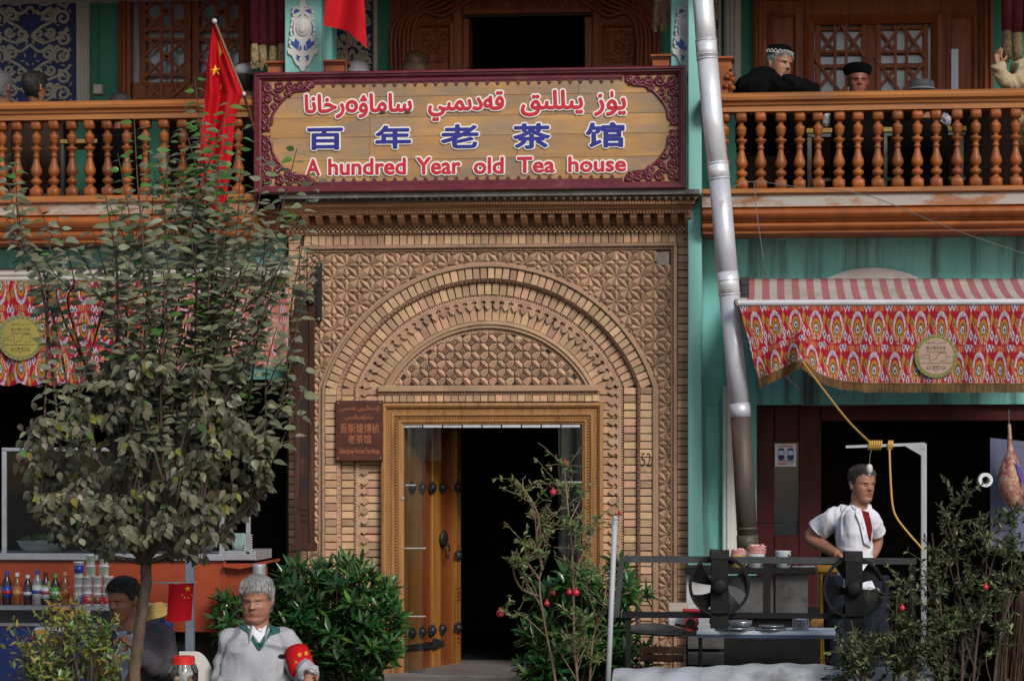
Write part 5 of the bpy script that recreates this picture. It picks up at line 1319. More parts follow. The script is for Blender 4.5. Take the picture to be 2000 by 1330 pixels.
# tubs and cups, stacked
def tub(x, y1, y0, w, label, cols, band=None, mark=None):
    Y = CYv + .06; s = S(Y); p = P(x, y1, Y); H = (y1 - y0) * s; r = w / 2 * s
    t = thing('tub', label, 'tub', p, 'yogurt tubs and paper cups stacked on the counter')
    MB().lathe([(0, r * .82), (H * .93, r), (H * .93, r * 1.06), (H, r * 1.06), (H, r * .8)], p.x, Y, p.z, 20).build('body', cols, t, True)
    if band: MB().lathe([(.2 * H, r * .885), (.75 * H, r * .985)], p.x, Y, p.z, 20).build('band', band, t, True)
    if mark:
        b = MB(); c = Vector((p.x + r * .25, Y - r * 1.0, p.z + H * .55))
        for k in range(7): b.ell((c.x + .0085 * cos(k * .9), c.y, c.z + .010 * sin(k * .9)), (.0045, .003, .0045), 6, 4)
        b.build('green_print', mark, t)
wc = pl('white_card', (.76, .77, .78), .5); gp = pl('green_print', (.16, .42, .10), .5)
tub(153, 1184, 1158, 17, 'blue yogurt tub at the left end of the bottom row', wc, lb); tub(171, 1184, 1156, 18, 'red and white yogurt tub second in the bottom row', wc, lr); tub(190, 1184, 1158, 17, 'brown red tub third in the bottom row', wc, pl('brown_wrap', (.16, .035, .02))); tub(209, 1184, 1158, 17, 'red tub right of the brown red one', wc, lr)
for i, x in enumerate((153, 171, 190, 209)): tub(x, 1158, 1143, 18, ['leftmost plain white cup, above the blue tub of the bottom row', 'second plain white cup, above the red and white tub', 'third plain white cup, above the brown red tub', 'rightmost plain white cup of the second row, above the red tub'][i], wc)
for i, x in enumerate((154, 172, 191, 212)): tub(x, 1143, 1125, 19, ['ribbed white cup directly under the top blue tub', 'ribbed white cup under the left green printed pair', 'ribbed white cup under the gap of the green printed pair', 'rightmost ribbed white cup beside the dark suited man'][i], wc)
tub(154, 1125, 1096, 20, 'blue and white tub on top at the left of the stack', wc, lb)
for x, g in ((177, 'left'), (203, 'right')):
    tub(x, 1125, 1104, 21, 'white tub with green print, lower of the %s pair on the stack' % g, wc, None, gp); tub(x, 1104, 1083, 20, 'white tub with green print, topmost of the %s pair' % g, wc, None, gp)
# noodle bundle, blue package, jar, plastic chair
M['noodle'] = mat('yellow_noodles', (.55, .38, .12), (.42, .28, .08), scale=30, rough=.7, bump=.4)
b = MB()
for i in range(9): b.tube(smoothpath([P(286 + i * .6, 1212 - i * 3.2, -2.2), P(300, 1207 - i * 3.4, -2.26), P(316, 1203 - i * 3.2, -2.24), P(330 - i, 1196 - i * 1.6, -2.2)], 4), .007, 6)
tag(b.build('noodle_bundle', M['noodle'], None, True), 'bundle of folded yellow noodles behind the dark suited man', 'noodles')
bp_ = MB().grid(lambda u, v: P(311 + 27 * u, 1210 + 110 * v, -2.4 - .05 * sin(pi * u) - .006 * sin(u * 30 + v * 10)), 12, 20); o = bp_.build('blue_packet', M['blue_cloth'], None, True); tag(o, 'tall shiny blue plastic packet leaning beside the suited man', 'packet')
b = MB(); text_fit(b, shape_arabic('سۈت'), (317, 1222, 334, 1234), -2.47, .004); b.build('printed_text', M['paper'], o)
JY = -4.3; p = P(358, 1340, JY); s = S(JY)
jr = thing('jar', 'big clear plastic jar with a red screw lid beside the grey haired man', 'jar', P(358, 1400, JY))
MB().lathe([(-.17, .07), (-.165, .079), (.07, .079), (.10, .072), (.118, .058), (.125, .058)], p.x, JY, p.z, 28).build('body', M['glass'], jr, True)
for i in range(30):
    a = 2 * pi * i / 30
    if i == 0: b = MB()
    b.tube([(p.x + .079 * cos(a), JY + .079 * sin(a), p.z + .075), (p.x + .062 * cos(a), JY + .062 * sin(a), p.z + .118)], .003, 4)
b.build('ribs', M['glass'], jr)
MB().lathe([(.118, .061), (.155, .061), (.16, .056), (.16, .02)], p.x, JY, p.z, 28).build('lid', pl('red_lid', (.50, .015, .015), .35), jr)
b = MB(); random.seed(9)
for i in range(26): a = random.random() * 6.3; d = random.random() ** .5 * .06; b.ell((p.x + d * cos(a), JY + d * sin(a), p.z - .15 + .19 * random.random()), (.02, .02, .014), 7, 5, Euler((random.random() * 3, random.random() * 3, 0)).to_matrix())
b.build('dried_fruit', mat('dried_fruit', (.22, .13, .08), (.35, .28, .2), scale=30, rough=.7, rand=.3), jr, kind='stuff')
M['white_plastic'] = mat('white_plastic', (.50, .49, .46), (.44, .43, .40), scale=5, rough=.45, bump=.05)
ch = thing('plastic_chair', 'white plastic chair with a rounded back behind the jar', 'chair', P(392, 1460, -4.15))
def cback(u, v):
    w = 1 - max(0, u - .2) ** 3 * .3; x = 350 + 66 * u; top = 1272 + 42 * max(0, (u - .45) / .55) ** 2.2; return P(x, top + (1400 - top) * v, -4.12 + .05 * u * u)
g_ = MB().grid(cback, 14, 10); g_.grid(lambda u, v: cback(u, v) + Vector((0, .02, 0)), 14, 10); g_.build('backrest', M['white_plastic'], ch, True)
MB().box(P(345, 1400, -4.1).x, P(418, 1400, -4.1).x, -4.45, -4.08, .16, .20, .01).build('seat', M['white_plastic'], ch)
for x in (350, 412):
    for y in (-4.42, -4.11): MB().tube([(P(x, 1400, y).x, y, .17), (P(x, 1400, y).x, y, GZ)], .016, 8).build('leg', M['white_plastic'], ch)
# small flag on a horizontal stick
sf = thing('small_flag', 'small red flag with yellow stars on a horizontal white stick tied to the tree trunk', 'flag', P(352, 1213, -3.9)); Yf = -3.9
MB().tube([P(290, 1137.5, Yf), P(383, 1137.5, Yf)], .0045, 8).build('stick', M['white_metal'], sf); MB().ell(P(383, 1137.5, Yf), (.006, .006, .006), 8, 5).build('stick_end', M['white_metal'], sf)
def sfp(u, v): return P(330 + 49 * u - 5 * v, 1139 + 74 * v + 1.5 * sin(u * 5), Yf - .012 * sin(u * 5 + v))
MB().grid(sfp, 14, 14).build('cloth', M['flag_red'], sf, True)
def onsf(x, y, r):
    vs = []
    for i in range(10): rr = r if i % 2 == 0 else r * .42; px, py = x + rr * sin(pi * i / 5), y - rr * cos(pi * i / 5); v = (py - 1139) / 74; u = (px - 330 + 5 * v) / 49; vs.append(sfp(u, v) + Vector((0, -.004, 0)))
    c = sum(vs, Vector()) / 10; MB().add(vs + [c], [(i, (i + 1) % 10, 10) for i in range(10)]) ; b = MB(); b.add(vs + [c], [(i, (i + 1) % 10, 10) for i in range(10)]); b.build('star', M['flag_yellow'], sf)
onsf(367, 1150, 6.2)
for x, y in ((356.5, 1161), (361, 1167), (368, 1168), (374.5, 1163)): onsf(x, y, 2.0)

# ---------------------------------------------------------------- kebab stall on the right
M['steel_grey'] = mat('grey_painted_steel', (.05, .052, .056), (.035, .035, .037), (.02, .018, .016), scale=6, rough=.5, spec=.2, bump=.15)
M['steel_black'] = mat('sooty_black_steel', (.005, .005, .0055), (.010, .010, .0095), scale=8, rough=.6, bump=.3, spec=.18)
M['steel_panel'] = mat('stained_steel_panel', (.11, .11, .11), (.06, .058, .055), (.025, .02, .02), scale=5, rough=.5, metal=.35, bump=.2, c3scale=4)
M['post_white'] = mat('worn_white_post', (.38, .39, .41), (.27, .28, .30), (.22, .20, .19), scale=6, stretch=(3, 3, .4), rough=.5, c3lo=.6, c3hi=.75)
GY = -3.0
wp = thing('white_post', 'leaning white metal post with a ball top left of the fan rack', 'post', P(1187, 1420, GY - .02))
MB().tube([P(1201, 1021, GY - .02), P(1192, 1230, GY - .02), P(1184, 1420, GY - .02)], .0155, 12).build('shaft', M['post_white'], wp, True)
MB().ell(P(1201.5, 1012, GY - .02), (.016, .016, .016), 12, 8).build('ball', M['post_white'], wp, True); MB().tube([P(1201.3, 1016, GY - .02), P(1201, 1022, GY - .02)], .0185, 12).build('collar', M['post_white'], wp)
rk = thing('fan_rack', 'grey steel rack carrying two black cooling fans in front of the kebab stall', 'rack', P(1500, 1330, GY))
b = MB(); q = [P(x, y, GY) for x, y in ((1212, 1085), (1790, 1090), (1790, 1102), (1212, 1098))]; b.prism([(p.x, p.z) for p in q], GY - .002, GY + .035, True); b.build('top_rail', M['steel_grey'], rk)
b = MB(); q = [P(x, y, GY) for x, y in ((1210, 1086), (1219, 1098), (1209, 1205), (1199, 1205))]; b.prism([(p.x, p.z) for p in q], GY - .006, GY + .03, True); b.build('end_post', M['steel_grey'], rk)
b = MB(); q = [P(x, y, GY) for x, y in ((1214, 1194), (1650, 1198), (1650, 1208), (1214, 1206))]; b.prism([(p.x, p.z) for p in q], GY + .002, GY + .03, True); b.build('bottom_rail', M['steel_black'], rk)
MB().bpx(1490, 1100, 1505, 1196, GY + .004, GY + .03).build('upright', M['steel_black'], rk)
MB().bpx(1776, 1100, 1788, 1330, GY + .004, GY + .03).build('upright', M['steel_black'], rk); MB().bpx(1222, 1206, 1232, 1330, GY + .02, GY + .05).build('upright', M['steel_black'], rk)
def annulus(b, c, r0, r1, d, n):
    o = len(b.v)
    for i in range(n):
        for r, y in ((r1, -d / 2), (r1, d / 2), (r0, d / 2), (r0, -d / 2)): b.v.append((c.x + r * cos(2 * pi * i / n), c.y + y, c.z + r * sin(2 * pi * i / n)))
    for i in range(n):
        for k in range(4): b.f.append((o + i * 4 + k, o + i * 4 + (k + 1) % 4, o + ((i + 1) % n) * 4 + (k + 1) % 4, o + ((i + 1) % n) * 4 + k)); b.m.append(0)
def fan(cx, cy, R, label, rot):
    Y = GY - .03; s = S(Y); c = P(cx, cy, Y); f = thing('cooling_fan', label, 'fan', P(cx, cy + R, Y), 'black fans on the rack')
    b = MB(); n = 40; pts = [(c.x + R * s * cos(2 * pi * i / n), Y, c.z + R * s * sin(2 * pi * i / n)) for i in range(n + 1)]; annulus(b, c, R * s * .94, R * s * 1.04, .06, 40); b.build('shroud', M['steel_black'], f)
    for k in range(5):
        a0 = rot + 2 * pi * k / 5
        def bl(u, v): r = (.22 + .72 * u) * R * s; a = a0 + (-.36 + .72 * v) * (.75 + .35 * u) - .25 * u; return (c.x + r * cos(a), Y - .012 + .03 * v, c.z + r * sin(a))
        MB().grid(bl, 6, 6).build('blade', M['steel_black'], f, True)
    h = MB().lathe([(-.03, .03), (-.02, .042), (.02, .045), (.03, .03)], 0, 0, 0, 16).build('hub', M['steel_black'], f, True)
    h.rotation_euler = (pi / 2, 0, 0); h.location = Vector((c.x, Y - .02, c.z)) - WL[f]
    MB().bpx(cx - 17, cy - 62, cx + 17, cy + 6, Y - .055, Y - .03, .004).build('motor_plate', M['steel_black'], f)
    MB().bpx(cx - 18, cy + 6, cx + 18, cy + 84, Y - .03, Y + .02, .004).build('mounting_plate', M['steel_black'], f)
    b = MB().bpx(cx - 20, cy - 70, cx + 18, cy - 50, Y - .06, Y + .05, .01); b.v = [(x + random.uniform(-.006, .006), y, z + random.uniform(-.007, .007)) for x, y, z in b.v]; b.build('motor_box', mat('dusty_black', (.014, .014, .015), (.03, .03, .03), scale=10, spec=.1, rough=.8, bump=.4), f)
fan(1405, 1143, 57, 'black cooling fan at the left of the rack, in front of the steel panels', .35)
fan(1668, 1148, 57, 'black cooling fan in front of the man in the white shirt', .9)
# grill cabinet and table with dishes
TY = -2.45
gb = thing('grill_cabinet', 'stained steel grill cabinet with shelf behind the left fan', 'grill', P(1460, 1330, -2.0))
MB().bpx(1340, 1121, 1396, 1190, -2.04, -2.0, .004).build('panel', mat('pale_panel', (.42, .43, .44), (.33, .33, .33), scale=5, rough=.5), gb)
MB().bpx(1396, 1124, 1512, 1205, -2.03, -2.0, .004).build('panel', M['steel_panel'], gb); MB().bpx(1514, 1120, 1578, 1200, -2.05, -2.0, .004).build('panel', M['steel_panel'], gb)
MB().bpx(1338, 1109, 1592, 1121, -2.12, -1.7, .004).build('shelf', M['steel_black'], gb)
MB().bpx(1340, 1190, 1600, 1330, -1.98, -1.7).build('base', M['steel_black'], gb)
for c in ((1343, 1243, 1414, 1267), (1343, 1273, 1414, 1298), (1250, 1262, 1335, 1276), (1250, 1278, 1335, 1292)): MB().bpx(*c, -2.06, -2.03, .003).build('drawer', M['steel_panel'] if c[0] > 1300 else M['old_wood'], gb)
tb = thing('table', 'narrow pale blue topped table with trays and a pot under the fans', 'table', P(1500, 1420, TY))
MB().bpx(1360, 1232, 1632, 1240, TY - .12, TY + .2, .004, Y=TY - .12).build('table_top', mat('pale_blue_top', (.46, .55, .64), (.38, .46, .54), scale=5, rough=.4), tb)
MB().bpx(1360, 1240, 1632, 1246, TY - .115, TY + .19).build('apron', pl('dark_blue_edge', (.03, .05, .12), .5), tb)
for x in (1368, 1622):
    for y in (TY - .1, TY + .17): MB().tube([(P(x, 1300, y).x, y, P(x, 1244, y).z), (P(x, 1300, y).x, y, GZ)], .012, 8).build('leg', M['steel_black'], tb)
tz = P(1500, 1232, TY - .12).z; TT_ = TY - .06
def disc(name, label, cat, cx, w, z0, h, m, lip=1.0, group=None, Y=TT_):
    p = P(cx, 1225, Y); r = w / 2 * S(Y); o = MB().lathe([(0, r * .8), (h * .6, r * .97), (h, r * lip), (h * .8, r * .9)], p.x, Y, z0, 26).build(name, m, None, True); return tag(o, label, cat, group)
st_ = mat('stainless', (.42, .44, .48), (.33, .35, .38), scale=8, rough=.28, metal=.75, bump=0)
disc('tray', 'broad steel tray lowest on the table under the left fan', 'tray', 1434, 78, tz, .018, st_); disc('plate_stack', 'stack of steel plates on the broad tray', 'plates', 1446, 46, tz + .02, .038, st_)
disc('tray', 'second steel tray in the middle of the table', 'tray', 1505, 64, tz, .014, st_); disc('tray', 'smaller bright tray lying in the middle tray', 'tray', 1507, 50, tz + .015, .016, st_)
pp = P(1564, 1225, TT_)
pt = thing('cooking_pot', 'small steel cooking pot with spoon on the table', 'pot', (pp.x, TT_, tz))
MB().lathe([(0, .045), (.004, .048), (.066, .048), (.069, .051), (.066, .045), (.01, .044)], pp.x, TT_, tz, 26).build('body', st_, pt, True); MB().tube([(pp.x - .03, TT_, tz + .06), (pp.x - .055, TT_ - .02, tz + .125)], .004, 6).build('spoon', st_, pt)
br_ = mat('sesame_bread', (.55, .30, .10), (.42, .20, .06), (.65, .45, .25), scale=30, rough=.8, bump=.5)
o = MB().ell((0, 0, 0), (.045, .012, .034), 18, 10).build('bread', br_, None, True); p = P(1599, 1225, TT_); o.location = (p.x, TT_, tz + .024); o.rotation_euler = (.5, -.5, 0); WL[o] = o.location.copy(); tag(o, 'round flat bread leaning at the right end of the table', 'bread')
fm = pl('foam_white', (.60, .62, .64), .6)
for i, (x, y0, y1, w, l) in enumerate(((1375, 1207, 1219, 22, 'white foam box on top beside the red scale'), (1380, 1219, 1232, 34, 'wider white foam box under the other one beside the red scale'))):
    b = MB(); a0, a1 = P(x - w / 2, y1, TT_), P(x + w / 2, y0, TT_); k = .006
    b.add([(a0.x + k, TT_ - .05, a0.z), (a1.x - k, TT_ - .05, a0.z), (a1.x - k, TT_ + .05, a0.z), (a0.x + k, TT_ + .05, a0.z), (a0.x, TT_ - .056, a1.z), (a1.x, TT_ - .056, a1.z), (a1.x, TT_ + .056, a1.z), (a0.x, TT_ + .056, a1.z)], [(0, 1, 5, 4), (1, 2, 6, 5), (2, 3, 7, 6), (3, 0, 4, 7), (4, 5, 6, 7), (3, 2, 1, 0)])
    tag(b.build('foam_box', fm), l, 'box', 'foam boxes on the table')
scl = thing('kitchen_scale', 'red kitchen scale with black dial left of the foam boxes', 'scale', P(1349, 1232, TY - .02))
b = MB(); q = [P(x, y, TY - .04) for x, y in ((1335, 1232), (1337, 1205), (1341, 1196), (1357, 1196), (1361, 1205), (1364, 1232))]; b.prism([(p.x, p.z) for p in q], TY - .05, TY + .03, True); b.build('body', pl('red_scale', (.42, .012, .02), .4), scl)
b = MB(); pxell(b, 1349, 1216, 9, 9, TY - .052, .004, 18); b.build('dial', M['steel_black'], scl); MB().bpx(1333, 1190, 1366, 1195, TY - .06, TY + .05, .004).build('pan', pl('red_pan', (.42, .012, .02), .4), scl)
box_thing('carton', 'beige carton standing behind the rack left of the red scale', 'carton', (1306, 1178, 1343, 1194), -2.3, -2.2, mat('beige_card', (.34, .30, .26), rough=.8), .003)
box_thing('storage_tub', 'white plastic storage tub beside the red scale', 'tub', (1306, 1208, 1336, 1222), -2.42, -2.3, fm, .005)
b = MB()
def cw_(u, v): x = 1226 + 116 * u; t = 1222 - 9 * sin(pi * min(1, u * 1.1)) + 6 * u; return P(x, t + (22 * sin(pi * min(1, .08 + u * .9)) ** .6) * v, -2.75 - .12 * v + .01 * sin(u * 20))
b.grid(cw_, 24, 8); g0 = len(b.f); b.v = b.v + [(x, y + .03, z - .012) for x, y, z in b.v]; b.f += [tuple(i + 225 for i in f) for f in b.f]; b.m = [0] * len(b.f)
tag(b.build('charred_board', mat('charred_wood', (.035, .034, .033), (.07, .066, .06), scale=7, stretch=(.4, 2, 2), rough=.8, bump=.6), None, True), 'warped charred wooden board jutting out left of the table', 'board')
MB().tube([P(1318, 1219, -2.9), P(1345, 1224, -2.9), P(1362, 1228, -2.86)], .009, 8).build('charred_handle', M['old_wood'], bpy.data.objects['charred_board'])
# mugs and skewers on the shelf
sz_ = P(1460, 1109, -2.05).z
def mug(cx, w, h, m, label, Y=-2.02):
    p = P(cx, 1109, Y); r = w / 2 * S(Y); H = h * S(Y); t = thing('mug', label, 'mug', (p.x, Y, sz_), 'enamel mugs on the grill shelf')
    MB().lathe([(0, r * .95), (H, r), (H + .003, r * 1.03), (H, r * .94), (.01, r * .9)], p.x, Y, sz_, 24).build('body', m, t, True)
    MB().tube([(p.x + r * (.45 + .5 * cos(a)), Y - r * .95 - .004 - .018 * max(0, sin(a + .6)), sz_ + H * .5 + H * .32 * sin(a)) for a in [-1.3 + .43 * i for i in range(7)]], .005, 6).build('handle', M['steel_black'], t)
mug(1476, 36, 26, M['enamel'], 'white enamel mug under the larger pink stack'); mug(1529, 31, 32, M['enamel'], 'white enamel mug standing alone right of the stacks', -2.0); mug(1441, 30, 24, mat('yellow_enamel', (.52, .36, .10), rough=.3, bump=0), 'yellow mug beside the left fan')
M['pink'] = mat('pink_stack', (.50, .14, .14), (.58, .42, .40), scale=30, stretch=(1, 1, 6), rough=.7, bump=.3)
for cx, w, z, n, l in ((1443, 32, .075, 4, 'low pink and white stack on the yellow mug'), (1478, 38, .082, 6, 'taller pink and white stack on the white mug')):
    b = MB(); p = P(cx, 1109, -2.02); r = w / 2 * S(-2.02)
    for i in range(n): b.lathe([(0, r * .85), (.006, r), (.008, r * .95)], p.x + random.uniform(-.004, .004), -2.02, sz_ + z + .0085 * i, 20)
    for i in range(10): b.ell((p.x + random.uniform(-.6, .6) * r, -2.03 + random.uniform(-.02, .02), sz_ + z + .0085 * n + .003), (.012, .012, .008), 7, 5)
    tag(b.build('napkin_stack', M['pink'], None, True), l, 'stack', 'pink stacks on the mugs')
b = MB()
for i in range(3): b.tube([P(1548, 1106 + i, -2.05 + .02 * i), P(1592, 1105 + 2 * i, -2.02 + .02 * i)], .003, 5)
tag(b.build('skewers', st_), 'steel skewers lying on the end of the grill shelf', 'skewers')
# yellow cupboard
yc = thing('cupboard', 'mustard yellow carved cupboard behind the man in the white shirt', 'cupboard', P(1618, 1330, -.9))
M['mustard'] = mat('mustard_paint', (.38, .20, .03), (.30, .15, .025), (.16, .08, .02), scale=4, rough=.5, bump=.2)
MB().bpx(1598, 1112, 1690, 1300, -.95, -.6, .006).build('body', M['mustard'], yc); MB().bpx(1596, 1108, 1692, 1118, -.98, -.6, .006).build('cornice', M['mustard'], yc); MB().bpx(1598, 1300, 1690, 1345, -.94, -.6).build('plinth', M['near_black'], yc)
for x in (1604, 1624): MB().bpx(x - 2, 1122, x + 2, 1296, -.965, -.94, .004).build('carved_stile', M['mustard'], yc)
pxframe(1607, 1130, 1680, 1290, 7, [(0, -.95), (0, -.968), (.5, -.972), (1, -.952)], 'panel_frame', M['mustard'], yc, -.95)
# white covered barrier in the foreground
M['white_sheet'] = mat('dusty_white_sheet', (.35, .37, .41), (.26, .275, .30), (.12, .115, .11), scale=4, rough=.55, bump=.35, bscale=14, bdist=.01, c3scale=4, c3lo=.50, c3hi=.7)
EY = -3.5
def bar_(u, v):
    x = 1200 + 620 * u; a = v * pi * .62; tp = 1299 + 4 * sin(u * 9) + (6 * (1 - u * 8) if u < .125 else 0); p = P(x, tp, EY + .30)
    return Vector((p.x, EY + .30 - .30 * sin(a) - .008 * sin(u * 40), p.z - .17 * (1 - cos(a)) - max(0, v - .7) * .7 + .004 * sin(u * 61 + v * 9)))
o = MB().grid(bar_, 80, 14).build('covered_barrier', M['white_sheet'], None, True); tag(o, 'low rounded barrier covered with a dusty white sheet along the lower right edge', 'barrier')
# white frame with arm, rope and bulb
HYp = -2.8
pf_ = thing('pole_frame', 'white metal post with a horizontal arm over the kebab stall', 'pole', P(1804, 1420, HYp))
b = MB(); b.bpx(1799, 866, 1810, 1420, HYp, HYp + .03, .003); b.build('post', M['post_white'], pf_)
b = MB(); q = [P(x, y, HYp) for x, y in ((1652, 870), (1803, 864), (1806, 864), (1806, 876), (1790, 877), (1770, 871), (1652, 875))]; b.prism([(p.x, p.z) for p in q], HYp - .005, HYp + .025, True); b.build('arm', M['post_white'], pf_)
b = MB(); q = [P(x, y, HYp) for x, y in ((1766, 870), (1800, 872), (1800, 890))]; b.prism([(p.x, p.z) for p in q], HYp - .008, HYp - .004, True); b.build('gusset', M['post_white'], pf_)
rp = thing('rope', 'yellow rope tied from the awning corner round the arm and down to the post', 'rope', P(1700, 868, HYp))
MB().tube(smoothpath([P(1567, 706, -1.02), P(1600, 750, -1.5), P(1655, 820, -2.2), P(1701, 866, HYp - .01)], 8), .0065, 7).build('line', M['rope'], rp)
for x0, n, sp_ in ((1698, 6, 4.4), (1735, 3, 3.4)):
    b = MB()
    for i in range(n):
        c = P(x0 + sp_ * i, 869.5, HYp + .01); b.tube([(c.x + .004 * sin(t), c.y - .026 * cos(t), c.z + .024 * sin(t)) for t in [2 * pi * k / 12 for k in range(13)]], .0058, 6)
    b.build('turns', M['rope'], rp)
MB().tube(smoothpath([P(x, y, HYp - .03) for x, y in ((1737, 876), (1739, 930), (1743, 985), (1752, 1012), (1776, 1043), (1798, 1068), (1801, 1076))], 6), .0062, 7).build('line', M['rope'], rp)
lb_ = thing('light_bulb', 'unlit white bulb hanging on a thin wire from the arm', 'light bulb', P(1698, 928, HYp))
MB().tube([P(1703, 874, HYp), P(1699, 890, HYp), P(1698, 909, HYp)], .0022, 5).build('wire', M['wire'], lb_)
p = P(1698, 925, HYp); s = S(HYp); MB().lathe([(0, .004), (.004, .011), (.012, .018), (.04, .0185), (.05, .014), (.055, .007)], p.x, p.y, p.z, 16).build('globe', M['white_plastic'], lb_, True); MB().lathe([(-.012, .008), (.004, .010)], p.x, p.y, p.z, 12).build('cap', M['alu'], lb_)
# hanging meat, blue sheet, paper roll
M['meat'] = mat('raw_mutton', (.27, .10, .065), (.42, .30, .22), (.20, .035, .03), scale=22, rough=.5, bump=.8, bscale=30, bdist=.012, c3scale=13, c3lo=.47, c3hi=.6)
MY = -1.1
mt = thing('meat_leg', 'raw mutton leg hanging in front of a blue sheet at the right edge', 'meat', P(1980, 1000, MY))
lg = [(1971, 828, 4), (1972, 845, 5), (1972, 865, 7), (1974, 882, 10), (1974, 898, 20), (1973, 915, 28), (1972, 935, 33), (1974, 955, 33), (1979, 974, 28), (1985, 990, 18), (1988, 1001, 7)]
s = S(MY); MB().tube([P(x, y, MY - .02) for x, y, r in lg], [(r * s, r * s * .7) for x, y, r in lg], 18).build('flesh', M['meat'], mt, True)
MB().tube([P(1970, 800, MY), P(1971, 832, MY - .02)], .005, 6).build('hook', M['iron'], mt)
b = MB(); q = [P(x, y, MY) for x, y in ((1980, 900), (1990, 915), (1998, 945), (1994, 945), (1984, 920))]; b.prism([(p.x, p.z) for p in q], MY - .115, MY - .10, True); b.build('stamp_mark', pl('purple_mark', (.06, .03, .30), .5), mt)
bs = MB().grid(lambda u, v: P(1934 + 100 * u, 855 + 10 * u + 215 * v, MY + .15 + .02 * sin(u * 9) * v), 24, 16).build('hanging_sheet', mat('blue_grey_sheet', (.095, .10, .17), (.07, .073, .13), (.03, .03, .05), scale=3, rough=.7, bump=.2), None, True); tag(bs, 'blue grey plastic sheet hanging behind the meat leg', 'sheet')
RYp = -1.25; p = P(1924, 937, RYp); s = S(RYp)
b = MB(); n = 24; pr = [(13.5, -.05), (13.5, .05), (7, .05), (7, -.05)]
for i in range(n): 
    for r, y in pr: b.v.append((p.x + r * s * cos(2 * pi * i / n), p.y + y, p.z + r * s * sin(2 * pi * i / n)))
for i in range(n):
    for k in range(4): b.f.append((i * 4 + k, i * 4 + (k + 1) % 4, ((i + 1) % n) * 4 + (k + 1) % 4, ((i + 1) % n) * 4 + k)); b.m.append(0)
tag(b.build('paper_roll', M['paper'], None), 'white paper roll seen end on beside the meat leg', 'paper roll')
# straw broom at the lower right
bw_ = thing('straw_broom', 'upturned brown straw broom behind the bushes at the lower right', 'broom', P(1965, 1420, -3.1)); random.seed(21)
b = MB()
for i in range(95): t = random.random(); x0 = 1945 + 50 * t; b.tube([P(x0 + random.uniform(-4, 4), 1330, -3.1 + random.uniform(-.05, .05)), P(1945 + 62 * t + random.uniform(-6, 12), random.uniform(1145, 1190), -3.1 + random.uniform(-.07, .07))], .003, 3)
b.build('bristles', mat('straw', (.045, .024, .012), (.028, .015, .008), scale=20, rough=.85, rand=.35), bw_, kind='stuff')
MB().tube([P(1968, 1325, -3.1), P(1966, 1420, -3.1)], .014, 8).build('handle', M['pole_brown'], bw_)
# tables, bench and bags seen behind the balusters
tb = thing('tea_table', 'long tea table with a worn yellow edge behind the right balusters', 'table', P(1730, 380, .4))
MB().bpx(1575, 249, 1888, 258, .35, .8, .003).build('table_top', mat('yellow_edge', (.30, .20, .05), (.20, .13, .04), scale=6, rough=.6), tb)
for x in (1581, 1729, 1878): MB().bpx(x - 4, 266, x + 4, 384, .36, .39).build('leg', M['steel_panel'], tb)
MB().bpx(1577, 259, 1886, 266, .36, .40).build('apron', M['steel_panel'], tb); MB().bpx(1577, 347, 1886, 353, .37, .39).build('stretcher', M['steel_panel'], tb)
tb2 = thing('bench', 'bench with a yellow edge behind the left balusters', 'bench', P(170, 395, .4)); MB().bpx(90, 272, 250, 280, .35, .7, .003).build('seat', bpy.data.materials['yellow_edge'], tb2)
for x in (120, 236): MB().bpx(x - 4, 280, x + 4, 398, .36, .40).build('leg', M['steel_panel'], tb2)
M['bag'] = mat('pale_plastic_bag', (.42, .42, .46), (.25, .25, .28), scale=20, rough=.3, bump=.8, bscale=40, bdist=.01)
for x, y, r, l in ((1618, 236, 11, 'crumpled clear plastic bag at the left end of the tea table'), (1657, 240, 12, 'second crumpled plastic bag between the balusters on the tea table'), (1772, 242, 5, 'small white cup shaped bag in the middle of the tea table'), (1806, 232, 9, 'crumpled white bag right of the middle of the tea table'), (1846, 238, 11, 'grey plastic bag near the right end of the tea table')):
    b = MB(); c = P(x, 249, .45); s = S(.45); random.seed(int(x))
    b.ell((0, 0, r * s * 1.0), (r * s, r * s, r * s * 1.3), 12, 8); b.v = [(c.x + a * (1 + random.uniform(-.25, .25)), c.y + d * (1 + random.uniform(-.25, .25)), c.z + max(0, e * (1 + random.uniform(-.2, .2)))) for a, d, e in b.v]
    tag(b.build('plastic_bag', M['bag']), l, 'plastic bag', 'plastic bags on the tea table')
# ---------------------------------------------------------------- plants
def leafmesh(kind, q=0):
    "unit leaf along +Y, normal +Z; q bends, cups and narrows it"
    prof = {'ovate': [(0, .02), (.12, .22), (.32, .34), (.58, .29), (.82, .14), (1, 0)], 'lance': [(0, .02), (.25, .11), (.55, .135), (.82, .08), (1, 0)],
            'small': [(0, .03), (.3, .17), (.65, .15), (1, 0)]}[kind]
    bend = {'ovate': .16, 'lance': .14, 'small': .08}[kind]; cup = {'ovate': .20, 'lance': .3, 'small': .2}[kind]
    bend *= (1, 2.4, -.3, 1.6, .4)[q]; cup *= (1, .5, 1.9, 1.5, -.4)[q]; wk = (1, .85, .75, 1.08, .92)[q]; tw = (0, .12, -.10, -.2, .15)[q]
    v = []; f = []
    for y, w in prof:
        w *= wk; z = -bend * y * y + tw * y * y * (.5 if q else 0); v += [(-w, y, z + cup * w + tw * y * w), (0, y, z), (w, y, z + cup * w - tw * y * w)]
    for i in range(len(prof) - 1): a = 3 * i; f += [(a, a + 1, a + 4, a + 3), (a + 1, a + 2, a + 5, a + 4)]
    return v, f
LEAF = {k: [leafmesh(k, q) for q in range(5)] for k in ('ovate', 'lance', 'small')}
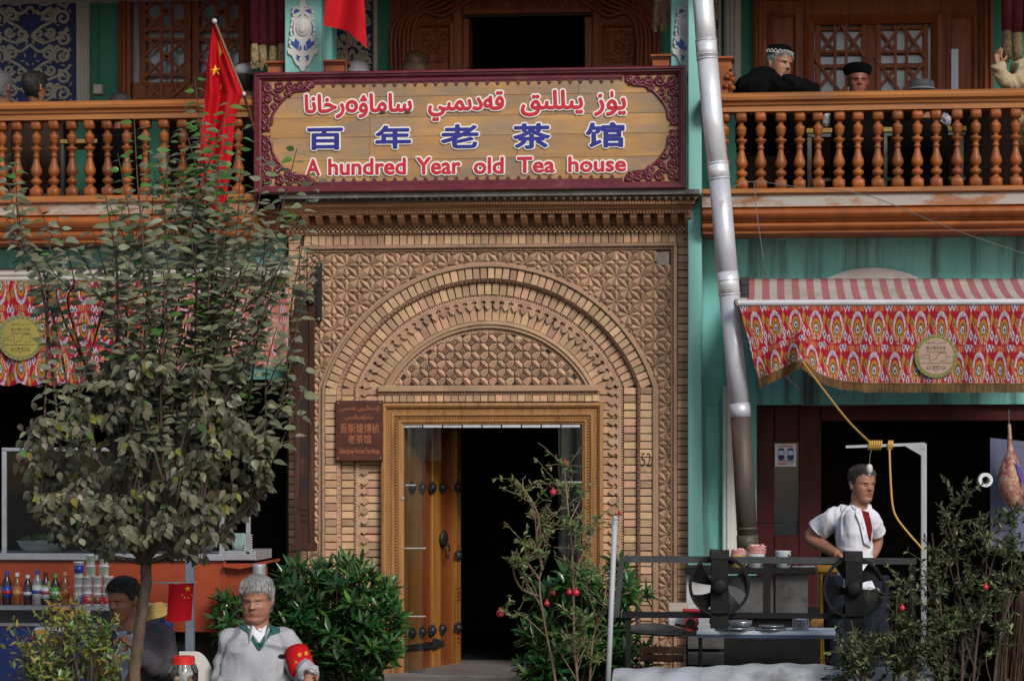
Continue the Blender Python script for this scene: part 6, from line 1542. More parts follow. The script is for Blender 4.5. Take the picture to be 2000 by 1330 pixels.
def leafmat(name, c1, c2, c3, rough, tl, rand=.35, hue=.02, spec=.5): return mat(name, c1, c2, c3, scale=7, rough=rough, bump=.15, bscale=120, rand=rand, hue=hue, c3scale=3, c3lo=.5, c3hi=.7, tl=tl, spec=spec)
M['bark'] = mat('bark', (.07, .047, .03), (.03, .021, .015), (.15, .10, .06), scale=18, stretch=(1.5, 1.5, .5), rough=.85, bump=.8, bscale=50, bdist=.006)
M['sapling_stem'] = mat('sapling_stem', (.21, .14, .085), (.14, .09, .055), scale=20, rough=.8, bump=.2)
M['twig'] = mat('twig', (.065, .042, .028), (.045, .03, .02), scale=20, rough=.8, bump=0)
M['leaf_dusty_sheen'] = leafmat('dusty_sheen_leaf', (.155, .165, .10), (.085, .10, .045), (.20, .205, .145), .45, .14, .4, .03, .45)  # dust plus sky sheen put into a paler leaf colour
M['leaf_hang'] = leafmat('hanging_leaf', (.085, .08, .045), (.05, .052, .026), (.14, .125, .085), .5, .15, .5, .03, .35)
M['leaf_fresh'] = leafmat('fresh_green_leaf', (.075, .175, .028), (.055, .13, .024), (.12, .17, .06), .4, .25)
M['leaf_glossy'] = leafmat('glossy_leaf', (.016, .062, .013), (.022, .08, .016), (.010, .036, .010), .28, .10, .4, .02, .6)
M['leaf_olive'] = leafmat('olive_leaf', (.12, .15, .058), (.16, .185, .085), (.065, .085, .035), .5, .25, .45, .03, .3)
M['leaf_autumn'] = leafmat('autumn_leaf', (.22, .20, .025), (.12, .16, .025), (.30, .13, .02), .5, .25, .35, .03)
M['leaf_dark'] = leafmat('dark_olive_leaf', (.024, .038, .014), (.038, .052, .021), (.014, .022, .009), .6, .15, .45, .025, .18)
def leafmtx(p, d, n, s):
    d = Vector(d).normalized(); n = Vector(n); x = d.cross(n)
    if x.length < 1e-4: x = d.orthogonal()
    x.normalize(); n = x.cross(d)
    return Matrix(((x.x * s, d.x * s, n.x * s, p.x), (x.y * s, d.y * s, n.y * s, p.y), (x.z * s, d.z * s, n.z * s, p.z), (0, 0, 0, 1)))
def foliage(parent, leaves, kind, m, nparts, pname='leaf', stuffname='foliage'):
    "leaves: matrices; the nparts nearest the camera become parts of their own, the rest one mesh"
    leaves = sorted(leaves, key=lambda q: q[0].translation.y)
    v, f = LEAF[kind][0]; me = {}
    for q, k in leaves[:nparts]:
        kk = (k, random.randrange(5))
        if kk not in me:
            me[kk] = bpy.data.meshes.new(pname); me[kk].from_pydata(LEAF[kind][kk[1]][0], [], f); me[kk].materials.append(m[k]); me[kk].polygons.foreach_set('use_smooth', [True] * len(f))
        o = bpy.data.objects.new(pname, me[kk]); COL.objects.link(o); o.parent = parent
        o.matrix_basis = Matrix.Translation(-WL[parent]) @ q; WL[o] = q.translation
    rest = leaves[nparts:]
    if not rest: return
    V = []; F = []; mi = []
    mm = bpy.data.meshes.new(stuffname); L0 = WL[parent]; nv = len(v)
    A = np.array([list(map(list, q)) for q, k in rest]); vv = np.array([[list(c) + [1.] for c in LEAF[kind][q][0]] for q in range(5)])[np.random.RandomState(3).randint(0, 5, len(rest))]
    V = np.einsum('nij,nvj->nvi', A, vv)[:, :, :3].reshape(-1, 3) - np.array(L0)
    fa = np.array(f); F = (fa[None] + nv * np.arange(len(rest))[:, None, None]).reshape(-1, 4); mi = np.repeat([k for q, k in rest], len(f))
    mm.vertices.add(len(V)); mm.vertices.foreach_set('co', V.ravel()); mm.loops.add(F.size); mm.loops.foreach_set('vertex_index', F.ravel())
    mm.polygons.add(len(F)); mm.polygons.foreach_set('loop_start', np.arange(len(F)) * 4); mm.update(calc_edges=True)
    for q in m: mm.materials.append(q)
    mm.polygons.foreach_set('material_index', mi); mm.polygons.foreach_set('use_smooth', [True] * len(F))
    o = bpy.data.objects.new(stuffname, mm); COL.objects.link(o); o.parent = parent; o['kind'] = 'stuff'; WL[o] = L0
def rv(a=1.): return Vector((random.uniform(-a, a), random.uniform(-a, a), random.uniform(-a, a)))

# the tree at the left
random.seed(31)
TYr = -4.3; TS = S(TYr)
tree = thing('small_tree', 'small dusty leaved tree with slender upright shoots in front of the left awning', 'tree', P(258, 1420, TYr))
tk = smoothpath([P(254, 1440, TYr), P(262, 1330, TYr), P(268, 1260, TYr - .02), P(280, 1180, TYr), P(286, 1125, TYr), P(283, 1096, TYr)], 6); n = len(tk)
MB().tube([p + rv(.004) for p in tk], [(.033 - .005 * i / n) * (1 + .07 * sin(i * 2.3)) for i in range(n)], 14).build('trunk', M['bark'], tree, True)
MB().bpx(254, 1262, 276, 1292, TYr - .0405, TYr - .03, .01).build('painted_mark', mat('old_red_paint', (.20, .03, .03), (.14, .06, .04), scale=20, rough=.8), tree) if False else None
limbs = MB(); leaves = []
def limb(pts, r0, r1):
    q = smoothpath(pts, 5); n = len(q); limbs.tube(q, [r0 + (r1 - r0) * i / (n - 1) for i in range(n)], 7, False); return q
def addleaf(p, d, n, s, k): leaves.append((leafmtx(p, d, n, s), k))
fork = P(283, 1098, TYr); ends = []
for x, y, dy in ((90, 930, .1), (150, 850, -.25), (215, 790, .2), (268, 760, -.3), (330, 770, .15), (400, 820, -.2), (470, 880, .1), (520, 960, -.1), (60, 1010, 0), (250, 900, -.35), (340, 930, -.35), (200, 990, -.3), (400, 1000, -.3)):
    e = P(x, y, TYr + dy); m_ = fork.lerp(e, .5) + Vector((random.uniform(-.08, .08), random.uniform(-.05, .05), -.06 if y > 900 else .03)); ends.append((limb([fork, fork.lerp(m_, .5) + rv(.03), m_, e], .017, .007)))
def leafy(q, lo, hi, step, size, droop, kfn):
    "alternate leaves along a path"
    L_ = 0; side = 1; tot = sum((q[i + 1] - q[i]).length for i in range(len(q) - 1)); nxt = lo * tot; acc = 0
    for i in range(len(q) - 1):
        sg = (q[i + 1] - q[i]); l = sg.length
        while acc + l > nxt and nxt < hi * tot:
            p = q[i] + sg * ((nxt - acc) / l); t = sg.normalized(); a = random.random() * 6.28
            out = Vector((side * (.6 + .4 * random.random()), random.uniform(-.9, .5), 0)).normalized()
            d = (out * (1 - droop * .35) + t * .28 * (1 - droop) + Vector((0, 0, -droop)) + rv(.25)).normalized()
            nn = Vector((random.uniform(-.5, .5), -.50 - .5 * droop, .85 - .3 * droop)) + rv(.38)
            addleaf(p + out * .012, d, nn, size * random.uniform(.7, 1.2), kfn(p)); side = -side; nxt += step * random.uniform(.7, 1.3)
        acc += l
Z0 = P(300, 330, TYr).z
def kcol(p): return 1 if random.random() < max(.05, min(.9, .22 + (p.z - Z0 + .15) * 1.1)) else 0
tops = [(380, 150), (262, 232), (330, 300), (300, 355), (420, 345), (450, 195), (470, 330), (500, 395), (545, 400), (580, 290), (520, 440), (240, 400), (205, 380), (225, 470), (350, 380), (395, 300), (440, 420), (372, 440), (270, 440), (320, 470), (600, 440), (560, 500), (590, 560), (490, 510), (410, 520), (455, 560), (180, 450), (340, 540), (290, 540), (60, 470), (30, 330), (75, 405), (150, 480), (530, 560), (60, 560), (10, 300), (110, 420), (375, 590), (245, 560), (505, 620), (430, 640), (210, 620), (300, 640), (350, 660), (180, 600), (460, 470), (400, 420), (320, 400), (150, 640), (540, 640), (255, 500), (400, 235), (350, 265), (440, 262), (475, 250), (300, 285), (520, 300), (230, 300)]
tops = [q for i, q in enumerate(tops) if q[1] < 560 or i % 2]
for i, (x, y) in enumerate(tops):
    e0 = random.choice([q for q in ends if abs((q[-1] - P(x, 800, TYr)).x) < .55] or ends); st = e0[random.randint(len(e0) // 2, len(e0) - 1)]
    tip = P(x, y, TYr + random.uniform(-.45, .35)); mid = st.lerp(tip, .45) + Vector((random.uniform(-.05, .05), 0, -.02)); 
    if x < 130: mid = P(x * .55 + 75, y * .5 + 400, TYr)
    q = limb([st, mid, st.lerp(tip, .75) + rv(.02), tip], .0075, .0022)
    leafy(q, .22, 1.0,   .0265, .066, .16 if y < 560 else .35, kcol)
    if 1:
        tp2 = tip + Vector((random.uniform(-.14, .14), random.uniform(-.1, .1), -random.uniform(.1, .3))); q = limb([q[len(q) // 2], q[len(q) // 2].lerp(tp2, .6) + rv(.03), tp2], .004, .002); leafy(q, .15, 1., .0265, .062, .2, kcol)
for x, y, x2, y2 in ((545, 800, 612, 545), (520, 830, 600, 700), (530, 900, 600, 745), (500, 870, 590, 800)):
    q = limb([P(x - 60, y + 60, TYr), P(x, y, TYr - .1), P(x2 - 25, y2 + 60, TYr - .1), P(x2, y2, TYr - .1)], .006, .002); leafy(q, .25, 1, .05, .072, .3, kcol)
for i in range(205):                           # dense lower crown of hanging leaves
    a = random.random() * 6.283; rr = random.random() ** .5
    cx, cy = 285 + 250 * rr * cos(a), 872 + 185 * rr * sin(a) - (30 if abs(cos(a)) < .5 else 0)
    tip = P(cx, cy + 34, TYr + random.uniform(-.55, .45)); e0 = min(ends, key=lambda q: min((p - tip).length for p in q[3:])); st = min(e0[3:], key=lambda p: (p - tip).length)
    q = limb([st, st.lerp(tip, .5) + Vector((0, 0, .05)) + rv(.03), tip], .004, .002)
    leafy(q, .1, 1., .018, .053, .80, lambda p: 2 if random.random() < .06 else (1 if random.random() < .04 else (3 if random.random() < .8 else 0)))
for i in range(34, 112):                           # sprays above the crown and low round the fork
    a = random.random() * 6.283; rr = random.random() ** .5
    if i < 34: tip = P(345 + 225 * rr * cos(a), 610 + 150 * rr * sin(a), TYr + random.uniform(-.5, .4)); dr = .35
    else: tip = P(280 + 190 * rr * cos(a), 1015 + 78 * rr * sin(a), TYr + random.uniform(-.5, .4)); dr = .85
    e0 = min(ends, key=lambda q: min((p - tip).length for p in q[3:])); st = min(e0[3:], key=lambda p: (p - tip).length)
    if (st - tip).length > .6: st = st.lerp(tip, .5)
    q = limb([st, st.lerp(tip, .5) + rv(.04), tip], .004, .002); leafy(q, .1, 1., .020, .054, dr, (lambda p: 3 if random.random() < .75 else 0) if dr > .5 else (lambda p: 3 if random.random() < .3 else 0))
for i in range(150):
    a = random.random() * 6.283; rr = .55 + .45 * random.random(); p = P(285 + 258 * rr * cos(a), 880 + 190 * rr * sin(a), TYr + random.uniform(-.6, .4))
    addleaf(p, Vector((random.uniform(-.6, .6), -.2, -1)), Vector((random.uniform(-.5, .5), -.9, .35)), .058 * random.uniform(.7, 1.2), 3)
limbs.build('branches', M['twig'], tree, True, kind='stuff')
foliage(tree, leaves, 'ovate', [M['leaf_dusty_sheen'], M['leaf_fresh'], M['leaf_autumn'], M['leaf_hang']], 300)

# two glossy evergreen shrubs beside the door
def evergreen(label, base, Y, blobs, seed, size, nparts=300):
    random.seed(seed); t = thing('evergreen_shrub', label, 'shrub', P(base[0], base[1], Y), 'glossy evergreen shrubs flanking the doorway'); st = MB(); lv = []
    b0 = P(base[0], base[1], Y)
    for cx, cy, rx, ry, n in blobs:
        for i in range(n):
            a = random.random() * 6.283; rr = random.random() ** .45; x, y = cx + rx * rr * cos(a), cy + ry * rr * sin(a)
            dep = sqrt(max(0, 1 - rr * rr)); p = P(x, y, Y - random.uniform(-.25, 1) * .38 * (dep + .15))
            o = b0 + Vector((random.uniform(-.12, .12), random.uniform(-.1, .1), 0)); q = smoothpath([o, o.lerp(p, .6) + Vector((0, 0, .06)), p], 4); st.tube(q, [.008 - .005 * k / (len(q) - 1) for k in range(len(q))], 5, False)
            ax = (Vector(((x - cx) / rx * .6, -.45, .75 - .5 * (y - cy) / ry * .6)) + rv(.3)).normalized(); u = ax.orthogonal().normalized(); w = ax.cross(u); m = random.randint(9, 13)
            for k in range(m):
                th = 2.4 * k + random.random() * .4; up = .15 + .85 * k / m; d = (u * cos(th) + w * sin(th)) * (1.15 - up * .75) + ax * up
                lv.append((leafmtx(p - ax * (.035 * (1 - k / m)), d, ax * .9 - d * .2 + Vector((0, -.1, .35)), size * random.uniform(.75, 1.2)), 0 if random.random() < .93 else 1))
    st.build('stems', M['twig'], t, True, kind='stuff'); foliage(t, lv, 'lance', [M['leaf_glossy'], M['leaf_fresh']], nparts)
evergreen('broad glossy dark green shrub between the grey haired man and the doorway', (660, 1400), -1.3, [(655, 1165, 110, 70, 78), (690, 1235, 118, 80, 91), (590, 1150, 50, 45, 23), (640, 1310, 100, 40, 44), (455, 1205, 42, 42, 18), (560, 1215, 60, 60, 33)], 41, .108)
evergreen('glossy dark green shrub right of the doorway behind the pomegranate saplings', (1130, 1400), -1.1, [(1130, 1240, 110, 80, 75), (1200, 1150, 66, 52, 33), (1110, 1160, 60, 50, 28), (1080, 1310, 70, 40, 31), (1190, 1290, 80, 60, 41)], 43, .108)

# loose small-leaved bushes
def bush(name, label, cat, base, Y, tips, lsize, mats, seed, dens=.03, spread=.1, fruit=(), r0=.012, kinds=None, lo=.35, stems=None, clus=3, group=None, trunks=None):
    random.seed(seed); t = thing(name, label, cat, P(base[0], base[1], Y), group); st = MB(); lv = []
    roots = [P(x, base[1], Y + random.uniform(-.1, .1)) for x in (stems or [base[0]])]
    tks = []
    for tl_ in (trunks or []):
        q = smoothpath([P(x, y, Y + random.uniform(-.04, .04)) for x, y in tl_], 6); tks.append(q); n = len(q); st.tube(q, [r0 * (1 - .6 * i / n) for i in range(n)], 8, False)
    for x, y, j in tips:
        for k in range(j):
            tip = P(x + random.gauss(0, 1) * (12 if j > 1 else 0), y + random.gauss(0, 1) * (12 if j > 1 else 0), Y + random.uniform(-.25, .25)); o = min(roots, key=lambda r: abs(r.x - tip.x) + random.random() * .1); rr0 = r0
            if tks:
                tz_ = tip.z - random.uniform(.10, .34); o = min((p_ for q_ in tks for p_ in q_), key=lambda p_: abs(p_.x - tip.x) * .8 + abs(p_.z - tz_)); rr0 = r0 * .45
            q = smoothpath([o, o.lerp(tip, .45) + Vector((random.uniform(-spread, spread), random.uniform(-spread, spread), .05)), o.lerp(tip, .8) + rv(spread * .3), tip], 6); n = len(q)
            st.tube(q, [rr0 * (1 - .8 * i / (n - 1)) for i in range(n)], 6, False)
            twigs = [q[int(n * lo):]]
            for g in range(4):
                s0 = q[random.randint(int(n * lo), n - 2)]; e = s0 + Vector((random.uniform(-.16, .16), random.uniform(-.12, .12), random.uniform(-.02, .14))); w = [s0.lerp(e, i / 4) + rv(.006) for i in range(5)]; st.tube(w, .002, 4, False); twigs.append(w)
            for w in twigs:
                for i in range(len(w) - 1):
                    l = (w[i + 1] - w[i]).length; m = max(1, int(l / dens))
                    for h in range(m):
                        p = w[i].lerp(w[i + 1], random.random())
                        for c in range(clus): lv.append((leafmtx(p + rv(.008), (w[i + 1] - w[i]).normalized() * .5 + rv(.9), Vector((0, -.5, .7)) + rv(.6), lsize * random.uniform(.6, 1.25)), random.randrange(len(mats))))
    st.build('stems', M['sapling_stem'] if name == 'pomegranate_sapling' else M['twig'], t, True, kind='stuff')
    foliage(t, lv, 'small', mats, 0)
    for x, y, r, dy in fruit:
        p = P(x, y, Y + dy); rr = r * .82 * S(Y + dy)
        MB().lathe([(-rr, rr * .3), (-rr * .8, rr * .7), (-rr * .2, rr), (rr * .4, rr * .92), (rr * .8, rr * .5), (rr * .95, rr * .25), (rr * 1.15, rr * .3), (rr * 1.45, rr * .42), (rr * 1.2, rr * .1)], p.x, p.y, p.z, 14).build('fruit', M['fruit'], t, True)
    return t
M['fruit'] = mat('red_pomegranate', (.40, .018, .035), (.32, .02, .03), scale=20, rough=.35, bump=0)
bush('pomegranate_sapling', 'thin pomegranate sapling with red fruit in front of the dark doorway', 'sapling', (1088, 1420), -2.0,
     [(1000, 935, 1), (1012, 950, 1), (1040, 985, 1), (1000, 1075, 2), (1052, 1060, 2), (1025, 1050, 1), (1060, 1010, 1), (985, 1190, 1), (1020, 1110, 1), (1075, 1040, 1)], .037, [M['leaf_olive'], M['leaf_olive'], M['leaf_fresh']], 51, .034, .05, [(977, 1197, 9.5, 0), (1081, 1158, 6, .1)], .0095, lo=.3, stems=[1085], clus=2, trunks=[[(1092, 1420), (1085, 1330), (1066, 1230), (1056, 1170), (1054, 1130), (1060, 1112)], [(1054, 1132), (1030, 1100), (1006, 1085)], [(1060, 1112), (1048, 1050), (1052, 1010), (1030, 965), (1006, 935)], [(1056, 1165), (1020, 1150), (1004, 1120), (1000, 1075)]], group='pomegranate saplings')
bush('pomegranate_sapling', 'taller pomegranate sapling with red fruit right of the doorway', 'sapling', (1132, 1420), -2.1,
     [(1104, 905, 1), (1090, 940, 1), (1110, 960, 2), (1120, 1010, 2), (1150, 1040, 2), (1165, 1010, 1), (1140, 1090, 2), (1160, 1120, 2), (1120, 1190, 2), (1100, 1240, 3), (1150, 1250, 3), (1185, 1170, 1)], .037, [M['leaf_olive'], M['leaf_fresh'], M['leaf_olive']], 52, .034, .05, [(1080, 961, 8, -.1), (1103, 903, 6, 0), (1125, 1157, 9, -.15), (1112, 1156, 7, -.15), (1210, 1002, 5, 0), (1068, 1178, 7, -.1)], .0095, lo=.3, stems=[1132, 1122], clus=2, trunks=[[(1134, 1420), (1128, 1330), (1121, 1230), (1120, 1140), (1116, 1060), (1108, 980), (1103, 920)], [(1119, 1120), (1150, 1060), (1166, 1010)], [(1150, 1420), (1152, 1330), (1160, 1240), (1185, 1170)]], group='pomegranate saplings')
tp = [(1700 + 13 * (i % 9) + random.uniform(-20, 20), 1120 + 22 * (i // 9), 1) for i in range(30)]
bush('dark_bush', 'loose dark olive bush with one red fruit in front of the second fan', 'bush', (1720, 1420), -3.55, [(1672, 1250, 2), (1640, 1275, 2), (1715, 1245, 3), (1755, 1165, 2), (1775, 1115, 2), (1735, 1265, 3), (1690, 1290, 4), (1780, 1200, 4), (1800, 1260, 3), (1660, 1300, 3), (1770, 1290, 3)], .037, [M['leaf_dark'], M['leaf_dark'], M['leaf_olive']], 53, .034, .08, [(1762, 1187, 7, -.2)], .010, lo=.35, stems=[1690, 1740, 1780], clus=3, trunks=[[(1690, 1420), (1680, 1300), (1662, 1210)], [(1742, 1420), (1748, 1280), (1752, 1160)], [(1782, 1420), (1786, 1300), (1778, 1130)]], group='olive bushes in front of the kebab stall')
bush('dark_bush', 'tall dark olive bush with twiggy tips in front of the white post at the right', 'bush', (1880, 1420), -3.5, [(1850, 1000, 1), (1890, 960, 1), (1830, 1070, 1), (1870, 1060, 1), (1910, 1050, 2), (1950, 1070, 2), (1985, 1060, 2), (1840, 1130, 3), (1890, 1120, 3), (1940, 1130, 3), (1985, 1120, 3), (1860, 1190, 4), (1910, 1190, 4), (1830, 1230, 4), (1880, 1250, 4), (1930, 1240, 2), (1850, 1290, 4), (1980, 1010, 2)], .037, [M['leaf_dark'], M['leaf_dark'], M['leaf_olive']], 54, .034, .10, [(1925, 1146, 7, -.2)], .010, lo=.35, stems=[1840, 1870, 1895], clus=3, trunks=[[(1846, 1420), (1850, 1300), (1836, 1180), (1820, 1040)], [(1872, 1420), (1880, 1280), (1872, 1130), (1862, 1020)], [(1897, 1420), (1905, 1280), (1925, 1150), (1950, 1060)], [(1935, 1420), (1950, 1260), (1985, 1120)]], group='olive bushes in front of the kebab stall')
bush('yellowing_bush', 'low bush with yellowing leaves in front of the drinks counter', 'bush', (130, 1420), -4.9, [(125, 1180, 2), (110, 1200, 3), (160, 1200, 3), (190, 1215, 2), (228, 1200, 1), (140, 1220, 3), (70, 1260, 3), (55, 1290, 3), (95, 1280, 4), (90, 1240, 2), (180, 1280, 3), (205, 1300, 3), (150, 1310, 3), (50, 1320, 2), (120, 1320, 3), (205, 1245, 1)], .042, [M['leaf_autumn'], M['leaf_olive'], M['leaf_autumn'], M['leaf_fresh']], 55, .028, .06, (), .009, lo=.45, stems=[90, 130, 170], clus=2)
# ---------------------------------------------------------------- people
from mathutils.bvhtree import BVHTree
M['skin'] = mat('skin', (.31, .145, .09), (.25, .11, .07), (.20, .075, .05), scale=12, rough=.55, bump=.25, bscale=90, c3scale=9, c3lo=.62, c3hi=.8)
M['skin_dark'] = mat('tanned_skin', (.29, .13, .078), (.23, .10, .058), (.17, .06, .038), scale=12, rough=.55, bump=.25, bscale=90, c3scale=9, c3lo=.6, c3hi=.8)
M['hair_grey'] = mat('grey_hair', (.26, .26, .27), (.10, .10, .105), scale=70, stretch=(2, 2, .5), rough=.6, bump=.9, bscale=130, bdist=.006)
M['strand_grey'] = mat('grey_strands', (.34, .34, .35), (.16, .16, .165), scale=30, rough=.5, bump=0, rand=.5)
M['hair_black'] = mat('black_hair', (.012, .010, .010), (.03, .026, .024), scale=70, stretch=(2, 2, .5), rough=.5, bump=.9, bscale=130, bdist=.006)
M['hair_brown'] = mat('brown_hair', (.07, .035, .018), (.14, .075, .035), scale=50, stretch=(3, 3, .3), rough=.45, bump=.6, bscale=110, bdist=.005)
def cloth(name, a, b_, c=None, sc=8, spec_=.12, **k): return mat(name, a, b_, c, scale=sc, rough=.9, bump=.5, bscale=150, spec=spec_, **k)
M['sweater'] = cloth('grey_sweater', (.34, .345, .37), (.27, .275, .30))
M['suit'] = cloth('dark_grey_suit', (.080, .075, .085), (.055, .052, .06))
M['white_shirt'] = cloth('white_shirt', (.62, .62, .67), (.54, .54, .60), (.45, .43, .42), c3lo=.62, c3hi=.8)
M['black_coat'] = cloth('black_coat', (.003, .003, .0035), (.005, .005, .0055), spec_=.04)
M['brown_coat'] = cloth('brown_coat', (.035, .022, .016), (.025, .016, .012))
M['beige_coat'] = cloth('beige_coat', (.38, .31, .20), (.30, .24, .15))
M['navy'] = cloth('navy_trousers', (.015, .018, .03), (.01, .012, .02))
M['dark_red_cloth'] = cloth('dark_red_tshirt', (.17, .008, .014), (.12, .006, .01))
M['green_collar'] = cloth('green_collar', (.025, .10, .085), (.018, .075, .065))
M['armband'] = cloth('red_armband', (.45, .008, .012), (.38, .006, .01))
M['lip'] = mat('lips', (.26, .085, .07), rough=.5, bump=0)
M['eye_dark'] = mat('eye_dark', (.01, .008, .007), rough=.6, bump=0, spec=.1)
M['stubble'] = mat('stubble', (.17, .085, .06), (.10, .05, .04), scale=120, rough=.6, bump=.3)
M['eye_white'] = mat('eye_white', (.42, .38, .36), rough=.3, bump=0)
def fuse(name, mb, m, parent, vox=.008, it=4, wr=None):
    "join overlapping limbs into one continuous skin"
    o = mb.build(name, m, parent, True)
    r = o.modifiers.new('r', 'REMESH'); r.mode = 'VOXEL'; r.voxel_size = vox; r.use_smooth_shade = True
    s_ = o.modifiers.new('s', 'SMOOTH'); s_.factor = .5; s_.iterations = it
    pr_ = o.parent; o.parent = None; me = evald(o); o.parent = pr_; o.modifiers.clear(); old = o.data; o.data = me; me.name = name; bpy.data.meshes.remove(old)
    if not me.materials: me.materials.append(m)
    if wr:                                     # creases of the cloth
        am_, sc_, st_w = wr; w = WL[o]; nr = [v.normal.copy() for v in me.vertices]
        for v, vn in zip(me.vertices, nr):
            c = v.co + w; n1 = mnoise.noise(Vector((c.x * sc_, c.y * sc_, c.z * sc_ * st_w)) + 1.3 * mnoise.noise_vector(c * 5)); v.co += vn * am_ * (1 - abs(n1) * 2.4)
        me.update()
    return o
def bvh(o):
    w = WL[o]; return BVHTree.FromPolygons([tuple(v.co + w) for v in o.data.vertices], [tuple(p.vertices) for p in o.data.polygons])
def patch(name, pts, tree_, m, parent, off=.003, k=5, rings=4, th=0.):
    "piece of cloth or feature lying on a surface: outline in photo pixels dropped on it from the front"
    ed = []
    for i, a in enumerate(pts):
        b2 = pts[(i + 1) % len(pts)]; ed += [(a[0] + (b2[0] - a[0]) * j / k, a[1] + (b2[1] - a[1]) * j / k) for j in range(k)]
    cx = sum(p[0] for p in ed) / len(ed); cy = sum(p[1] for p in ed) / len(ed); last = [None]
    def hit(x, y):
        d = (P(x, y, 0) - CAM).normalized(); h, nrm, ix, ds = tree_.ray_cast(CAM, d)
        if h is None:
            h = (tree_.find_nearest(CAM + d * (last[0] or 12.5)))[0]
        last[0] = (h - CAM).length; return h - d * off
    b = MB(); n = len(ed); c0 = hit(cx, cy)
    for r in range(1, rings + 1): b.v += [tuple(hit(cx + (x - cx) * r / rings, cy + (y - cy) * r / rings)) for x, y in ed]
    b.v.append(tuple(c0)); c = len(b.v) - 1
    for i in range(n): b.f.append((c, i, (i + 1) % n)); b.m.append(0)
    for r in range(rings - 1):
        for i in range(n): b.f.append((r * n + i, r * n + (i + 1) % n, (r + 1) * n + (i + 1) % n, (r + 1) * n + i)); b.m.append(0)
    if th:                                     # turned edge down to the surface
        o0 = (rings - 1) * n; base = len(b.v); b.v += [tuple(Vector(b.v[o0 + i]) + (Vector(b.v[o0 + i]) - CAM).normalized() * th) for i in range(n)]
        for i in range(n): b.f.append((o0 + i, o0 + (i + 1) % n, base + (i + 1) % n, base + i)); b.m.append(0)
    return b.build(name, m, parent, True)
def oval(cx, cy, rx, ry, n=10, rot=0.): return [(cx + rx * cos(2 * pi * i / n) * cos(rot) - ry * sin(2 * pi * i / n) * sin(rot), cy + rx * cos(2 * pi * i / n) * sin(rot) + ry * sin(2 * pi * i / n) * cos(rot)) for i in range(n)]
HW = [(-.115, .016), (-.108, .032), (-.092, .046), (-.07, .056), (-.04, .064), (0, .070), (.03, .074), (.06, .073), (.085, .063), (.105, .044), (.116, .024), (.121, .002)]
HF = [(-.115, .066), (-.108, .077), (-.092, .084), (-.075, .081), (-.055, .087), (-.035, .087), (-.01, .086), (.004, .085), (.02, .091), (.05, .089), (.08, .074), (.102, .048), (.116, .018), (.121, -.008)]
HB = [(-.115, -.048), (-.108, -.025), (-.092, .005), (-.07, .035), (-.04, .066), (0, .092), (.03, .102), (.06, .101), (.085, .085), (.105, .058), (.116, .032), (.121, .012)]
def ga(x, z, cx, cz, sx, sz): return math.exp(-((x - cx) / sx) ** 2 - ((z - cz) / sz) ** 2)
def headpt(a, z, nose=1., jaw=1., off=0.):
    j = 1 + (jaw - 1) * max(0., min(1., (.0 - z) / .06)); w, f, b_ = interp(HW, z) * j + off, interp(HF, z) + off, interp(HB, z) + off
    c = cos(a); c = math.copysign(abs(c) ** .88, c); x = w * sin(a); y = (b_ - f) / 2 - (b_ + f) / 2 * c
    if cos(a) > .1 and not off:
        X = abs(x); d = 0
        if -.036 < z < .02: t = (.02 - z) / .044; d += (.004 + .020 * nose * min(1, t) ** 1.3) * (1 if z > -.024 else max(0, (z + .036) / .012)) * math.exp(-(x / (.0085 + .005 * t)) ** 2)
        d += .006 * ga(X, z, .012, -.024, .006, .006) - .010 * ga(X, z, .030, .002, .015, .0095) + .005 * ga(X, z, .031, -.001, .010, .006) + .004 * ga(X, z, .03, .019, .02, .006) + .004 * ga(X, z, .044, -.026, .016, .014)
        d += .0045 * ga(x, z, 0, -.051, .017, .004) + .005 * ga(x, z, 0, -.062, .015, .005) - .005 * ga(x, z, 0, -.0563, .02, .002) + .004 * ga(x, z, 0, -.092, .016, .010) - .003 * ga(X, z, .026, -.042, .004, .014)
        y -= d
    return x, y, z
def headgeo(mb, c, R, k=1., nose=1., jaw=1.):
    "sculpted head about its centre c (between the ears); R turns it; face towards local -Y"
    def T(x, y, z): return c + R @ (Vector((x, y, z)) * k)
    T.k = k; T.jaw = jaw; zs = [-.115 + .236 * (i / 62) for i in range(63)]; n = 84; o = len(mb.v)
    for z in zs:
        for i in range(n): mb.v.append(tuple(T(*headpt(2 * pi * i / n, z, nose, jaw))))
    for r in range(62):
        for i in range(n): mb.f.append((o + r * n + i, o + r * n + (i + 1) % n, o + (r + 1) * n + (i + 1) % n, o + (r + 1) * n + i)); mb.m.append(0)
    mb.f.append(tuple(o + i for i in range(n - 1, -1, -1))); mb.f.append(tuple(o + 62 * n + i for i in range(n))); mb.m += [0, 0]
    for g in (1, -1):
        mb.ell(T(g * .074, .012, -.006), (.009 * k, .017 * k, .030 * k), 14, 10, R @ Euler((0, 0, g * .35)).to_matrix()); mb.ell(T(g * .079, .018, .006), (.006 * k, .014 * k, .018 * k), 12, 8, R @ Euler((0, 0, g * .5)).to_matrix())
    return T
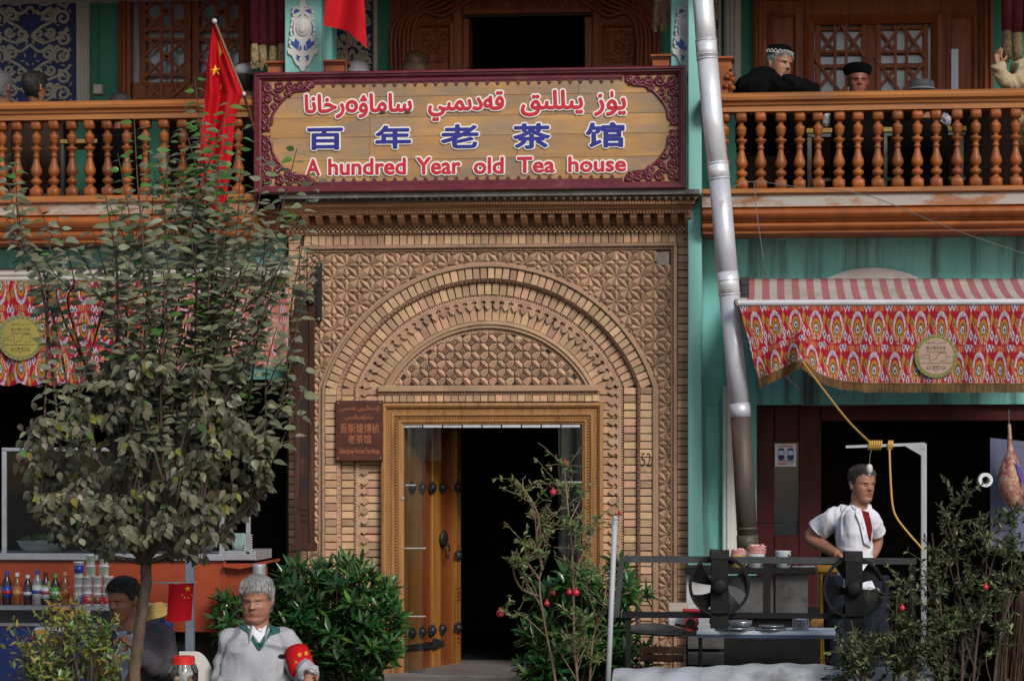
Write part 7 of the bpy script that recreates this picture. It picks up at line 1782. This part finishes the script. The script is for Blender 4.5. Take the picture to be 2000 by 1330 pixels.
def hair(T, m, p, front=.062, side=.012, back=-.055, off=.007, rag=.006, top=0., seed=1, amp=.0035, strand=None):
    "hair hugging the head above a ragged hairline"
    random.seed(seed); n = 120; nz = 60; b = MB(); O = {}
    def line(a):
        a = abs((a + pi) % (2 * pi) - pi); return interp([(0, front), (.75, front), (1.05, front - .012), (1.3, side), (1.75, side - .008), (2.1, back), (pi, back)], a)
    rg = [random.uniform(-rag, rag) for _ in range(n)]
    for j in range(nz + 1):
        for i in range(n):
            a = 2 * pi * i / n; l = line(a) + rg[i]; z = l + (.1207 - l) * (j / nz) ** .8
            e = off * min(1, .25 + j / 5) + top * max(0, z - .05) / .07 + amp * mnoise.noise(Vector((a * 9, z * 160, seed))) + amp * .6 * random.uniform(-1, 1)
            x, y, zz = headpt(a, z, 1, T.jaw, max(.0012, e)); b.v.append(tuple(T(x, y, zz + (.6 * e if z > .08 else 0))))
    for j in range(nz):
        for i in range(n): b.f.append((j * n + i, j * n + (i + 1) % n, (j + 1) * n + (i + 1) % n, (j + 1) * n + i)); b.m.append(0)
    b.f.append(tuple(nz * n + i for i in range(n))); b.m.append(0)
    o = b.build('hair', m, p, True); st = MB()
    for _ in range(420):                       # loose strands over the cap of hair
        a = random.uniform(-2.6, 2.6); l = line(a); z = random.uniform(l + .006, .112); f = random.uniform(.012, .026); da = random.uniform(-.1, .1); q = []
        for t in (0, .5, 1):
            zz = z - f * t; x, y, w = headpt(a + da * t, min(.12, zz), 1, T.jaw, off + top * max(0, z - .05) / .07 + .003 + .002 * sin(t * 3)); q.append(T(x, y, w + (.6 * off if zz > .08 else 0)))
        st.tube(q, [.0016, .0013, .0006], 3, False)
    st.build('hair_strands', strand or m, p, kind='stuff'); return o
def pix(v):
    d = Vector(v) - CAM; f = d.x * sin(TH) + d.y * cos(TH); return (1000 + FPX * (d.x * cos(TH) - d.y * sin(TH)) / f, HOR - FPX * d.z / f)
def neck(mb, a, b_, r=.056): mb.tube([a, a.lerp(b_, .5), b_], [r * 1.1, r, r * 1.15], 14)
def arm(mb, pts, rad): q = smoothpath(pts, 5); n = len(q); mb.tube(q, [interp([(i / (len(rad) - 1), r) for i, r in enumerate(rad)], j / (n - 1)) for j in range(n)], 14)
def hand(mb, wrist, fdir, pdir, k=1., curl=.5, side=1):
    "palm and five bent fingers: fdir along the fingers, pdir out of the palm"
    f = Vector(fdir).normalized(); p = Vector(pdir); p = (p - f * p.dot(f)).normalized(); x = f.cross(p) * side
    mb.tube([wrist, wrist + f * .02 * k, wrist + f * .055 * k, wrist + f * .088 * k], [(.026 * k, .020 * k), (.034 * k, .018 * k), (.040 * k, .016 * k), (.038 * k, .014 * k)], 12)
    for i, (o, l) in enumerate(((-.030, .066), (-.010, .078), (.011, .073), (.031, .056))):
        a = wrist + f * (.080 - .006 * abs(i - 1.2)) * k + x * o * k; c = a + (f * cos(curl * .6) + p * sin(curl * .6)) * l * .45 * k; d = c + (f * cos(curl * 1.5) + p * sin(curl * 1.5)) * l * .32 * k; e = d + (f * cos(curl * 2.2) + p * sin(curl * 2.2)) * l * .26 * k
        mb.tube([a - f * .02 * k, a, c, d, e], [.009 * k, .0092 * k, .0085 * k, .0078 * k, .006 * k], 8)
    a = wrist + f * .028 * k - x * .028 * k; mb.tube([a, a + (f * .5 - x * .8 + p * .35).normalized() * .034 * k, a + (f * .5 - x * .8 + p * .35).normalized() * .034 * k + (f * .9 - x * .2 + p * .5).normalized() * .034 * k], [.014 * k, .0105 * k, .008 * k], 8)
def face(T_, tr_, p, brow=None, look=.5, stache=None, heavy=1.):
    "brows, eyes and lips laid on the head"
    def q(pts): return [pix(T_(x, -.09, z)) for x, z in pts]
    for g in (-1, 1):
        patch('eyebrow', q([(g * .013, .0135), (g * .026, .019 * heavy), (g * .046, .0145), (g * .047, .011), (g * .028, .0135), (g * .013, .009)]), tr_, brow or M['hair_black'], p, .0015, 2, 2)
        patch('eye', q([(g * (.031 + .0125 * cos(t)), -.0015 + (.0035 * look + .0012) * sin(t)) for t in [2 * pi * i / 10 for i in range(10)]]), tr_, M['eye_dark'], p, .001, 1, 2)
    patch('mouth', q([(-.024, -.0572), (-.01, -.0545), (0, -.0555), (.01, -.0545), (.024, -.0572), (.01, -.0595), (-.01, -.0595)]), tr_, M['lip'], p, .001, 2, 2)
    if stache: patch('moustache', q([(-.024, -.049), (0, -.0415), (.024, -.049), (.018, -.0505), (0, -.048), (-.018, -.0505)]), tr_, stache, p, .0015, 2, 2)
def person(label, loc, group=None): return thing('person', label, 'person', loc, group)
def Rz(yaw, pitch=0., roll=0.): return Euler((pitch, roll, yaw)).to_matrix()
def hairshell(name, mb_pts, m, parent, vox=.008): return fuse(name, mb_pts, m, parent, vox, 2)

# --- seated grey haired man with the red armband
random.seed(61)
Y1 = -4.15; s = S(Y1)
p1 = person('grey haired man in a light grey sweater and red armband seated at the front', P(500, 1440, Y1))
hc = P(502, 1171, Y1); R1 = Rz(radians(-4), radians(9))
mb = MB(); T1 = headgeo(mb, hc, R1, 1.03, 1.1, 1.18)
nk = P(500, 1226, Y1 + .03); neck(mb, hc + Vector((0, .015, -.05)), nk, .064)
ch_ = P(500, 1262, Y1 + .02); bl = P(500, 1345, Y1 - .02); hp = P(500, 1404, Y1 + .05)
def torso(mb, g=0.): mb.tube([nk + Vector((0, .0, .01)), P(500, 1232, Y1 + .03), P(500, 1246, Y1 + .03), ch_, P(500, 1305, Y1), bl, hp], [(.07 + g, .06 + g), (.125 + g, .08 + g), (.165 + g, .105 + g), (.18 + g, .13 + g), (.18 + g, .14 + g), (.19 + g, .155 + g), (.18 + g, .14 + g)], 22)
torso(mb, -.012)
aL = [P(455, 1247, Y1 + .03), P(444, 1285, Y1 + .02), P(436, 1332, Y1 - .02), P(452, 1362, Y1 - .2), P(475, 1372, Y1 - .3)]
aR = [P(549, 1247, Y1 + .03), P(571, 1276, Y1 - .02), P(588, 1306, Y1 - .10), P(600, 1312, Y1 - .24), P(606, 1318, Y1 - .30)]
for a_ in (aL, aR): arm(mb, a_, [.052, .048, .042, .036, .027])
hand(mb, aR[-1], (.16, -.55, -.7), (-.4, -.55, .35), 1., .6, 1); hand(mb, aL[-1], (.8, -.4, -.2), (0, .2, -1), 1., .5, -1)
for g in (-1, 1): arm(mb, [hp + Vector((g * .09, 0, 0)), P(500 + g * 52, 1392, Y1 - .42), P(500 + g * 58, 1440, Y1 - .46), Vector((P(500 + g * 60, 1440, Y1 - .4).x, Y1 - .42, GZ + .06))], [.10, .075, .055, .045]); mb.ell((P(500 + g * 62, 1440, Y1 - .5).x, Y1 - .50, GZ + .045), (.045, .13, .045), 12, 8)
body = fuse('body', mb, M['skin'], p1, .0042, 1); tb1 = bvh(body)
mb = MB(); torso(mb, .004)
for a_ in (aL, aR): arm(mb, a_[:-1] + [a_[-1].lerp(a_[-2], .25)], [.066, .062, .056, .050, .044])
for a_ in (aL, aR): mb.ell(a_[0] + Vector((0, .0, -.012)), (.068, .07, .066), 14, 10)
sw = fuse('sweater', mb, M['sweater'], p1, .0075, 2, (.015, 8, 1.5)); ts = bvh(sw)
mb = MB()
for g in (-1, 1): arm(mb, [hp + Vector((g * .09, 0, 0)), P(500 + g * 52, 1392, Y1 - .42), P(500 + g * 58, 1440, Y1 - .46), Vector((P(500 + g * 60, 1440, Y1 - .4).x, Y1 - .42, GZ + .09))], [.115, .09, .07, .06])
fuse('trousers', mb, M['navy'], p1, .012, 2)
patch('shirt_front', [(482, 1205), (520, 1205), (526, 1222), (507, 1256), (478, 1222)], ts, M['white_shirt'], p1, .005, 5, 8, .004)
patch('neck_opening', [(489, 1212), (514, 1212), (502, 1231)], ts, M['skin'], p1, .007)
patch('shirt_collar', [(478, 1199), (483, 1204), (500, 1229), (492, 1236), (477, 1214)], ts, M['white_shirt'], p1, .012, 5, 4, .008)
patch('shirt_collar', [(527, 1195), (529, 1208), (512, 1234), (503, 1230), (522, 1203)], ts, M['white_shirt'], p1, .012, 5, 4, .008)
patch('green_collar', [(477, 1200), (464, 1222), (486, 1229), (507, 1263), (508, 1270), (504, 1268), (484, 1238), (478, 1214)], ts, M['green_collar'], p1, .010, 5, 7, .006)
patch('green_collar', [(529, 1197), (547, 1222), (547, 1234), (528, 1240), (510, 1264), (507, 1257), (526, 1222)], ts, M['green_collar'], p1, .010, 5, 7, .006)
patch('placket', [(500, 1254), (510, 1254), (515, 1260), (509, 1268), (502, 1266)], ts, M['green_collar'], p1, .011, 4, 3, .004)
patch('pocket_opening', oval(551, 1281, 8, 4.5), ts, M['eye_dark'], p1, .008)
ab = MB(); q = [P(578, 1268, Y1 - .035), P(589, 1304, Y1 - .11), P(597, 1314, Y1 - .17)]
ab.tube([q[0].lerp(q[1], .1), q[0].lerp(q[1], .5), q[1], q[1].lerp(q[2], .5)], [.066, .069, .069, .065], 22); armb = ab.build('armband', M['armband'], p1, True); ta = bvh(armb)
for (x, y), r, t in (((585, 1278), 5, .3), ((598, 1275), 5, .6), ((578, 1292), 3.5, .2), ((608, 1300), 3, .9)): patch('armband_emblem', [(x + (r if i % 2 else r * .5) * sin(pi * i / 5 + t), y - (r if i % 2 else r * .5) * cos(pi * i / 5 + t)) for i in range(10)], ta, M['flag_yellow'], p1, .003, 2, 2)
MB().tube([aR[-1] + Vector((-.03, .01, .015)), aR[-1] + Vector((-.01, -.03, .03)), aR[-1] + Vector((.02, -.03, .022)), aR[-1] + Vector((.033, 0, .0))], .008, 8).build('watch', M['alu'], p1, True)
face(T1, tb1, p1, M['hair_grey'], .25)
hair(T1, M['hair_grey'], p1, .060, .004, -.06, .010, .007, .006, 5, .003, M['strand_grey'])
st_ol = thing('stool', 'low wooden stool under the grey haired man', 'stool', P(500, 1466, Y1 + .05)); zs = hp.z - .13
MB().box(hp.x - .18, hp.x + .18, Y1 - .12, Y1 + .22, zs - .035, zs, .006).build('seat', M['old_wood'], st_ol)
for g in (-1, 1):
    for yy in (Y1 - .09, Y1 + .19): MB().box(hp.x + g * .15 - .018, hp.x + g * .15 + .018, yy - .018, yy + .018, GZ, zs - .035).build('leg', M['old_wood'], st_ol)

# --- dark suited man behind the tree trunk
Y2 = -3.6
p2 = person('man in a dark grey suit looking down behind the tree trunk', P(250, 1440, Y2))
hc = P(241, 1170, Y2); R2 = Rz(radians(-26), radians(12), radians(3))
mb = MB(); T2 = headgeo(mb, hc, R2, 1.04, 1.25, 1.0)
nk = P(254, 1226, Y2 + .05); neck(mb, hc + Vector((.01, .02, -.05)), nk, .058)
hp2 = P(258, 1395, Y2 + .05)
def torso2(mb, g=0.): mb.tube([nk + Vector((0, 0, .01)), P(256, 1226, Y2 + .06), P(257, 1242, Y2 + .06), P(258, 1280, Y2 + .03), P(258, 1340, Y2 + .02), hp2], [(.06 + g, .05 + g), (.15 + g, .08 + g), (.185 + g, .10 + g), (.19 + g, .12 + g), (.18 + g, .125 + g), (.18 + g, .13 + g)], 20)
torso2(mb, -.012)
bL = [P(200, 1244, Y2 + .06), P(184, 1300, Y2 + .0), P(188, 1318, Y2 - .10), P(200, 1290, Y2 - .26)]
bR = [P(313, 1244, Y2 + .06), P(326, 1305, Y2 + .0), P(300, 1300, Y2 - .18), P(262, 1264, Y2 - .25)]
for a_ in (bL, bR): arm(mb, a_, [.06, .05, .042, .028])
hand(mb, bR[-1], (-.75, -.25, .55), (-.2, -.8, -.3), .95, .85, 1); hand(mb, bL[-1], (.75, -.2, .35), (.1, -.5, -.7), .95, 1.0, -1)
for g in (-1, 1): arm(mb, [hp2 + Vector((g * .09, 0, 0)), P(258 + g * 45, 1385, Y2 - .42), P(258 + g * 48, 1440, Y2 - .45), Vector((P(258 + g * 48, 1440, Y2 - .4).x, Y2 - .42, GZ + .06))], [.10, .075, .055, .045]); mb.ell((P(258 + g * 50, 1440, Y2 - .5).x, Y2 - .50, GZ + .045), (.045, .13, .045), 12, 8)
body = fuse('body', mb, M['skin_dark'], p2, .0042, 1); tb2 = bvh(body)
mb = MB(); torso2(mb, .006)
for a_ in (bL, bR): arm(mb, a_[:-1] + [a_[-1].lerp(a_[-2], .3)], [.076, .068, .058, .046])
for a_ in (bL, bR): mb.ell(a_[0], (.082, .08, .078), 14, 10)
su = fuse('suit_jacket', mb, M['suit'], p2, .008, 2, (.006, 8, .8)); tsu = bvh(su)
mb = MB()
for g in (-1, 1): arm(mb, [hp2 + Vector((g * .09, 0, 0)), P(258 + g * 45, 1385, Y2 - .42), P(258 + g * 48, 1440, Y2 - .45), Vector((P(258 + g * 48, 1440, Y2 - .4).x, Y2 - .42, GZ + .09))], [.115, .09, .07, .06])
fuse('trousers', mb, M['suit'], p2, .012, 2)
M['stripe_shirt'] = cloth('striped_shirt', (.40, .42, .50), (.16, .18, .26), sc=70, stretch=(1, 1, .02))
patch('shirt_front', [(226, 1218), (262, 1212), (264, 1228), (256, 1300), (240, 1335), (232, 1290)], tsu, M['stripe_shirt'], p2, .006, 5, 8)
patch('shirt_collar', [(222, 1214), (228, 1222), (238, 1234), (230, 1240), (221, 1224)], tsu, M['white_shirt'], p2, .011, 5, 3, .006); patch('shirt_collar', [(266, 1200), (268, 1214), (246, 1236), (240, 1232), (258, 1216)], tsu, M['white_shirt'], p2, .011, 5, 3, .006)
patch('lapel', [(220, 1222), (206, 1240), (212, 1270), (230, 1300), (226, 1250)], tsu, M['suit'], p2, .010, 5, 3, .008); patch('lapel', [(268, 1216), (284, 1240), (276, 1280), (258, 1305), (264, 1250)], tsu, M['suit'], p2, .010, 5, 3, .008)
face(T2, tb2, p2, M['hair_black'], .4)
hair(T2, M['hair_black'], p2, .062, .006, -.055, .006, .003, .003, 6, .002)
MB().tube([P(224, 1285, Y2 - .36), P(238, 1250, Y2 - .36)], .0035, 6).build('straw', M['white_plastic'], p2) if False else tag(MB().tube([P(222, 1288, Y2 - .33), P(236, 1252, Y2 - .33)], .0035, 6).build('thin_stick', M['white_plastic']), 'thin white stick between the hands of the suited man', 'stick')
zs = hp2.z - .13; so_ = thing('stool', 'low stool under the man in the dark suit', 'stool', (hp2.x, Y2 + .05, GZ)); MB().box(hp2.x - .18, hp2.x + .18, Y2 - .12, Y2 + .22, zs - .035, zs, .006).build('seat', M['old_wood'], so_)
for g in (-1, 1):
    for yy in (Y2 - .09, Y2 + .19): MB().box(hp2.x + g * .15 - .018, hp2.x + g * .15 + .018, yy - .018, yy + .018, GZ, zs - .035).build('leg', M['old_wood'], so_)

# --- man in the white shirt behind the kebab stall
Y3 = -1.6
p3 = person('man in an open white short sleeved shirt with hands on hips behind the fan rack', P(1665, 1440, Y3))
hc = P(1684, 946, Y3); R3 = Rz(radians(30), radians(4), radians(0))
mb = MB(); T3 = headgeo(mb, hc, R3, .98, 1.15, .92)
nk = P(1676, 997, Y3 + .03); neck(mb, hc + Vector((-.008, .02, -.05)), nk, .054)
hp3 = P(1672, 1130, Y3 + .02)
def torso3(mb, g=0.): mb.tube([nk + Vector((0, 0, .01)), P(1672, 1000, Y3 + .03), P(1670, 1012, Y3 + .03), P(1668, 1045, Y3 + .01), P(1670, 1085, Y3 + .01), hp3], [(.055 + g, .05 + g), (.13 + g, .075 + g), (.16 + g, .095 + g), (.155 + g, .105 + g), (.14 + g, .10 + g), (.15 + g, .11 + g)], 20)
torso3(mb, -.012)
cL = [P(1630, 1012, Y3 + .04), P(1604, 1030, Y3 + .10), P(1584, 1049, Y3 + .14), P(1612, 1068, Y3 + .05), P(1638, 1083, Y3 - .08)]
cR = [P(1697, 1014, Y3 + .10), P(1706, 1034, Y3 + .18), P(1711, 1056, Y3 + .24), P(1706, 1075, Y3 + .16), P(1698, 1090, Y3 + .05)]
for a_ in (cL, cR): arm(mb, a_, [.058, .052, .044, .040, .028])
hand(mb, cL[-1], (.75, -.35, -.35), (.1, .9, -.2), .95, .5, -1); hand(mb, cR[-1], (-.5, -.6, -.3), (-.2, .6, -.3), .95, .5, 1)
for g in (-1, 1): arm(mb, [hp3 + Vector((g * .085, 0, .02)), P(1672 + g * 32, 1250, Y3), P(1672 + g * 34, 1340, Y3 + .01), Vector((P(1672 + g * 34, 1400, Y3).x, Y3 + .02, GZ + .08))], [.10, .08, .058, .045]); mb.ell((P(1672 + g * 36, 1400, Y3).x, Y3 - .06, GZ + .045), (.045, .13, .045), 12, 8)
body = fuse('body', mb, M['skin'], p3, .0042, 1); tb3 = bvh(body)
mb = MB(); torso3(mb, .006); arm(mb, [cL[0].lerp(cR[0], .15), cL[0], cL[1], cL[1].lerp(cL[2], .35)], [.07, .066, .068, .072]); arm(mb, [cR[0].lerp(cL[0], .15), cR[0], cR[1], cR[1].lerp(cR[2], .3)], [.07, .066, .066, .068])
mb.tube([P(1672, 1110, Y3), P(1674, 1135, Y3), P(1676, 1152, Y3)], [(.152, .115), (.158, .12), (.165, .125)], 20)
for a_ in (cL, cR): mb.ell(a_[0] + Vector((0, 0, -.004)), (.068, .068, .066), 14, 10)
mb.tube([P(1642, 1008, Y3 + .03), P(1700, 1008, Y3 + .05)], .07, 12)
sh = fuse('white_shirt', mb, M['white_shirt'], p3, .007, 2, (.008, 10, .8)); tsh = bvh(sh)
patch('undershirt', [(1680, 995), (1697, 1000), (1704, 1030), (1701, 1058), (1694, 1045), (1688, 1020)], tsh, M['dark_red_cloth'], p3, .012, 6, 10, .012)
patch('open_front', [(1672, 990), (1682, 994), (1690, 1024), (1697, 1056), (1700, 1070), (1688, 1062), (1680, 1025), (1670, 1000)], tsh, M['white_shirt'], p3, .018, 6, 8, .018)
patch('collar', [(1664, 972), (1670, 974), (1682, 996), (1680, 1006), (1664, 990)], tsh, M['white_shirt'], p3, .012, 5, 3, .008)
for x, y in ((1677, 1002), (1685, 1027), (1692, 1047)): patch('button', oval(x, y, 1.8, 1.8, 8), tsh, M['paper'], p3, .021, 1, 1)
mb = MB()
for g in (-1, 1): arm(mb, [hp3 + Vector((g * .085, 0, .02)), P(1672 + g * 32, 1250, Y3), P(1672 + g * 34, 1340, Y3 + .01), Vector((P(1672 + g * 34, 1400, Y3).x, Y3 + .02, GZ + .1))], [.125, .10, .075, .062])
fuse('trousers', mb, M['navy'], p3, .012, 2)
face(T3, tb3, p3, M['hair_black'], .6, M['stubble'])
hair(T3, M['hair_black'], p3, .072, .004, -.055, .005, .003, .007, 7, .002)

# --- people on the balconies
def bust(label, c, Y, k, yaw, pitch, skin, coat, shw=.19, roll=0., neckdrop=.13, low=.62, bodyoff=(0, .02)):
    p = person(label, P(c[0], 380, Y), 'people on the balconies'); hc = P(c[0], c[1], Y); R = Rz(radians(yaw), radians(pitch), radians(roll)); mb = MB(); T = headgeo(mb, hc, R, k)
    n = hc + Vector((bodyoff[0], bodyoff[1] + .02, -neckdrop)); neck(mb, hc + Vector((0, .02, -.05)), n)
    def tor(b, g): b.tube([n, n + Vector((0, .01, -.03)), n + Vector((0, .01, -.07)), n + Vector((0, 0, -.25)), n + Vector((0, 0, -low))], [(.06 + g, .05 + g), (shw * .75 + g, .07 + g), (shw + g, .10 + g), (shw * 1.02 + g, .12 + g), (shw + g, .12 + g)], 18)
    tor(mb, -.01); b = fuse('body', mb, skin, p, .005, 1); mc = MB(); tor(mc, .008); return p, T, R, mc, n, b
# man in the embroidered cap leaning on the rail
pA, TA, RA, mc, n, b = bust('man in a black coat and embroidered skullcap leaning on the right balcony rail', (1522, 127), .12, 1.04, 42, 6, M['skin_dark'], None, .20, 6, .10, .5, (-.09, .06))
arm(mc, [n + Vector((-.16, .0, -.09)), n + Vector((-.10, -.1, -.17)), P(1530, 168, -.12), P(1566, 172, -.16), P(1598, 177, -.14)], [.085, .085, .07, .058, .045]); arm(mc, [n + Vector((-.14, 0, -.08)), P(1462, 172, -.02), P(1500, 182, -.1)], [.09, .08, .06])
mc.ell(P(1492, 166, .12), (.155, .13, .12), 16, 12); mc.ell(P(1470, 182, .05), (.12, .12, .10), 14, 10); mc.ell(P(1530, 174, .0), (.13, .11, .075), 14, 10)
fuse('coat', mc, M['black_coat'], pA, .009, 2, (.010, 9, 1)); tA = bvh(b)
face(TA, tA, pA, M['hair_black'], .4, M['stubble'])
cap = MB(); TQ = [TA(0, .012, .060), TA(0, .014, .085), TA(0, .018, .118), TA(0, .02, .128)]
cap.tube(TQ, [.086, .088, .080, .05], 20); co_ = cap.build('skullcap', M['black_coat'], pA, True)
b = MB(); b.tube([TA(.089 * sin(a), .012 - .089 * cos(a), .068) for a in [2 * pi * i / 30 for i in range(31)]], .003, 5, False)
for i in range(18): a0 = 2 * pi * i / 18; b.tube([TA(.090 * sin(a0 + .16 * t), .013 - .090 * cos(a0 + .16 * t), .070 + .020 * (1 - t * t)) for t in (-1, -.6, -.2, .2, .6, 1)], .0028, 5, False)
b.build('embroidery', M['white_plaster'], co_, kind='stuff')
hair(TA, M['hair_grey'], pA, .06, .0, -.06, .005, .003, 0, 8, .002)
# man in the black cap
pB, TB, RB, mc, n, b = bust('ruddy man in a black fur cap low behind the right balcony rail', (1675, 160), .35, .95, 8, 2, mat('ruddy_skin', (.24, .075, .05), (.18, .05, .035), scale=14, rough=.5), None, .18)
fuse('coat', mc, M['black_coat'], pB, .012, 2); tB = bvh(b)
face(TB, tB, pB, M['hair_black'], .4, M['stubble'])
cap = MB(); cap.tube([TB(0, .01, .050), TB(0, .01, .07), TB(0, .012, .11), TB(0, .014, .135)], [.092, .100, .102, .07], 20); fuse('fur_cap', cap, M['black_coat'], pB, .01, 2)
# grey brimmed hat
pC, TC_, RC, mc, n, b = bust('person of whom only a dark brimmed hat shows above the right balcony rail', (1800, 192), .3, .95, 0, -4, M['skin_dark'], None, .18)
fuse('coat', mc, M['black_coat'], pC, .012, 2); hat = MB(); c = TC_(0, .01, .055); hat.lathe([(0, .122), (.006, .122), (.012, .092), (.06, .088), (.075, .07), (.08, .03)], c.x, c.y, c.z, 24); hat.build('hat', mat('dark_felt', (.03, .032, .034), (.05, .052, .055), scale=30, rough=.8), pC, True)
c.z += .012; hb_ = MB().tube([(c.x + .096 * cos(a), c.y + .096 * sin(a), c.z) for a in [2 * pi * i / 24 for i in range(25)]], .004, 5, False); hb_.build('hat_band', M['alu'], pC)
# the raised arm at the right edge
pD, TD, RD, mc, n, b = bust('person in a beige coat with raised forearm cut off by the right picture edge', (2035, 70), .15, .95, 30, 0, M['skin_dark'], None, .19)
arm(mc, [n + Vector((-.14, 0, -.10)), P(2003, 150, .0), P(1973, 162, -.05), P(1958, 148, -.06), P(1948, 126, -.06)], [.075, .06, .052, .046, .044]); fuse('coat', mc, M['beige_coat'], pD, .008, 1, (.012, 14, 1))
mb = MB(); a_ = P(1950, 130, -.06); mb.tube([P(1958, 145, -.06), a_], [.026, .024], 10); hand(mb, a_, (-.05, .05, 1), (.5, .6, 0), .92, .4, 1); fuse('raised_hand', mb, M['skin_dark'], pD, .006, 2)
# heads at the left
def head_only(label, c, Y, yaw, hairm, coat, k=.95, hat=None, skin=None):
    p, T, R, mc, n, b = bust(label, c, Y, k, yaw, 4, skin or M['skin_dark'], None, .19); fuse('coat', mc, coat, p, .012, 2)
    hair(T, hairm, p, .055, .0, -.085, .009, .004, .004, int(c[0]), .003); return p, T, R
head_only('dark haired man in a brown jacket seen from behind before the blue relief panel', (68, 172), .35, 150, M['hair_black'], M['brown_coat'])
head_only('grey haired person half cut off by the left picture edge on the balcony', (2, 172), .4, 165, M['hair_grey'], M['brown_coat'])
pE, TE, RE_ = head_only('person with long brown hair seen from behind above the signboard', (812, 134), .5, 178, M['hair_brown'], M['brown_coat'], .95)
mb = MB(); mb.tube([TE(0, .06, .02), TE(0, .085, -.08), TE(0, .08, -.2)], [(.085, .04), (.095, .045), (.09, .035)], 14); fuse('long_hair', mb, M['hair_brown'], pE, .01, 2)
pF, TF, RF = head_only('person in a black jacket and pale cap behind the large red flag', (482, 160), .35, 160, M['hair_black'], M['black_coat'])
mb = MB(); mb.ell(TF(0, .02, .07), (.092, .10, .062), 16, 10, RF); fuse('pale_cap', mb, mat('pale_cap', (.38, .40, .42), (.3, .31, .33), scale=20, rough=.8), pF, .01, 2)
pG, TG, RG = head_only('person whose black hat top just shows above the left rail', (236, 214), .35, 170, M['hair_black'], M['black_coat'])
pH, TH_, RH = head_only('person in a white headscarf peeking above the signboard', (697, 152), .55, 20, M['hair_black'], M['black_coat'], .9)
mb = MB(); mb.ell(TH_(0, .01, .035), (.098, .11, .098), 16, 12, RH); fuse('headscarf', mb, mat('white_scarf', (.55, .56, .66), (.45, .46, .56), scale=10, rough=.8), pH, .01, 2)
